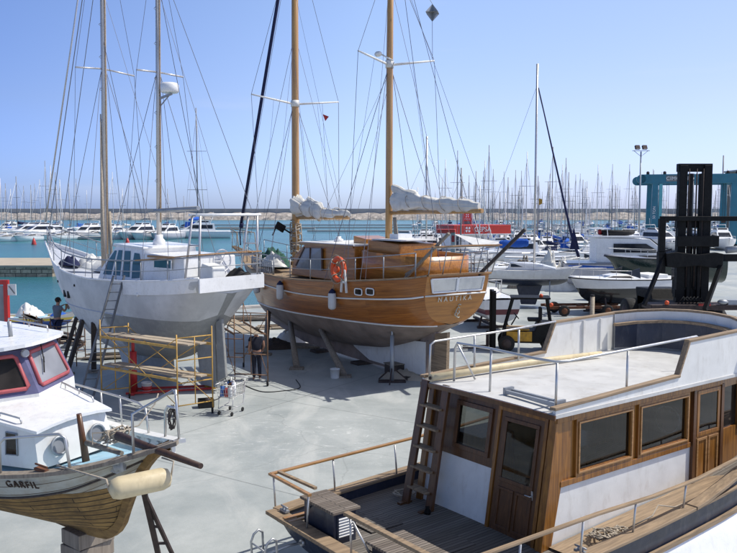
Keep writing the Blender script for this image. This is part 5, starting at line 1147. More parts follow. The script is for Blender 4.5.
o = tag(c.build('hanging_line', 'timberdark'), 'dark line hung in loops from the bow hoop of the near left boat', 'rope'); o.location = fw(-.95, .52, 3.26)
e0, e1 = G(109, 490, 2.78), G(171, 477, 2.80)
FE = thing('boat_fender', 'long cream fender tied along the bow below the boat rail', 'fender', (e0+e1)/2); fd = e1-e0; Lf = fd.length; fd.normalize()
f = MB(); f.lathe(-fd*Lf/2, [(.03, 0), (.095, .03), (.118, .10), (.118, Lf-.10), (.095, Lf-.03), (.03, Lf)], 18, fd); f.build('body', 'cream', FE)
f = MB(); f.tube([-fd*Lf/2, -fd*Lf/2+V(-.03, .02, .1), fw(-1.62, -.62, 2.78)-V(*FE.location)], .012, 5); f.tube([fd*Lf/2, fd*(Lf/2+.02)+V(0, .05, .15), fw(-.3, -.18, 2.98)-V(*FE.location)], .010, 5); f.build('lanyard', 'rope', FE)
# support: steel stand beside the stem and timbers under the keel
def astand(name, foot, top, mt, label, cat='boat stand', w_=.28, group=None):
    S = thing(name, label, cat, foot, 0, group); t = V(*top)-V(*foot); f = MB(); f.bar((0, 0, 0), t, .07, .05); f.bar((w_, .1, 0), t*.97, .05, .04); f.build('leg', mt, S)
    f = MB()
    for k in (.12, .3, .48, .66): f.bar(V(0, 0, 0).lerp(t, k), V(w_, .1, 0).lerp(t*.97, k), .04, .03)
    f.build('rung', mt, S); f = MB(); f.box(t+V(0, 0, .02), (.16, .16, .04)); f.build('pad', mt, S); return S
astand('steel_stand', (-3.05, 11.6, 0), (-2.98, 10.35, 1.9), 'darksteel', 'dark steel screw stand under the bow of the near left boat')
astand('steel_stand', (-5.2, 9.9, 0), (-4.9, 10.3, 1.75), 'darksteel', 'dark steel stand under the bilge of the near left boat')
for i, (x, lab) in enumerate(((-2.3, 'stack of brown timbers under the forward keel of the near left boat'), (-5.2, 'stack of brown timbers under the aft keel of the near left boat'))):
    S = thing('keel_timbers', lab, 'timber stack', (fw(x, 0, 0).x, fw(x, 0, 0).y, 0), Fb.rotation_euler.z, 'timber stacks under the near left boat'); q = random.Random(i)
    pieces('timber', 'timber', S, [MB().box((q.uniform(-.03, .03), 0, .1+.2*k), (.42, .5, .19), (0, 0, q.uniform(-.1, .1))) for k in range(8)], bev=.01)
local_tube('timber_post', [(G(50, 553).x, 10.2, 0), (G(50, 553).x+.02, 10.2, 1.75)], .06, 'timberdark', 'thin dark post standing under the near left boat', 'post')
S = thing('red_mast_frame', 'red painted steel frame standing behind the cabin roof at the left edge', 'frame', (-9.80, 21.5, 0))
f = MB(); f.bar((.02, 0, 0), (.02, 0, 3.75), .14, .10); f.build('upright', 'red', S); f = MB(); f.bar((-1.6, 0, 3.7), (.09, 0, 3.7), .10, .12); f.build('crossbar', 'red', S); f = MB(); f.bar((-1.6, 0, 0), (-1.6, 0, 3.75), .14, .1); f.build('upright', 'red', S)
f = MB(); f.prism([(-1.5, .03, 1.2), (-.06, .03, 1.2), (-.06, .03, 3.6), (-1.5, .03, 3.6)], (0, .02, 0)); f.build('panel', 'glass_grey', S)
f = MB(); f.box((.20, -.06, 3.50), (.22, .03, .30)); f.bar((.05, -.03, 3.5), (.2, -.03, 3.5), .03); so_ = f.build('sign_board', 'whitecloth', S)
f = MB(); f.bar((.13, -.082, 3.60), (.28, -.082, 3.40), .01, .03); f.build('sign_mark', 'letter_grey', so_)

# ================================================================== SCAFFOLDS, LADDERS, STANDS
def tower(name, label, pts, H, mt, planks=(1.0, .45), rungs=3, group=None, tall=0, brace=True, r_=.020, base_z=.0, wheels=True, plankmat='plank'):
    """tube scaffold: pts = four ground points, first two one end frame, last two the other"""
    c0 = sum((V(*p, 0) for p in pts), V(0, 0, 0))/4; S = thing(name, label, 'scaffold', c0, 0, group); L = [V(*p, 0)-c0 for p in pts]
    wz = .16 if wheels else 0
    for e_, (a, b) in enumerate(((L[0], L[1]), (L[2], L[3]))):
        f = MB()
        f.tube([a+V(0, 0, wz), a+V(0, 0, H)], r_, 6); f.tube([b+V(0, 0, wz), b+V(0, 0, H+(.15 if tall else 0))], r_, 6); m_ = (a+b)/2
        for k in range(rungs+1): z = .35+(H-.45)*k/rungs; f.tube([a+V(0, 0, z), b+V(0, 0, z)], r_*.85, 6)
        f.tube([m_+V(0, 0, .35), m_+V(0, 0, H-.1)], r_*.8, 6)
        f.build('end_frame', mt, S)
        if wheels:
            for p in (a, b): f = MB(); f.lathe(p+V(-.02, 0, .085), [(.05, -.02), (.085, -.02), (.085, .03), (.05, .03)], 12, (1, .3, 0)); f.tube([p+V(0, 0, .08), p+V(0, 0, .2)], .018, 5); f.build('wheel', 'rubber', S)
    for z in planks:
        for k in (.32, .66):
            a, b = L[0].lerp(L[1], k), L[3].lerp(L[2], k); d_ = (b-a).normalized()*.12; f = MB(); f.bar(a-d_+V(0, 0, z*H+.03), b+d_+V(0, 0, z*H+.03), .24, .04); f.build('plank', plankmat, S)
        for k in (0, 1): f = MB(); f.bar(L[0].lerp(L[1], k)+V(0, 0, z*H-.03), L[3].lerp(L[2], k)+V(0, 0, z*H-.03), .03, .07); f.build('ledger', mt, S)
    if brace:
        for a, b in ((L[0], L[3]), (L[1], L[2])):
            for z0, z1 in ((.35, H*.95), (H*.95, .35)): f = MB(); f.tube([a+V(0, 0, z0), b+V(0, 0, z1)], r_*.6, 5); f.build('brace', mt, S)
    return S
def gx(u, v): p = G(u, v); return (p.x, p.y)
tower('yellow_scaffold', 'yellow tube scaffold on wheels with two plank levels beside the white ketch', [gx(178, 419), gx(213, 413), gx(130, 399), gx(102, 402)], 2.30, 'yellow', (.86, .47), 3, tall=1)
tower('rusty_scaffold', 'rusty tube scaffold on wheels between the white ketch and the wooden ketch', [gx(235, 384), gx(268, 386), gx(244, 367), gx(213, 366)], 2.45, 'bronze', (.68,), 3)
tower('rusty_scaffold', 'low rusty scaffold under the bow of the white ketch where the painter stands', [(-11.95, 28.6), (-10.6, 28.7), (-10.7, 29.9), (-12.1, 30.2)], 1.55, 'bronze', (.42,), 2, wheels=False)
tower('rusty_scaffold', 'brown scaffold frames standing farther left behind the painter', [(-12.8, 30.6), (-12.3, 29.9), (-13.4, 31.4), (-13.9, 32.0)], 1.6, 'bronze', (.9,), 2, wheels=False)
LA = thing('aluminium_ladder', 'long aluminium ladder leaning on the white ketch side', 'ladder', (-8.55, 23.9, 0))
top_ = ww(3.35, 1.72, 3.6)-V(-8.55, 23.9, 0); u_ = V(.95, .3, 0).normalized()
for s_ in (-.19, .19): f = MB(); f.bar(u_*s_+V(0, 0, .02), top_+u_*s_*.85, .035, .07); f.build('rail', 'ladder', LA)
pieces('rung', 'ladder', LA, [MB().tube([V(0, 0, 0).lerp(top_, (k+1)/14)-u_*.18, V(0, 0, 0).lerp(top_, (k+1)/14)+u_*.18], .014, 6) for k in range(13)])
def prop(u, v, lu, lv, ly, label, group, mt='timberdark', r_=.09):
    f0 = G(u, v); a_ = (lu-368.5)/FPX; return f0
for i, (fx, tx, lab) in enumerate((((-10.9, 28.0), (7.4, 1.35), 'leaning dark timber prop under the bow of the white ketch, left one'), ((-10.4, 27.2), (6.6, 1.3), 'leaning dark timber prop under the bow of the white ketch, right one'), ((-9.6, 27.6), (5.6, 1.3), 'dark timber prop under the white ketch just behind the ladder'))):
    top = ww(*wh_.pz(tx[0], 1, 1.85)); S = thing('hull_prop', lab, 'prop', (*fx, 0), group='timber props under the white ketch'); f = MB(); f.bar((0, 0, 0), top-V(*fx, 0), .17, .12); f.build('post', 'timberdark', S); f = MB(); f.box((0, 0, .03), (.45, .35, .06)); f.build('foot_pad', 'timber', S)
S = thing('red_hull_stand', 'red steel stand with a long red base under the white ketch', 'boat stand', (*gx(134, 393), 0), R(8))
f = MB(); f.tube([(0, 0, .05), (0, 0, 1.3)], .11, 10); f.tube([(0, 0, 1.2), (0, 0, 1.75)], .05, 8); f.box((0, 0, 1.78), (.5, .3, .06)); f.build('column', 'red', S); f = MB(); f.bar((-.2, -.3, .06), (2.4, .1, .06), .07, .06); f.bar((-.2, .3, .06), (2.4, .5, .06), .07, .06); f.bar((0, -.4, .05), (0, .5, .05), .12, .08); f.build('base', 'red', S)
def bucket(label, x, y, mt='white_old', h=.34, r_=.16, band=None, handle=True):
    S = thing('bucket', label, 'bucket', (x, y, 0)); f = MB(); f.lathe((0, 0, 0), [(r_*.85, 0), (r_*.9, .02), (r_, h), (r_*1.06, h), (r_*1.06, h-.02), (r_*.93, h-.02), (r_*.85, .05)], 18); f.build('body', mt, S)
    if band: f = MB(); f.lathe((0, 0, h*.3), [(r_*.94, 0), (r_*.985, h*.38)], 18); f.build('label', band, S)
    if handle: f = MB(); f.tube([(r_*math.cos(a), .02, h-.02+.5*r_*math.sin(a)*-1) for a in [i/8*math.pi for i in range(9)]], .006, 4); f.build('handle', 'galv', S)
bucket('white paint bucket with a red band beside the red stand', *gx(147, 393), band='red'); bucket('small white bucket on the ground beside the stern stand of the wooden ketch', *gx(335, 378), h=.32)
bucket('olive drum standing behind the yellow scaffold', *gx(211, 388), 'yellowp', .62, .22, handle=False)
S = thing('black_crate', 'small black open crate on the ground right of the yellow scaffold', 'crate', (*gx(206, 407), 0), .3)
f = MB(); f.box((0, 0, .02), (.42, .3, .03)); [f.box((0, y, .13), (.42, .02, .22)) for y in (-.15, .15)]; [f.box((x, 0, .13), (.02, .3, .22)) for x in (-.21, .21)]; f.build('body', 'rubber', S)
f = MB(); f.ball((.05, 0, .16), .10, 10); f.build('contents', 'darksteel', S)
# shopping trolley with cans
S = thing('shopping_trolley', 'wire shopping trolley loaded with paint cans and bottles', 'trolley', (*gx(231, 413), 0), R(-20))
f = MB()
B0 = [(-.22, -.30), (.22, -.30), (.22, .34), (-.22, .34)]; B1 = [(-.27, -.38), (.27, -.38), (.30, .42), (-.30, .42)]
lo_, hi_ = [V(x, y, .50) for x, y in B0], [V(x, y, .86) for x, y in B1]
for R_ in (lo_, hi_): f.tube(R_, .012, 5, closed=True)
for i in range(4):
    j = (i+1) % 4
    for k in range(7): f.tube([lo_[i].lerp(lo_[j], k/7), hi_[i].lerp(hi_[j], k/7)], .005, 4)
    for z in (.33, .66): f.tube([lo_[i].lerp(hi_[i], z), lo_[j].lerp(hi_[j], z)], .005, 4)
for k in range(8): f.tube([lo_[0].lerp(lo_[1], k/7), lo_[3].lerp(lo_[2], k/7)], .005, 4)
f.build('basket', 'steel', S)
f = MB()
for s_ in (-.22, .22): f.tube([(s_, .42, .92), (s_, .36, .5), (s_, .30, .22), (s_*.9, -.32, .18)], .013, 6); f.tube([(s_, -.26, .5), (s_, -.30, .18)], .012, 5)
f.tube([(-.3, .46, .94), (.3, .46, .94)], .018, 6); f.tube([(-.22, .0, .20), (.22, .0, .20)], .011, 5); f.build('frame', 'steel', S)
pieces('castor', 'rubber', S, [MB().lathe((x-.02, y, .06), [(.04, 0), (.06, .005), (.06, .035), (.04, .04)], 10, (1, 0, 0)) for x in (-.2, .2) for y in (-.30, .30)])
q = random.Random(3)
for k, (mt, nm) in enumerate((('bluebottle', 'blue plastic bottle'), ('red', 'red paint can'), ('whitecloth', 'white paint can'), ('galv', 'grey metal can'), ('rust', 'rusty brown can'), ('white', 'white canister with cap'), ('bluebottle', 'blue drum'), ('red', 'red jerrycan'))):
    x, y = -.14+.13*(k % 3)+.02*q.random(), -.24+.19*(k//3)+.02*q.random(); c0 = Matrix.Translation(S.location) @ Matrix.Rotation(S.rotation_euler.z, 4, 'Z') @ V(x, y, .515)
    K = thing('paint_can', nm+' inside the shopping trolley', 'can', c0); h_ = .22+.16*q.random(); f = MB(); f.lathe((0, 0, 0), [(.055, 0), (.06, .01), (.06, h_), (.05, h_+.01)], 12); f.build('body', mt, K); f = MB(); f.lathe((0, 0, h_+.01), [(.03, 0), (.03, .04), (.02, .05)], 10); f.build('cap', 'whitecloth' if k % 2 else 'rubber', K)
# hoses and cables on the ground
def hose(pts, label, mt='rubber', r_=.014):
    P = [V(*gx(*p), .016) for p in pts]; sm_ = []
    for i in range(len(P)-1):
        for k in range(6):
            t = k/6; p0, p1, p2, p3 = P[max(0, i-1)], P[i], P[i+1], P[min(len(P)-1, i+2)]
            sm_.append(.5*((2*p1)+(-p0+p2)*t+(2*p0-5*p1+4*p2-p3)*t*t+(-p0+3*p1-3*p2+p3)*t**3))
    local_tube('ground_cable', sm_+[P[-1]], r_, mt, label, 'cable', 5)
hose([(243, 385), (262, 392), (285, 391), (300, 388), (296, 380)], 'thin dark cable lying on the concrete in front of the rusty scaffold')
hose([(205, 402), (220, 398), (226, 384), (222, 366), (214, 352)], 'black hose running from the shopping trolley past the rusty scaffold')
# timber, planks and rubbish near the quay edge
def plankpile(label, x, y, rz, n, L, seed, mt='plank', h=.06):
    S = thing('timber_pile', label, 'timber', (x, y, 0), rz); q = random.Random(seed); pieces('plank', mt, S, [MB().box((q.uniform(-.3, .3), q.uniform(-.35, .35), .03+h*(k//3)), (L*q.uniform(.7, 1), .2, .05), (0, 0, q.uniform(-.12, .12))) for k in range(n)])
plankpile('pile of grey planks on the quay behind the bow of the wooden ketch', -3.6, 38.5, .3, 9, 3.2, 1); plankpile('brown timber stack on the quay behind the rusty scaffold', -6.2, 41, .2, 12, 3.5, 2, 'timber'); plankpile('planks lying under the wooden ketch', -3.1, 32.9, -.2, 6, 2.6, 3, 'timber')
plankpile('long dark baulks of timber by the left quay edge', -13.6, 34.5, -.75, 7, 4.6, 6, 'timberdark', .16); plankpile('old planks stacked beneath the white ketch bow', -9.2, 30.5, .2, 9, 3.4, 8, 'timber')
bag('rubble_sacks', 'whitecloth', 'pale sacks heaped under the bow of the wooden ketch', 'sacks', V(*gx(292, 342), 0), .9, .6, .45, 31); bag('tarpaulin', 'timberdark', 'crumpled dark tarpaulin on the ground by the ketch bow', 'tarpaulin', V(*gx(272, 347), 0), 1.1, .7, .35, 32); bag('tarpaulin', 'moletop', 'tan tarpaulin heap beside the keel of the wooden ketch', 'tarpaulin', V(*gx(415, 376), 0), 1.2, .8, .30, 33)
S = thing('keel_crate', 'dark crate behind the stern stand under the wooden ketch', 'crate', (*gx(398, 374), 0), .4); f = MB(); f.box((0, 0, .18), (.8, .5, .36)); f.build('body', 'timberdark', S, bev=.01); f = MB(); f.box((0, 0, .38), (.86, .56, .03)); f.build('lid', 'timber', S)

# ================================================================== PEOPLE
def person(label, loc, rz, J, parts, skin_mats):
    """one skinned body from joints; clothing as slightly fuller shells over the same joints"""
    P_ = thing('person', label, 'person', loc, rz)
    def skinned(name, chain, edges, mt, sub=1, root=0):
        me = bpy.data.meshes.new(name); me.from_pydata([c_[0] for c_ in chain], edges, []); o = bpy.data.objects.new(name, me); col.objects.link(o); o.parent = P_
        me.materials.append(M[mt]); md = o.modifiers.new('skin', 'SKIN'); md.use_smooth_shade = True
        for v_, c_ in zip(me.skin_vertices[0].data, chain): v_.radius = (c_[1], c_[2] if len(c_) > 2 else c_[1])
        me.skin_vertices[0].data[root].use_root = True; sb = o.modifiers.new('sub', 'SUBSURF'); sb.levels = sb.render_levels = sub; return o
    names = list(J); chain = [J[k] for k in names]; ix = {k: i for i, k in enumerate(names)}
    E = [('pel', 'waist'), ('waist', 'chest'), ('chest', 'neck0'), ('neck0', 'neck'), ('neck', 'head'), ('head', 'crown')]
    for s_ in 'LR': E += [('chest', 'sh'+s_), ('sh'+s_, 'el'+s_), ('el'+s_, 'wr'+s_), ('wr'+s_, 'ha'+s_), ('pel', 'hip'+s_), ('hip'+s_, 'kn'+s_), ('kn'+s_, 'an'+s_), ('an'+s_, 'toe'+s_)]
    E = [(ix[a], ix[b]) for a, b in E]; 
    for s_ in 'LR':
        hp = V(*J['ha'+s_][0]); wp = V(*J['wr'+s_][0]); d_ = (hp-wp).normalized(); sd_ = d_.cross(V(0, 0, 1)); sd_ = sd_.normalized() if sd_.length > .1 else V(1, 0, 0)
        for k in range(4):
            b0 = len(chain); off = sd_*(k-1.5)*.021; L_ = (.07, .08, .075, .06)[k]; chain += [(tuple(hp+off+d_*.03), .009), (tuple(hp+off+d_*(.03+L_*.5)+V(0, 0, -.008)), .009), (tuple(hp+off+d_*(.03+L_)+V(0, 0, -.03)), .007)]; E += [(ix['ha'+s_], b0), (b0, b0+1), (b0+1, b0+2)]
        b0 = len(chain); chain += [(tuple(hp-d_*.02+sd_*.05), .010), (tuple(hp+d_*.03+sd_*.065), .008)]; E += [(ix['ha'+s_], b0), (b0, b0+1)]
    skinned('body', chain, E, skin_mats, 1)
    for nm, ks, es, mt, g in parts:
        ch = [(J[k][0] if isinstance(k, str) else k[0], *(x+g for x in (J[k][1:] if isinstance(k, str) else k[1:]))) for k in ks]; skinned(nm, ch, es, mt, 1)
    h = V(*J['head'][0]); f = MB(); f.ball(h+V(0, -.015, .045), .108, 14, (.95, 1.05, .98)); f.build('hair', 'hair', P_)
    f = MB(); f.ball(h+V(0, .115, -.01), .016, 8, (.8, 1, 1.4)); [f.ball(h+V(s_*.10, 0, .0), .025, 8, (.4, .8, 1.2)) for s_ in (-1, 1)]; f.build('nose_and_ears', skin_mats, P_)
    f = MB(); [f.ball(h+V(s_*.036, .098, .025), .013, 8) for s_ in (-1, 1)]; f.build('eyes', 'rubber', P_); f = MB(); f.box(h+V(0, .103, -.055), (.045, .012, .01)); f.build('mouth', 'pinkred', P_)
    return P_
# local frame: facing +y
def stand(arms='down', lean=0, sp=.11):
    J = dict(pel=((0, 0, .95), .14, .10), waist=((0, .0, 1.08), .13, .095), chest=((0, .01+lean*.3, 1.32), .155, .105), neck0=((0, lean*.4, 1.46), .07, .06), neck=((0, .01+lean*.5, 1.51), .052, .052), head=((0, .02+lean*.6, 1.62), .085, .10), crown=((0, .01+lean*.6, 1.70), .06, .075))
    for s_, n in ((-1, 'L'), (1, 'R')):
        J['sh'+n] = ((s_*.20, lean*.3, 1.40), .058, .058); J['hip'+n] = ((s_*.09, 0, .88), .09, .09); J['kn'+n] = ((s_*sp, .01, .48), .056, .058); J['an'+n] = ((s_*sp*1.1, -.02, .09), .038, .04); J['toe'+n] = ((s_*sp*1.25, .15, .035), .04, .03)
        if arms == 'up': J['el'+n] = ((s_*.27, .14, 1.25), .042, .042); J['wr'+n] = ((s_*.16, .34, 1.42), .028, .028); J['ha'+n] = ((s_*.12, .41, 1.45), .032, .016)
        else: J['el'+n] = ((s_*.25, .02, 1.12), .042, .042); J['wr'+n] = ((s_*.22, .16, .95), .028, .028); J['ha'+n] = ((s_*.20, .22, .90), .032, .016)
    return J
SH = [['pel', 'waist', 'chest', 'neck0', 'shL', 'shR', ((-.25, .06, 1.28), .05, .05), ((.25, .06, 1.28), .05, .05)], [(0, 1), (1, 2), (2, 3), (2, 4), (2, 5), (4, 6), (5, 7)]]
SO = [['pel', 'hipL', 'hipR', ((-.105, .0, .55), .075, .075), ((.105, 0, .55), .075, .075)], [(0, 1), (0, 2), (1, 3), (2, 4)]]
PN = [['pel', 'hipL', 'hipR', 'knL', 'knR', 'anL', 'anR'], [(0, 1), (0, 2), (1, 3), (2, 4), (3, 5), (4, 6)]]
person('man in a grey t-shirt and navy shorts painting the white ketch bow, back turned', (-11.45, 29.2, .70), R(-35), stand('up', .08), [('t_shirt', *SH, 'greyshirt', .018), ('shorts', *SO, 'navycloth', .02)], 'skin')
pp = G(257, 380); person('worker in dark clothes standing behind the rusty scaffold', (pp.x, pp.y, 0), R(20), stand('down', .05, .09), [('jacket', *SH, 'darkshirt', .02), ('trousers', *PN, 'darkshirt', .016)], 'skin')
S = thing('spray_gun', 'yellow handled spray tool held up against the white ketch bow', 'tool', (-11.28, 29.62, 2.12), R(-35)); f = MB(); f.bar((0, 0, 0), (.0, .22, .06), .05, .06); f.bar((0, .02, 0), (0, .0, -.12), .03, .05); f.build('body', 'yellowp', S); f = MB(); f.lathe((0, .12, -.16), [(.04, 0), (.045, .1), (.03, .12)], 12); f.build('cup', 'galv', S)
# ================================================================== BOATS ASHORE ON THE RIGHT
def cradle(S, L, hb, zk, mt='darksteel'):
    for x in (-.25*L, .22*L):
        f = MB(); f.bar((x, -hb, .06), (x, hb, .06), .14, .12); f.build('cradle_beam', mt, S)
        for s_ in (-1, 1): f = MB(); f.bar((x, s_*hb*.9, .05), (x, s_*hb*.62, zk+.55), .08, .08); f.box((x, s_*hb*.6, zk+.6), (.25, .2, .08)); f.build('cradle_arm', mt, S)
    f = MB(); f.bar((-.35*L, 0, .14), (.35*L, 0, .14), .16, .1); f.build('cradle_spine', mt, S)
def motorboat(name, label, L, B, fb, dr, base, rz, hullmt, topmt, style='cruiser', z0=.6, group=None, loc=None, cr=True):
    """power boat: deep-V hull, deck moulding, cabin and screens by style; x forward, origin amidships at ground or water level"""
    S = thing(name, label, 'boat', loc or base, rz, group); k = L/8
    H_ = Hull([-L/2, -L/4, 0, L/4, L*.42, L/2], [B*.46, B*.5, B*.5, B*.42, B*.2, .03], [z0+dr+fb*t for t in (.82, .82, .86, .93, 1.0, 1.04)],
              [z0, z0, z0, z0+dr*.15, z0+dr*.7, z0+dr+fb*.6], [3.2, 3.2, 3, 2.2, 1.6, 1.3], [.0, 0, 0, 0, L*.03, L*.07], [.55, .55, .55, .65, .8, .9])
    h = MB(); H_.shell(h, 22, 8); h.build('hull', hullmt, S)
    zt = lambda x: H_.q('zd', x)
    d = MB(); H_.deck(d, -.02, .04, 20, camber=.12*B/3); d.build('deck', topmt, S)
    r = MB(); [r.tube(H_.sheer(s_, 20, dz=.0), .035, 5) for s_ in (1, -1)]; r.build('rubbing_strake', 'rubber' if style != 'yacht' else 'white', S)
    def cab(x0, x1, x2, x3, w0, w1, z, hh, nm='cabin', mt=topmt, gl='glass_far', g0=.35, g1=.85):
        lo = [V(x0, w0, z), V(x3, w0*.8, z), V(x3, -w0*.8, z), V(x0, -w0, z)]; hi = [V(x1, w1, z+hh), V(x2, w1*.85, z+hh), V(x2, -w1*.85, z+hh), V(x1, -w1, z+hh)]
        f = MB(); f.poly(lo); f.poly(hi)
        for i in range(4): j = (i+1) % 4; f.poly([lo[i], lo[j], hi[j], hi[i]])
        f.build(nm, mt, S, bev=.03)
        for i in (0, 1, 2):
            j = i+1; a, b, c_, d_ = lo[i], lo[j], hi[j], hi[i]; nn = (b-a).cross(d_-a).normalized(); ce = (a+c_)/2
            if nn.dot(ce-V((x0+x3)/2, 0, z+hh/2)) < 0: nn = -nn
            P_ = lambda s_, t_: (a.lerp(b, s_)).lerp(d_.lerp(c_, s_), t_)+nn*.02
            g = MB(); g.poly([P_(.08, g0), P_(.92, g0), P_(.92, g1), P_(.08, g1)]); g.build('window', gl, S, fix=True)
    if style == 'yacht':
        cab(-L*.28, -L*.26, L*.05, L*.26, B*.40, B*.33, zt(0)-.02, 1.15*k**.5)
        cab(-L*.20, -L*.19, -L*.02, L*.05, B*.30, B*.28, zt(0)+1.1*k**.5, .5*k**.5, 'flybridge', g0=.55, g1=.95)
        f = MB(); f.tube([(-L*.2, B*.3, zt(0)+1.5), (-L*.24, B*.28, zt(0)+2.6), (-L*.24, -B*.28, zt(0)+2.6), (-L*.2, -B*.3, zt(0)+1.5)], .05, 6); f.tube([(-L*.24, 0, zt(0)+2.6), (-L*.25, 0, zt(0)+3.8)], .02, 5); f.build('radar_arch', 'white', S)
    elif style == 'cruiser':
        cab(-L*.10, -L*.04, L*.04, L*.30, B*.36, B*.28, zt(0), .42*k**.5, g0=.3, g1=.8)
        f = MB(); f.tube([(-L*.05, B*.36, zt(0)), (-L*.12, B*.33, zt(0)+.75), (-L*.12, -B*.33, zt(0)+.75), (-L*.05, -B*.36, zt(0))], .025, 6); f.build('screen_frame', 'steel', S)
    elif style == 'sport':
        cab(-L*.08, -L*.02, L*.06, L*.34, B*.34, B*.22, zt(0), .30*k**.5, g0=.2, g1=.7)
        for s_ in (1, -1): f = MB(); f.prism([(-L*.10, s_*B*.36, zt(0)+.05), (L*.04, s_*B*.28, zt(0)+.35), (-L*.10, s_*B*.32, zt(0)+.62)], (0, -.02*s_, 0)); f.build('windscreen', 'glass_far', S)
        f = MB(); f.box((-L*.28, 0, zt(-L*.2)+.16), (L*.2, B*.7, .22)); f.build('sun_pad', 'whitecloth', S, bev=.05)
    f = MB()
    for s_ in (1, -1):
        P_ = [H_.pt(x, s_, 0, -.08)+V(0, 0, .5) for x in [L*.02+L*.46*i/10 for i in range(11)]]; f.tube(P_, .018, 5)
        for i in (0, 3, 6, 9): f.tube([P_[i], P_[i]-V(0, 0, .5)], .014, 4)
    f.build('bow_rail', 'steel', S)
    if cr: cradle(S, L, B*.42, z0)
    return S
M['hull_black'] = pm('black_gelcoat', (.014, .015, .02), .2, coat=.5); M['hull_green'] = pm('dark_green_gelcoat', (.012, .03, .026), .2, coat=.5); M['hull_lilac'] = pm('pale_grey_gelcoat', (.50, .50, .55), .35, var=.1)
M['hull_maroon'] = pm('maroon_gelcoat', (.12, .015, .02), .3, coat=.3)
def gv(u, v, z=0): p = G(u, v, z); return (p.x, p.y, 0)
motorboat('speedboat', 'black hulled sports boat with a white deck in front of the white motor yacht', 6.6, 2.5, .75, .8, (11.9, 45.5, 0), R(198), zband('black_and_white_gelcoat', [(-9, (.014, .015, .02)), (1.42, (.78, .78, .77))], .25, .4), 'white', 'sport', z0=.42, loc=(14.1, 44.6, 0))
motorboat('speedboat', 'dark green sports boat with tinted windscreen behind the black lift truck', 7.2, 2.5, .8, .8, (0, 0, 0), R(172), 'hull_green', 'glass_grey', 'sport', z0=1.15, loc=(18.6, 50.5, 0))
Y_ = motorboat('motor_yacht', 'white motor yacht ashore with blue side stripe and an inflatable on its roof', 12.5, 3.8, 1.2, 1.0, (0, 0, 0), R(-4), 'hull_lilac', 'white', 'none', z0=.4, loc=(19.0, 57, 0)); Y_.scale = (.82, .82, .82)
c = MB(); c.prism([(-3.6, 1.5, 2.5), (-3.6, 1.45, 4.6), (.8, 1.4, 4.5), (3.3, 1.45, 2.5)], (0, -2.95, 0)); c.build('cabin', 'white', Y_, bev=.05)
c = MB(); c.prism([(-2.2, -1.575, 3.35), (-2.2, -1.575, 4.1), (.5, -1.575, 4.1), (1.75, -1.575, 3.35)], (0, -.01, 0)); c.build('window', 'glass_far', Y_)
c = MB(); c.prism([(-6.0, -1.88, 2.02), (-6.0, -1.86, 2.25), (5.2, -1.3, 2.5), (3, -1.75, 2.2), (0, -1.93, 2.05)], (0, -.03, 0)); c.build('blue_stripe', 'bluecloth', Y_)
c = MB(); c.poly([(.85, 1.3, 4.47), (.85, -1.3, 4.47), (3.2, -1.3, 2.62), (3.2, 1.3, 2.62)]); c.build('windscreen', 'glass_far', Y_); c.v = [(x+.06, y, z+.05) for x, y, z in c.v]; Y_.children[-1].location = (.08, 0, .08)
c = MB(); c.box((-1.9, 0, 4.68), (4.3, 3.3, .12)); c.build('roof', 'white', Y_, bev=.03); c = MB(); c.box((-3.2, 0, 5.35), (1.6, 2.6, .08)); [c.bar((-3.2+x, y, 4.7), (-3.2+x*.9, y, 5.35), .06) for x in (-.6, .6) for y in (-1.1, 1.1)]; c.build('aft_hardtop', 'white', Y_)
IN_ = thing('inflatable_dinghy', 'dark grey inflatable dinghy with red ends stowed on the motor yacht roof', 'dinghy', (17.6, 56.9, 3.9), R(-4)); IN_.scale = (.8, .8, .8); c = MB(); c.tube([(-1.3, .55, .25), (.9, .55, .25), (1.4, 0, .32), (.9, -.55, .25), (-1.3, -.55, .25)], .24, 10); c.build('tube', 'rubber', IN_); c = MB(); c.box((0, 0, .2), (2, .8, .06)); c.build('floor', 'darksteel', IN_); c = MB(); [c.ball((x, 0, .3), .3, 10, (.6, 1.6, .9)) for x in (-1.45,)]; c.build('cover', 'red', IN_)
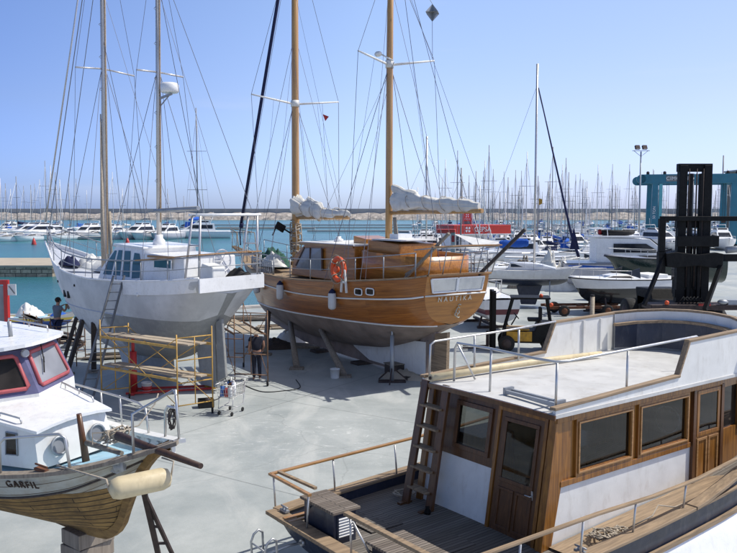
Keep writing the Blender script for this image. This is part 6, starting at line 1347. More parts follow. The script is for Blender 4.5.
# racing sloop on props, bow to the right
def sloop(name, label, loc, rz, L=7.6, mast=10.5, cover='bluecloth', z0=1.1, genoa=True, hull='white_old'):
    S = thing(name, label, 'boat', loc, rz); B = L*.33
    H_ = Hull([-L/2, -L*.3, 0, L*.25, L*.42, L/2], [B*.36, B*.46, B*.5, B*.38, B*.17, .03], [z0+1.05, z0+.98, z0+.98, z0+1.06, z0+1.18, z0+1.25], [z0+.45, z0+.12, z0, z0+.08, z0+.35, z0+1.0], [2, 2, 2, 1.8, 1.5, 1.3], [-.3, -.1, 0, 0, .3, .7], [.55, .55, .55, .62, .8, .9])
    two_tone(H_, lambda x: z0+.42, S, [hull, 'navy'], 24, 4, 6)
    d = MB(); H_.deck(d, .02, .03, 20); d.build('deck', 'white_deck', S)
    r = MB(); [r.tube(H_.band(lambda x: z0+.45, s_, 20, -L*.48, L*.45, .012), .02, 4) for s_ in (1, -1)]; r.build('waterline_stripe', 'navycloth', S)
    c = MB(); c.prism([(-L*.15, B*.28, z0+.95), (-L*.13, B*.24, z0+1.42), (L*.10, B*.22, z0+1.38), (L*.27, B*.14, z0+1.12), (L*.27, B*.14, z0+1.05)], (0, -B*.5, 0)); c.build('coachroof', 'white', S, bev=.05)
    for s_ in (1, -1): c = MB(); c.poly([(-L*.12, s_*(B*.26+.05), z0+1.16), (L*.08, s_*(B*.25+.05), z0+1.18), (L*.08, s_*(B*.25+.03), z0+1.30), (-L*.12, s_*(B*.25+.04), z0+1.34)]); c.build('window', 'glass_far', S)
    k_ = MB(); k_.prism([(-L*.03, .08, .12), (-L*.08, .08, z0+.2), (L*.16, .08, z0+.2), (L*.10, .08, .12)], (0, -.16, 0)); k_.build('keel', 'navy', S)
    k_ = MB(); k_.prism([(-L*.46, .03, z0-.3), (-L*.46, .03, z0+.6), (-L*.40, .03, z0+.5), (-L*.41, .03, z0-.3)], (0, -.06, 0)); k_.build('rudder', 'navy', S)
    m_ = MB(); mx_ = L*.08; m_.tube([(mx_, 0, z0+1.0), (mx_, 0, z0+1+mast)], .065, 8); mo_ = m_.build('mast', 'alu', S)
    m_ = MB(); m_.tube([(mx_, -B*.45, z0+mast*.45), (mx_, B*.45, z0+mast*.45)], .02, 5); m_.build('spreader', 'alu', mo_)
    m_ = MB(); top = (mx_, 0, z0+mast*.98); [wire(m_, top, p, .008) for p in ((L*.48, 0, z0+1.2), (-L*.48, 0, z0+1.1), (mx_, B*.45, z0+mast*.45), (mx_, -B*.45, z0+mast*.45))]; [wire(m_, (mx_, s_*B*.45, z0+mast*.45), (mx_, s_*B*.45, z0+1), .008) for s_ in (1, -1)]; m_.build('shroud', 'wire', mo_)
    m_ = MB(); m_.tube([(mx_, 0, z0+1.95), (-L*.38, 0, z0+1.9)], .05, 6); m_.build('boom', 'alu', S)
    if genoa: m_ = MB(); m_.tube([(mx_+.08, 0, z0+mast*.97), (L*.40, 0, z0+3.0), (L*.465, 0, z0+1.75)], .05, 8, radii=[.03, .07, .09]); m_.build('furled_genoa', 'navycloth', S)
    r = MB()
    for s_ in (1, -1):
        P_ = [H_.pt(x, s_, 0, -.04)+V(0, 0, .52) for x in [-L*.47+L*.94*i/12 for i in range(13)]]; r.tube(P_, .010, 4); [r.tube([p, p-V(0, 0, .52)], .010, 4) for p in P_[::2]]
    r.build('lifeline', 'steel', S)
    for i, (x, s_) in enumerate(((-L*.25, 1), (L*.22, 1), (-L*.25, -1), (L*.22, -1))):
        f = MB(); t_ = H_.pz(x, s_, z0+.35); f.bar((x, s_*B*.62, 0), t_, .06, .06); f.bar((x-.35, s_*B*.62, .03), (x+.35, s_*B*.62, .03), .06, .05); f.build('stand_leg', 'galv', S)
    return S, H_
S1, H1 = sloop('sailing_sloop', 'cream racing sloop ashore with a tall single mast and navy furled headsail', (9.25, 47.2, 0), R(-13), 6.6, 11.9, z0=1.2)
f = MB(); q = lumpy(.2, -1.6, 3.75, 3.65, .24, .18, 17, 14, sag=.0); q.build('boom_cover', 'bluecloth', S1)
f = MB(); f.poly([(-1.2, 0, 3.75), (-2.6, .9, 3.55), (-4.2, .1, 4.25), (-2.7, -.8, 3.5)]); f.build('awning', 'whitecloth', S1)
f = MB(); f.prism([(2.55, .02, 3.4), (2.75, .02, 4.7), (3.1, .02, 3.4)], (0, -.05, 0)); f.build('headsail_bag', 'navycloth', S1)
f = MB(); f.poly([(.75, -.8, 6.35), (.75, -.8, 5.95), (.95, -.8, 6.05), (.95, -.8, 6.3)]); f.build('burgee', 'yellowp', S1)
S2, H2 = sloop('sailing_sloop', 'grey hulled sloop behind the wooden ketch stern with a small mast', (4.6, 55, 0), R(160), 8.2, 8.5, z0=1.2, genoa=False)
tower('rusty_scaffold', 'scaffold frames crowded behind the stern rail of the wooden ketch', [(3.1, 42), (5.6, 42.2), (5.6, 43.6), (3.1, 43.4)], 3.3, 'darksteel', (.86,), 4, wheels=False)
motorboat('motorboat', 'small white motorboat with maroon band right behind the wooden ketch stern', 5.0, 1.9, .6, .6, (0, 0, 0), R(100), zband('maroon_band_gelcoat', [(-9, (.6, .6, .58)), (.8, (.12, .015, .02)), (1.05, (.75, .75, .74))], .3), 'white', 'cruiser', z0=.4, loc=(5.8, 39.5, 0))
bag('fishing_gear_heap', 'canvas', 'brown heap of nets and gear behind the cream sloop', 'nets', (13.2, 57, 0), 1.6, 1.0, 2.6, 41); bag('fishing_gear_heap', 'timber', 'grey heap of gear left of the white motor yacht', 'gear', (11.4, 58.5, 0), 1.2, .8, 2.2, 42)
S = thing('wooden_post', 'short yellowish wooden post standing on the yard behind the trawler roof', 'post', (8.05, 28.6, 0)); f = MB(); f.tube([(0, 0, 0), (0, 0, 2.55)], .08, 10); f.build('post', 'plank', S); f = MB(); f.tube([(0, 0, 2.55), (0, 0, 2.62)], .07, 10); f.build('cap', 'rubber', S)

# ================================================================== LIFT TRUCKS
def wheel(S, c, r, w_, axis=(0, 1, 0), rim='yellowp'):
    f = MB(); f.lathe(c, [(r*.6, -w_/2), (r*.95, -w_/2), (r, -w_*.35), (r, w_*.35), (r*.95, w_/2), (r*.6, w_/2)], 22, axis); wo = f.build('wheel', 'rubber', S)
    f = MB(); f.lathe(c, [(r*.2, -w_*.52), (r*.58, -w_*.5), (r*.58, w_*.5), (r*.2, w_*.52)], 18, axis); f.build('rim', rim, wo)
Fk = thing('yellow_forklift', 'yellow and black forklift with overhead guard standing behind the trawler roof', 'forklift', (6.35, 32.2, 0), R(172))
f = MB(); f.prism([(-1.2, .55, .35), (-1.25, .55, 1.15), (-.5, .55, 1.2), (-.35, .55, .85), (.9, .55, .8), (.95, .55, .35)], (0, -1.1, 0)); f.build('body', 'black', Fk, bev=.04)
f = MB(); f.box((.25, .565, .62), (1.0, .03, .38)); f.box((.25, -.565, .62), (1.0, .03, .38)); f.box((-1.27, 0, .62), (.03, .95, .4)); f.box((.3, 0, .86), (.9, .9, .1)); f.build('yellow_panel', 'yellowp', Fk)
f = MB(); f.box((-.35, 0, 1.25), (.5, .55, .12)); f.box((-.6, 0, 1.5), (.12, .55, .5)); f.build('seat', 'rubber', Fk, bev=.03)
f = MB(); f.tube([(.55, 0, 1.0), (.35, 0, 1.35)], .03, 6); f.tube([(.35+.1*math.sin(a), .18*math.cos(a), 1.38+.12*math.sin(a)) for a in [i/14*2*math.pi for i in range(14)]], .016, 5, closed=True); f.build('steering_wheel', 'rubber', Fk)
for x, y, x2 in ((.85, .5, .5), (.85, -.5, .5), (-1.05, .5, -.85), (-1.05, -.5, -.85)): f = MB(); f.bar((x, y, .8), (x2, y, 2.12), .08, .07); f.build('guard_post', 'black', Fk)
f = MB(); f.box((-.18, 0, 2.15), (1.55, 1.12, .06)); f.build('overhead_guard', 'black', Fk)
f = MB(); f.lathe((-.6, .3, 2.18), [(.07, 0), (.07, .10), (.03, .14)], 10); f.build('beacon', 'orange', Fk)
for y in (-.38, .38): f = MB(); f.bar((1.25, y, .1), (1.25, y, 2.35), .16, .12, up=(0, 1, 0)); f.bar((1.38, y*.75, .1), (1.38, y*.75, 2.42), .10, .08, up=(0, 1, 0)); f.build('mast_rail', 'black', Fk)
pieces('mast_crossbar', 'black', Fk, [MB().bar((1.3, -.4, z), (1.3, .4, z), .09, .12) for z in (.35, 1.3, 2.35)]); f = MB(); f.tube([(1.3, 0, .2), (1.3, 0, 2.1)], .06, 8); f.build('lift_ram', 'galv', Fk)
for y in (-.3, .3): f = MB(); f.bar((1.5, y, .08), (2.5, y, .06), .12, .05); f.bar((1.5, y, .05), (1.5, y, .7), .12, .05, up=(0, 1, 0)); f.build('fork', 'darksteel', Fk)
for x, r_ in ((.75, .33), (-.9, .28)):
    for y in (-.55, .55): wheel(Fk, (x, y, r_), r_, .24, rim='darksteel')
f = MB(); f.tube([(-1.26, .3, 1.1), (-1.3, .3, 1.2)], .05, 6); f.box((-1.27, 0, .8), (.04, .7, .3)); f.build('rear_lamp_panel', 'darksteel', Fk)
BT = thing('boat_lift_truck', 'huge black boat lift truck with a tall twin mast behind the trawler roof', 'forklift', (13.85, 34.2, 0), R(-90))
# local: x forward = towards camera (-y world); y = world x
for y in (-.52, .52):
    f = MB(); f.bar((0, y, .5), (0, y, 7.55), .34, .34, up=(0, 1, 0)); f.build('outer_mast_rail', 'black', BT, bev=.02)
    f = MB(); f.bar((.12, y*.42, .6), (.12, y*.42, 7.2), .22, .13, up=(0, 1, 0)); f.build('inner_mast_rail', 'black', BT, bev=.02)
for y in (-.07, .07): f = MB(); f.tube([(.05, y, .8), (.05, y, 4.6)], .06, 10); f.tube([(.05, y, 4.6), (.05, y, 7.2)], .035, 10, m=1); f.build('lift_ram', ['black', 'galv'], BT)
for z, h_ in ((7.45, .34), (5.05, .3), (2.1, .35)): f = MB(); f.bar((-.05, -.72, z), (-.05, .72, z), .3, h_); f.build('mast_crosshead', 'black', BT, bev=.02)
for y in (-.30, .30, .02): f = MB(); f.tube([(.2, y, 2.4), (.2, y, 7.4)], .022, 5); f.build('lift_chain', 'darksteel', BT)
f = MB(); f.bar((.35, -1.55, 5.30), (.35, 2.3, 5.30), .16, .20); f.bar((.35, -1.45, 3.9), (.35, -1.45, 5.3), .22, .26, up=(0, 1, 0)); f.bar((.35, 2.1, 3.2), (.35, 2.1, 5.3), .22, .26, up=(0, 1, 0)); f.bar((.35, -1.45, 3.0), (.35, -1.45, 3.9), .30, .30, up=(0, 1, 0)); f.build('carriage_frame', 'black', BT, bev=.02)
f = MB(); f.bar((.40, -.85, 4.35), (.40, .92, 4.35), .24, .46); f.build('upper_carriage_beam', 'black', BT, bev=.03)
f = MB(); f.prism([(.30, -1.35, 3.84), (.30, -.9, 3.90), (.30, 0, 3.80), (.30, .8, 3.88), (.30, 1.08, 3.82), (.30, 1.05, 3.25), (.30, .7, 3.22), (.30, 0, 3.32), (.30, -.9, 3.24), (.30, -1.3, 3.28)], (.34, 0, 0)); f.build('lower_carriage_beam', 'black', BT, bev=.03)
f = MB(); f.bar((.4, 1.2, 3.65), (.4, 2.5, 3.65), .22, .3); f.build('side_arm', 'black', BT); f = MB(); f.tube([(.55, 1.2, 3.98), (.55, 2.2, 4.08)], .14, 12); f.build('roller', 'galv', BT)
f = MB(); f.bar((.45, -1.35, 3.75), (1.0, -2.35, 1.7), .14, .14); f.build('stabiliser_arm', 'black', BT); f = MB(); f.bar((.65, .95, 3.3), (1.7, -.1, 1.6), .16, .16); f.build('stabiliser_arm', 'black', BT)
f = MB(); f.box((-2.6, .2, 1.2), (4.6, 1.7, .7)); f.prism([(-4.9, 1.05, 1.0), (-5.2, 1.05, 1.9), (-3.2, 1.05, 2.0), (-2.9, 1.05, 1.5)], (0, -1.7, 0)); f.build('chassis', 'black', BT, bev=.05)
f = MB(); f.box((.6, -.3, 1.62), (1.2, 3.6, .22)); f.build('front_platform', 'darksteel', BT, bev=.02)
f = MB(); f.box((-1.7, .5, 2.6), (1.3, .9, 1.5)); f.build('cab', 'black', BT, bev=.05); f = MB(); f.box((-1.7, .5, 2.85), (1.34, .94, .7)); f.build('cab_glass', 'glass', BT)
for x in (-.3, -4.2):
    for y in (-1.25, 1.25): wheel(BT, (x, y, .72), .72, .5, rim='darksteel')
f = MB(); f.lathe((1.15, -1.45, 1.75), [(.09, 0), (.09, .12), (.04, .16)], 10); f.build('beacon', 'orange', BT); f = MB(); f.ball((1.1, .9, 1.85), .16, 10, (1.2, 1.4, .7)); f.box((1.0, 1.3, 1.8), (.3, .4, .25)); f.build('hydraulic_block', 'galv', BT); f = MB(); f.box((1.2, .1, 1.74), (.03, .5, .1)); f.build('reflector', 'red', BT)
f = MB(); q = random.Random(9)
for k in range(6): f.tube([(.9, -.9+.15*k, 1.75), (1.0, -.7+.15*k, 2.05), (.8, -.4+.12*k, 1.8)], .025, 5)
f.build('hydraulic_hose', 'rubber', BT)
# hydraulic boat trolley in front of the speedboat
S = thing('boat_trolley', 'low rusty boat trolley with an orange lamp under the black speedboat', 'trailer', (11.6, 43.5, 0), R(5)); f = MB(); [f.bar((-2, y, .45), (2.4, y, .45), .12, .14) for y in (-.7, .7)]; [f.bar((x, -.8, .45), (x, .8, .45), .12, .12) for x in (-1.8, 0, 1.8)]; f.build('frame', 'rust', S)
for x in (-1.2, 1.2):
    for y in (-.85, .85): wheel(S, (x, y, .3), .3, .18, rim='rust')
f = MB(); f.ball((-1.9, -.8, .62), .12, 8); f.build('lamp', 'orange', S)

# ================================================================== TRAVEL LIFT, LAMP, BUILDING, FUEL STATION
TL = thing('travel_lift', 'big teal travelling boat hoist with a long top beam on the far quay', 'boat hoist', (45.4, 132, 0), R(-14))
def leg(x, y): f = MB(); f.prism([(x-.6, y, .9), (x-.45, y, 10.2), (x+.45, y, 10.2), (x+.6, y, .9)], (0, .9, 0)); return f
for y in (0, 9):
    for x in (1.6, 13.6): leg(x, y).build('leg', 'teal', TL, bev=.05)
    f = MB(); f.bar((-.6, y+.4, 10.9), (15.5, y+.4, 10.9), .9, 1.5); f.lathe((-.6, y-.05, 10.9), [(.75, 0), (.75, .9)], 16, (0, 1, 0)); f.build('top_beam', 'teal', TL, bev=.04)
    f = MB(); f.bar((1.6, y+.4, .95), (13.6, y+.4, .95), .7, .6) if y == 9 else f.bar((.8, y+.4, 1.0), (2.6, y+.4, 1.0), 1.0, .8); f.build('sill_beam', 'teal', TL)
    for x in (1.1, 2.3, 13.1, 14.2): wheel(TL, (x, y+.4, .75), .75, .5, rim='teal')
for x in (1.6, 13.6): f = MB(); f.bar((x, .8, 10.8), (x, 9.2, 10.8), .6, 1.0); f.build('cross_beam', 'teal', TL)
f = MB(); f.box((2.45, .46, 5.5), (.5, .85, 9.2)); f.build('leg_light_panel', 'teal_light', TL); f = MB(); f.box((14.45, .45, 5.5), (.5, .85, 9.2)); f.build('leg_light_panel', 'teal_light', TL)
f = MB(); f.box((4.9, -.07, 10.95), (3.4, .06, .95)); pl_ = f.build('name_plate', 'letter_grey', TL); lettering('CIMOLAI', .8, 'letter_white', pl_, frame3((4.9, -.12, 10.93), (1, 0, 0), (0, 0, 1)), spacing=1.1)
lettering('50 TON', .6, 'letter_white', TL, frame3((1.5, -.03, 5.4), (0, 0, -1) and (0, 0, 1), (-1, 0, 0)))
pieces('hoist_drum', 'darksteel', TL, [MB().lathe((x, .4, 11.65), [(.25, 0), (.25, .35), (.15, .5)], 12) for x in (.4, 3.0, 12.6, 14)])
for x in (3.4, 12): f = MB(); [f.tube([(x+dx, .4, 10.2), (x+dx, .4, 4.2)], .03, 4) for dx in (0, .3)]; f.box((x+.15, .4, 4.0), (.7, .3, .5)); f.build('hoist_block', 'darksteel', TL)
f = MB(); [f.box((1.6+k*.6, -.3, 1.7), (.5, .4, .9)) for k in range(2)]; f.build('engine_box', 'teal_light', TL)
LP = thing('floodlight_pole', 'tall grey harbour floodlight pole with two lamps on a crossarm', 'lamp post', (37.8, 112, 0))
f = MB(); f.tube([(0, 0, 0), (0, 0, 13.9)], .16, 10, r2=.09); f.build('pole', 'galv', LP); f = MB(); f.bar((-1.2, 0, 14.0), (1.2, 0, 14.0), .08, .08); f.tube([(-1, 0, 14), (0, 0, 13.2), (1, 0, 14)], .04, 5); f.build('crossarm', 'galv', LP)
for x in (-.55, .45): f = MB(); f.box((x, -.1, 14.45), (.65, .3, .55), (R(-25), 0, R(12))); lo_ = f.build('floodlight', 'darksteel', LP); f = MB(); f.box((x, -.27, 14.41), (.5, .02, .4), (R(-25), 0, R(12))); f.build('lamp', 'lamp', lo_)
BD = thing('harbour_building', 'tan rendered harbour building with small windows at the right edge', 'building', (91.5, 190, 0))
f = MB(); f.box((5.5, 5, 7.6), (17, 10, 15.2)); f.build('wall', 'brownwall', BD); f = MB(); f.box((5.5, 5, 15.35), (17.6, 10.6, .4)); f.build('roof_slab', 'wallconc', BD)
for i in range(5):
    for j in range(5):
        for dx in (0, 1.3): f = MB(); f.box((-1.6+i*3.2+dx, -.03, 2.2+j*2.9), (.7, .12, 1.1)); wo = f.build('window', 'white', BD); f = MB(); f.box((-1.6+i*3.2+dx, -.10, 2.2+j*2.9), (.5, .03, .9)); f.build('pane', 'glass_far', wo)
FS = thing('fuel_station', 'red and white harbour fuel kiosk with a lettered canopy', 'fuel station', (13.9, 118, -.2), R(20))
f = MB(); f.box((1.5, 2.5, 1.2), (6.0, 3.6, 2.4)); f.build('kiosk', 'white', FS, bev=.03); f = MB(); f.box((-.8, .65, 1.1), (.9, .08, 2.0)); f.build('door', 'navy', FS); f = MB(); f.box((2.6, .66, 1.4), (2.4, .08, 1.0)); f.build('window', 'glass_grey', FS)
f = MB(); f.box((3.0, 2.5, 3.15), (9.5, 6.0, 1.3)); f.build('canopy', 'sign_red', FS, bev=.04); f = MB(); f.box((3.0, 2.5, 2.45), (9.7, 6.2, .12)); f.build('canopy_edge', 'white', FS)
f = MB(); f.box((-1.77, 2.5, 3.15), (.04, 5.9, 1.2)); ce = f.build('canopy_end', 'sign_red_dark', FS); lettering('052', 1.1, 'letter_grey', ce, frame3((-1.81, 2.5, 3.15), (0, -1, 0), (0, 0, 1)), spacing=1.1)
lettering('CEPSA', 1.0, 'letter_white', FS, frame3((3.0, -.53, 3.15), (1, 0, 0), (0, 0, 1)), ext=.03)
def cepsa_mark(par, c, s_, ux):
    f = MB(); c = V(*c); ux = V(*ux); uz = V(0, 0, 1)
    for k in range(4):
        a = R(45+90*k); d_ = ux*math.cos(a)+uz*math.sin(a); e_ = ux*-math.sin(a)+uz*math.cos(a); f.poly([c+d_*s_*.15, c+d_*s_*.9+e_*s_*.42, c+d_*s_*1.1, c+d_*s_*.75-e_*s_*.5])
    f.build('logo_mark', 'letter_white', par, fix=False)
cepsa_mark(FS, (.55, -.56, 3.15), .45, (1, 0, 0))
for x, y in ((-1.3, .2), (7.2, .2), (7.2, 4.8)): f = MB(); f.box((x, y, 1.2), (.35, .35, 2.5)); f.build('column', 'white', FS)
TT = thing('price_totem', 'tall red price totem standing above the fuel station', 'sign', (15.4, 125.5, -.2), R(8)); f = MB(); f.box((0, 0, 2.85), (1.35, .5, 5.7)); f.build('panel', 'sign_red', TT, bev=.03); f = MB(); f.box((.77, 0, 2.85), (.18, .52, 5.7)); f.build('edge', 'white', TT)
cepsa_mark(TT, (0, -.28, 5.15), .3, (1, 0, 0)); lettering('CEPSA', .34, 'letter_white', TT, frame3((0, -.28, 4.6), (1, 0, 0), (0, 0, 1)), ext=.02); f = MB(); f.box((0, -.27, 4.05), (1.0, .03, .45)); f.build('price_panel', 'letter_grey', TT)
R2 = thing('fuel_pump_canopy', 'small red canopy left of the fuel station over its pumps', 'canopy', (10.9, 112.5, -.2), R(-10)); f = MB(); f.box((0, 0, 3.1), (2.6, 2.0, .45)); f.build('canopy', 'sign_red', R2, bev=.03); f = MB(); f.box((1.0, 0, 1.5), (.6, .6, 3.0)); f.build('pillar', 'wallconc', R2); f = MB(); f.box((1.0, -.33, 2.0), (.4, .05, .9)); f.build('pump_face', 'red', R2)

# ================================================================== MARINA
cov = ['bluecloth', 'bluecloth', 'navycloth', 'whitecloth', 'canvas', 'bluecloth']
cname = {'bluecloth': 'blue', 'navycloth': 'navy', 'whitecloth': 'white', 'canvas': 'cream'}
M['hull_blue'] = pm('blue_gelcoat', (.02, .06, .2), .25, coat=.3); M['far_mast'] = pm('far_mast_alloy', (.24, .235, .24), .5, .3, var=.2); M['far_mast_w'] = pm('white_mast', (.66, .66, .66), .4, .1)
mst_i = 0
def far_sail(L, mast, hullmt, cover, mt, dodger=True, label=None):
    global mst_i; mst_i += 1
    S = thing('moored_sailboat', label, 'sailboat', (0, 0, -50)); B = L*.32; z0 = -.15
    H_ = Hull([-L/2, -L*.3, 0, L*.25, L*.42, L/2], [B*.40, B*.47, B*.5, B*.38, B*.17, .03], [z0+1.15, z0+1.08, z0+1.1, z0+1.2, z0+1.35, z0+1.42], [z0, z0-.2, z0-.3, z0-.2, z0, z0+.9], [2.4]*4+[1.6, 1.3], [-.2, 0, 0, 0, .2, .5], [.55]*4+[.8, .9])
    h = MB(); H_.shell(h, 10, 4); h.build('hull', hullmt, S); d = MB(); H_.deck(d, .02, .02, 8); d.build('deck', 'white_deck', S)
    c = MB(); c.prism([(-L*.16, B*.28, z0+1.05), (-L*.13, B*.24, z0+1.6), (L*.10, B*.22, z0+1.55), (L*.28, B*.12, z0+1.25)], (0, -B*.5, 0)); c.build('coachroof', 'white', S); pieces('window', 'glass_far', S, [MB().box((-L*.02, s_*B*.28, z0+1.40), (L*.16, .03, .16)) for s_ in (1, -1)])
    m_ = MB(); x = L*.08; m_.tube([(x, 0, z0+1), (x, 0, z0+1+mast)], .10, 6, r2=.07); mo_ = m_.build('mast', mt, S)
    m_ = MB(); [m_.tube([(x, -B*.36, z0+mast*k), (x, B*.36, z0+mast*k)], .035, 4) for k in (.38, .70)]; [wire(m_, (x, s_*B*.36, z0+mast*.38), (x, 0, z0+mast*.98), .016) for s_ in (1, -1)]; [wire(m_, (x, s_*B*.36, z0+mast*.38), (x, s_*B*.46, z0+1), .016) for s_ in (1, -1)]; wire(m_, (x, 0, z0+mast), (-L*.49, 0, z0+1.1), .016); m_.build('rigging', 'wirefar', mo_)
    m_ = MB(); m_.tube([(x+.1, 0, z0+mast*.97), (L*.48, 0, z0+1.6)], .05, 5, radii=[.025, .06]); m_.build('furled_jib', 'canvas' if mst_i % 3 else 'whitecloth', S)
    f = MB(); f.tube([(x-.1, 0, z0+2.5), (x-1, 0, z0+2.45), (-L*.36, 0, z0+2.3)], .2, 7, radii=[.34, .28, .16]); f.build('boom_cover', cover, S)
    if dodger: f = MB(); f.prism([(-L*.17, B*.32, z0+1.2), (-L*.15, B*.3, z0+2.0), (-L*.05, B*.28, z0+1.9), (L*.0, B*.26, z0+1.5)], (0, -B*.6, 0)); f.build('spray_hood', cover, S)
    return S
rows_ = [(124, 24, 36), (128, 44, 60)]
protos = []
for i, (L, mst, hm, cv, mt, dg) in enumerate(((9.5, 13, 'white', 'bluecloth', 'far_mast', True), (11.5, 15.5, 'white', 'whitecloth', 'far_mast_w', True), (8.5, 11, 'white', 'navycloth', 'far_mast', True), (10.5, 14.5, 'hull_blue', 'canvas', 'far_mast', False), (12.5, 17.5, 'white', 'bluecloth', 'far_mast', True), (7.5, 10, 'white', 'canvas', 'far_mast_w', False))):
    protos.append(far_sail(L, mst, hm, cv, mt, dg))
protos_info = [('white', 'blue', 'mid sized'), ('white', 'white', 'large white masted'), ('white', 'navy', 'small'), ('blue', 'cream', 'mid sized'), ('white', 'blue', 'tall masted'), ('white', 'cream', 'little white masted')]
q = random.Random(11); placed = 0
def put_sail(k, x, y, rz, sc, where):
    h_, c_, s_ = protos_info[k]; copy_tree(protos[k], (x, y, -1.2), rz, f'{s_} {h_} sailboat with {c_} boom cover {where}', f'{s_} {h_} {c_} sailboats {where}', sc)
def row(y, x0, x1, step, where, keep=.92, tall=1.0, ks=(0, 1, 2, 3, 4, 5)):
    for side in (-1, 1):
        x = x0+q.uniform(0, step)
        while x < x1:
            if q.random() < keep: put_sail(q.choice(ks), x, y+side*(6.8+q.uniform(-.6, .6)), R(90 if side < 0 else -90)+R(180)*(q.random() < .3)+q.uniform(-.04, .04), tall*q.uniform(.78, 1.12), where)
            x += step*q.uniform(.85, 1.35)
row(172, 16, 78, 5.2, 'on the nearest pontoon', ks=(0, 1, 2, 4, 5)); row(214, 26, 100, 6.6, 'on the second pontoon'); row(262, 34, 122, 7.5, 'on the third pontoon'); row(318, 20, 145, 9.5, 'on the fourth pontoon', .85, 1.1); row(380, 20, 165, 14, 'on the farthest pontoon', .8, 1.1)
for x, y, k, rz in ((27, 128, 0, 80), (31.5, 137, 2, 95), (36, 146, 4, 90), (22.5, 131, 5, 100)): put_sail(k, x, y, R(rz), .9, 'close to the fuel quay')
for u, y, k, sc in ((3, 232, 1, 1.0), (8, 250, 0, 1.12), (14, 262, 5, 1.3), (21, 240, 2, 1.45), (27, 270, 3, 1.0), (33, 236, 0, 1.05), (38, 255, 4, .85), (44, 262, 1, 1.05), (48, 238, 4, 1.18), (54, 232, 1, 1.22), (57, 246, 0, 1.35), (61, 240, 5, 1.5), (70, 262, 3, 1.05), (79, 285, 4, 1.0), (88, 300, 1, .9), (116, 236, 1, 1.12), (125, 238, 5, 1.25), (137, 300, 4, 1.0), (168, 300, 0, 1.1), (184, 262, 2, 1.0)):
    put_sail(k, (u-368.5)/800*y, y, R(-90+q.uniform(-35, 35)), sc, 'in the left part of the marina')
put_sail(4, -51.5, 240, R(90), 2.05, 'among the motor yachts at left')
# motor yachts moored at the left and in the middle
def far_motor(L, style, label, hm='white'):
    return motorboat('moored_motorboat', label, L, L*.31, L*.12, .5, None, 0, hm, 'white', style, z0=-.45, loc=(0, 0, -50), cr=False)
mp = [far_motor(13, 'yacht', 'moored boat'), far_motor(9.5, 'cruiser', 'moored boat'), far_motor(11, 'yacht', 'moored boat', 'hull_lilac'), far_motor(7, 'sport', 'moored boat'), far_motor(8, 'cruiser', 'moored boat', 'hull_blue')]
mi = ['large white flybridge motor yacht', 'white cabin cruiser', 'grey hulled motor yacht', 'low white sports boat', 'blue hulled cabin cruiser']
def put_motor(k, x, y, rz, sc, where): copy_tree(mp[k], (x, y, -1.2), rz, f'{mi[k]} {where}', f'{mi[k]}s moored {where}', sc)
for u, k, y, rz, sc in ((66, 1, 206, -118, 1.2), (76, 4, 212, -130, 1.1), (88, 0, 204, -105, 1.1), (99, 1, 202, -125, 1.35), (112, 2, 206, -100, 1.15), (124, 1, 198, -128, 1.5), (139, 0, 200, -112, 1.15), (153, 1, 198, -126, 1.4), (166, 2, 196, -104, 1.25), (178, 1, 204, -120, 1.2), (146, 1, 226, -45, 1.1), (110, 0, 232, -40, 1.0), (88, 4, 236, -30, 1.0)):
    put_motor(k, (u-368.5)/800*y, y, R(rz), sc, 'in the row at the left behind the white ketch')
put_motor(0, (197-368.5)/800*205, 205, R(-168), 1.3, 'at the right end of the row behind the white ketch')
for u, k, y, rz in ((3, 1, 205, -130), (12, 3, 190, -120), (20, 1, 200, -140), (31, 1, 186, -110), (38, 0, 210, -130), (46, 3, 190, -120), (53, 1, 200, -140), (60, 1, 192, -120), (8, 1, 182, -130), (27, 0, 215, -130), (50, 2, 220, -130)): put_motor(k, (u-368.5)/800*y, y, R(rz), 1.12, 'nearer at the far left behind the stone mole')
for x, k, y in ((-118, 1, 270), (-108, 0, 262), (-99, 1, 255), (-90, 2, 262), (-126, 0, 280)): put_motor(k, x, y, R(-90+q.uniform(-25, 25)), 1.0, 'in the back row at the far left')
for u, k, y, rz in ((398, 0, 150, 172), (407, 2, 138, 168), (418, 0, 128, -150), (428, 1, 122, -100), (437, 3, 117, 170), (446, 0, 134, -120), (452, 4, 124, -90), (401, 4, 178, 160), (425, 0, 165, -100), (520, 1, 118, -90), (532, 0, 124, -80), (547, 2, 128, -100), (560, 4, 134, -90), (575, 0, 140, -85), (588, 1, 146, -90), (512, 3, 132, -95), (540, 1, 142, -90), (566, 3, 150, -90)): put_motor(k, (u-368.5)/800*y, y, R(rz), .92, 'by the fuel quay')
for u, k, y in ((462, 2, 135), (476, 0, 140), (489, 4, 142), (500, 2, 133), (418, 5, 142), (442, 1, 150), (508, 0, 145), (527, 1, 138), (553, 4, 144), (582, 0, 156), (570, 2, 147), (597, 1, 160)): put_sail(k, (u-368.5)/800*y, y, R(90+q.uniform(-12, 12)), q.uniform(.8, 1.05), 'by the fuel quay')
for x, k, y, rz in ((5, 4, 172, 170), (12, 2, 168, -160), (20, 0, 152, -120), (9, 3, 148, 160), (16, 1, 140, -95), (24, 0, 142, -90), (4.5, 0, 118, 165), (1.5, 1, 138, 20), (11, 1, 196, -90), (18, 0, 200, -90), (24, 3, 186, -80)): put_motor(k, x, y, R(rz), .85, 'around the fuel station')
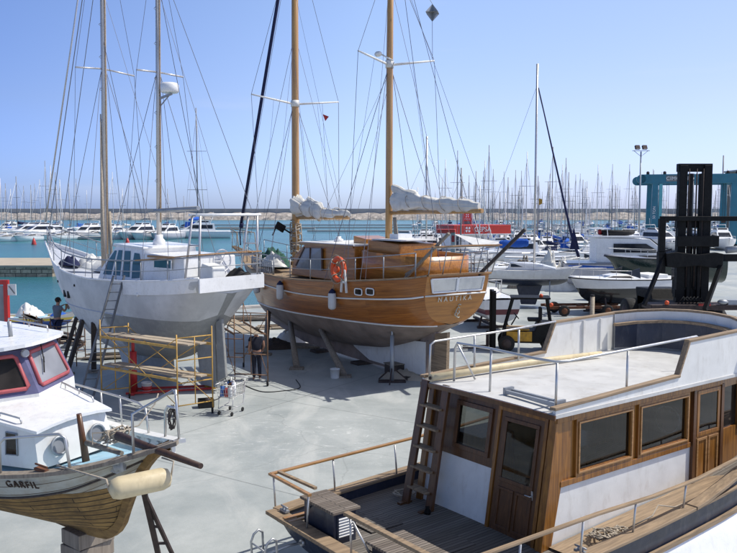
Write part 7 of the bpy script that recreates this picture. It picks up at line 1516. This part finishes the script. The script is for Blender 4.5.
for k_, (y, x0, x1) in enumerate(((160, 30, 64), (200, 40, 92), (238, 36, 100), (290, 50, 130), (345, 20, 150))):
    x = x0
    while x < x1: put_motor(q.randrange(5), x, y, R(q.choice((-90, 90))+q.uniform(-8, 8)), .95, ('in the first gap', 'in the second gap', 'in the third gap', 'in the fourth gap', 'in the last gap')[k_]+' between pontoons'); x += q.uniform(6, 15)
for u, k, y, z in ((612, 1, 104, .3), (627, 0, 110, .3), (640, 3, 98, .3), (660, 0, 118, .3), (676, 1, 112, .3), (700, 2, 122, .3), (722, 0, 118, .3), (648, 2, 146, .3), (690, 4, 148, .3), (735, 1, 146, .3)):
    put_motor(k, (u-368.5)/800*y, y, R(-90+q.uniform(-30, 30)), .8, 'laid up on the far quay')
    _o = [o for o in bpy.data.objects if o.get('label', '').endswith('laid up on the far quay')]
    for o in _o: o.location.z = .42
for u, k, y, rz in ((468, 1, 66, 160), (483, 3, 72, -150), (498, 4, 66, 20), (512, 0, 84, 185), (530, 3, 70, 170), (541, 1, 79, -20), (556, 4, 72, 175), (505, 2, 92, 10), (575, 1, 88, 160), (590, 3, 80, -10), (606, 0, 96, 175), (452, 3, 60, 100)):
    put_motor(k, (u-368.5)/800*y, y, R(rz), .72, 'laid up on the near hardstanding')
for o in bpy.data.objects:
    if o.get('label', '').endswith('near hardstanding'): o.location.z = .36
for u, k, y, rz in ((455, 2, 62, 20), (522, 5, 86, 80), (549, 2, 90, 100), (567, 0, 98, 70), (586, 5, 92, 80), (476, 5, 82, 30)): put_sail(k, (u-368.5)/800*y, y, R(rz), .72, 'laid up near the white motor yacht')
for o in bpy.data.objects:
    if o.get('label', '').endswith('near the white motor yacht'): o.location.z = .42
for p in mp+protos:
    for c in list(p.children):
        for g in list(c.children): bpy.data.objects.remove(g)
        bpy.data.objects.remove(c)
    bpy.data.objects.remove(p)
# masts and small things in the middle distance near the lift truck
for i, (x, y, h_) in enumerate(((66, 150, 16), (70.5, 146, 13.5), (60, 149, 11.8))):
    S = thing('stored_mast', ('tallest bare mast stepped on a laid up boat at the right edge', 'bare mast with crosstrees at the right edge', 'shorter bare mast at the right edge')[i], 'mast', (x, y, 0)); f = MB(); f.tube([(0, 0, 0), (0, 0, h_)], .13, 8); f.build('spar', 'far_mast', S); f = MB(); f.tube([(-.9, 0, h_*.6), (.9, 0, h_*.6)], .04, 5); f.build('spreader', 'far_mast', S)
def buoy(label, x, y, r=.5): S = thing('mooring_buoy', label, 'buoy', (x, y, -1.2)); f = MB(); f.lathe((0, 0, 0), [(r*.9, -.2), (r, .1), (r*.7, .7), (r*.25, 1.3)], 14); f.build('float', 'redfender', S); f = MB(); f.tube([(0, 0, 1.3), (0, 0, 1.6)], .06, 6); f.build('eye', 'galv', S)
buoy('red mooring buoy in the water at the far left', -69, 165); buoy('red mooring buoy nearer the mast of the white ketch', -50, 166)
# small boat and clutter by the left quay edge
S = thing('small_fishing_dinghy', 'small blue and yellow open boat with white cover by the left quay edge', 'dinghy', (-15.9, 38.2, 0), R(8))
dh = Hull([-1.9, -1, 0, 1, 1.7, 2.0], [.55, .75, .8, .65, .3, .04], [.68, .62, .6, .66, .8, .9], [.1, .05, .05, .08, .2, .5], [2]*4+[1.6, 1.4], [0, 0, 0, .1, .3, .4]); h = MB(); dh.shell(h, 16, 6); h.build('hull', zband('blue_yellow_dinghy', [(-9, (.03, .08, .3)), (.42, (.55, .42, .06)), (.55, (.6, .6, .58))], .4), S)
h = MB(); dh.deck(h, .12, .05, 14); h.build('floor', 'white_old', S); h = MB(); h.tube([(1.75, 0, .85), (1.78, 0, 1.15)], .12, 8); h.build('bow_post', 'yellowp', S); pieces('thwart', 'skyblue', S, [MB().box((x, 0, .56), (.22, 1.2, .05)) for x in (-.9, .2)])
bag('white_boat_cover', 'whitecloth', 'white crumpled cover lying on the small blue and yellow boat', 'cover', (-16.3, 38.2, .6), .65, .5, .6, 51); bag('blue_tarpaulin', 'bluecloth', 'blue tarpaulin bundled in the bow of the small open boat', 'tarpaulin', (-14.9, 38.35, .6), .5, .35, .2, 52)
S = thing('marker_pole', 'thin white pole with a small red float standing behind the painter', 'pole', (-12.75, 35.5, 0)); h = MB(); h.tube([(0, 0, 0), (0, 0, 2.3)], .02, 6); h.build('pole', 'white', S); h = MB(); h.ball((0, 0, 2.35), .10, 8); h.build('float', 'redfender', S)
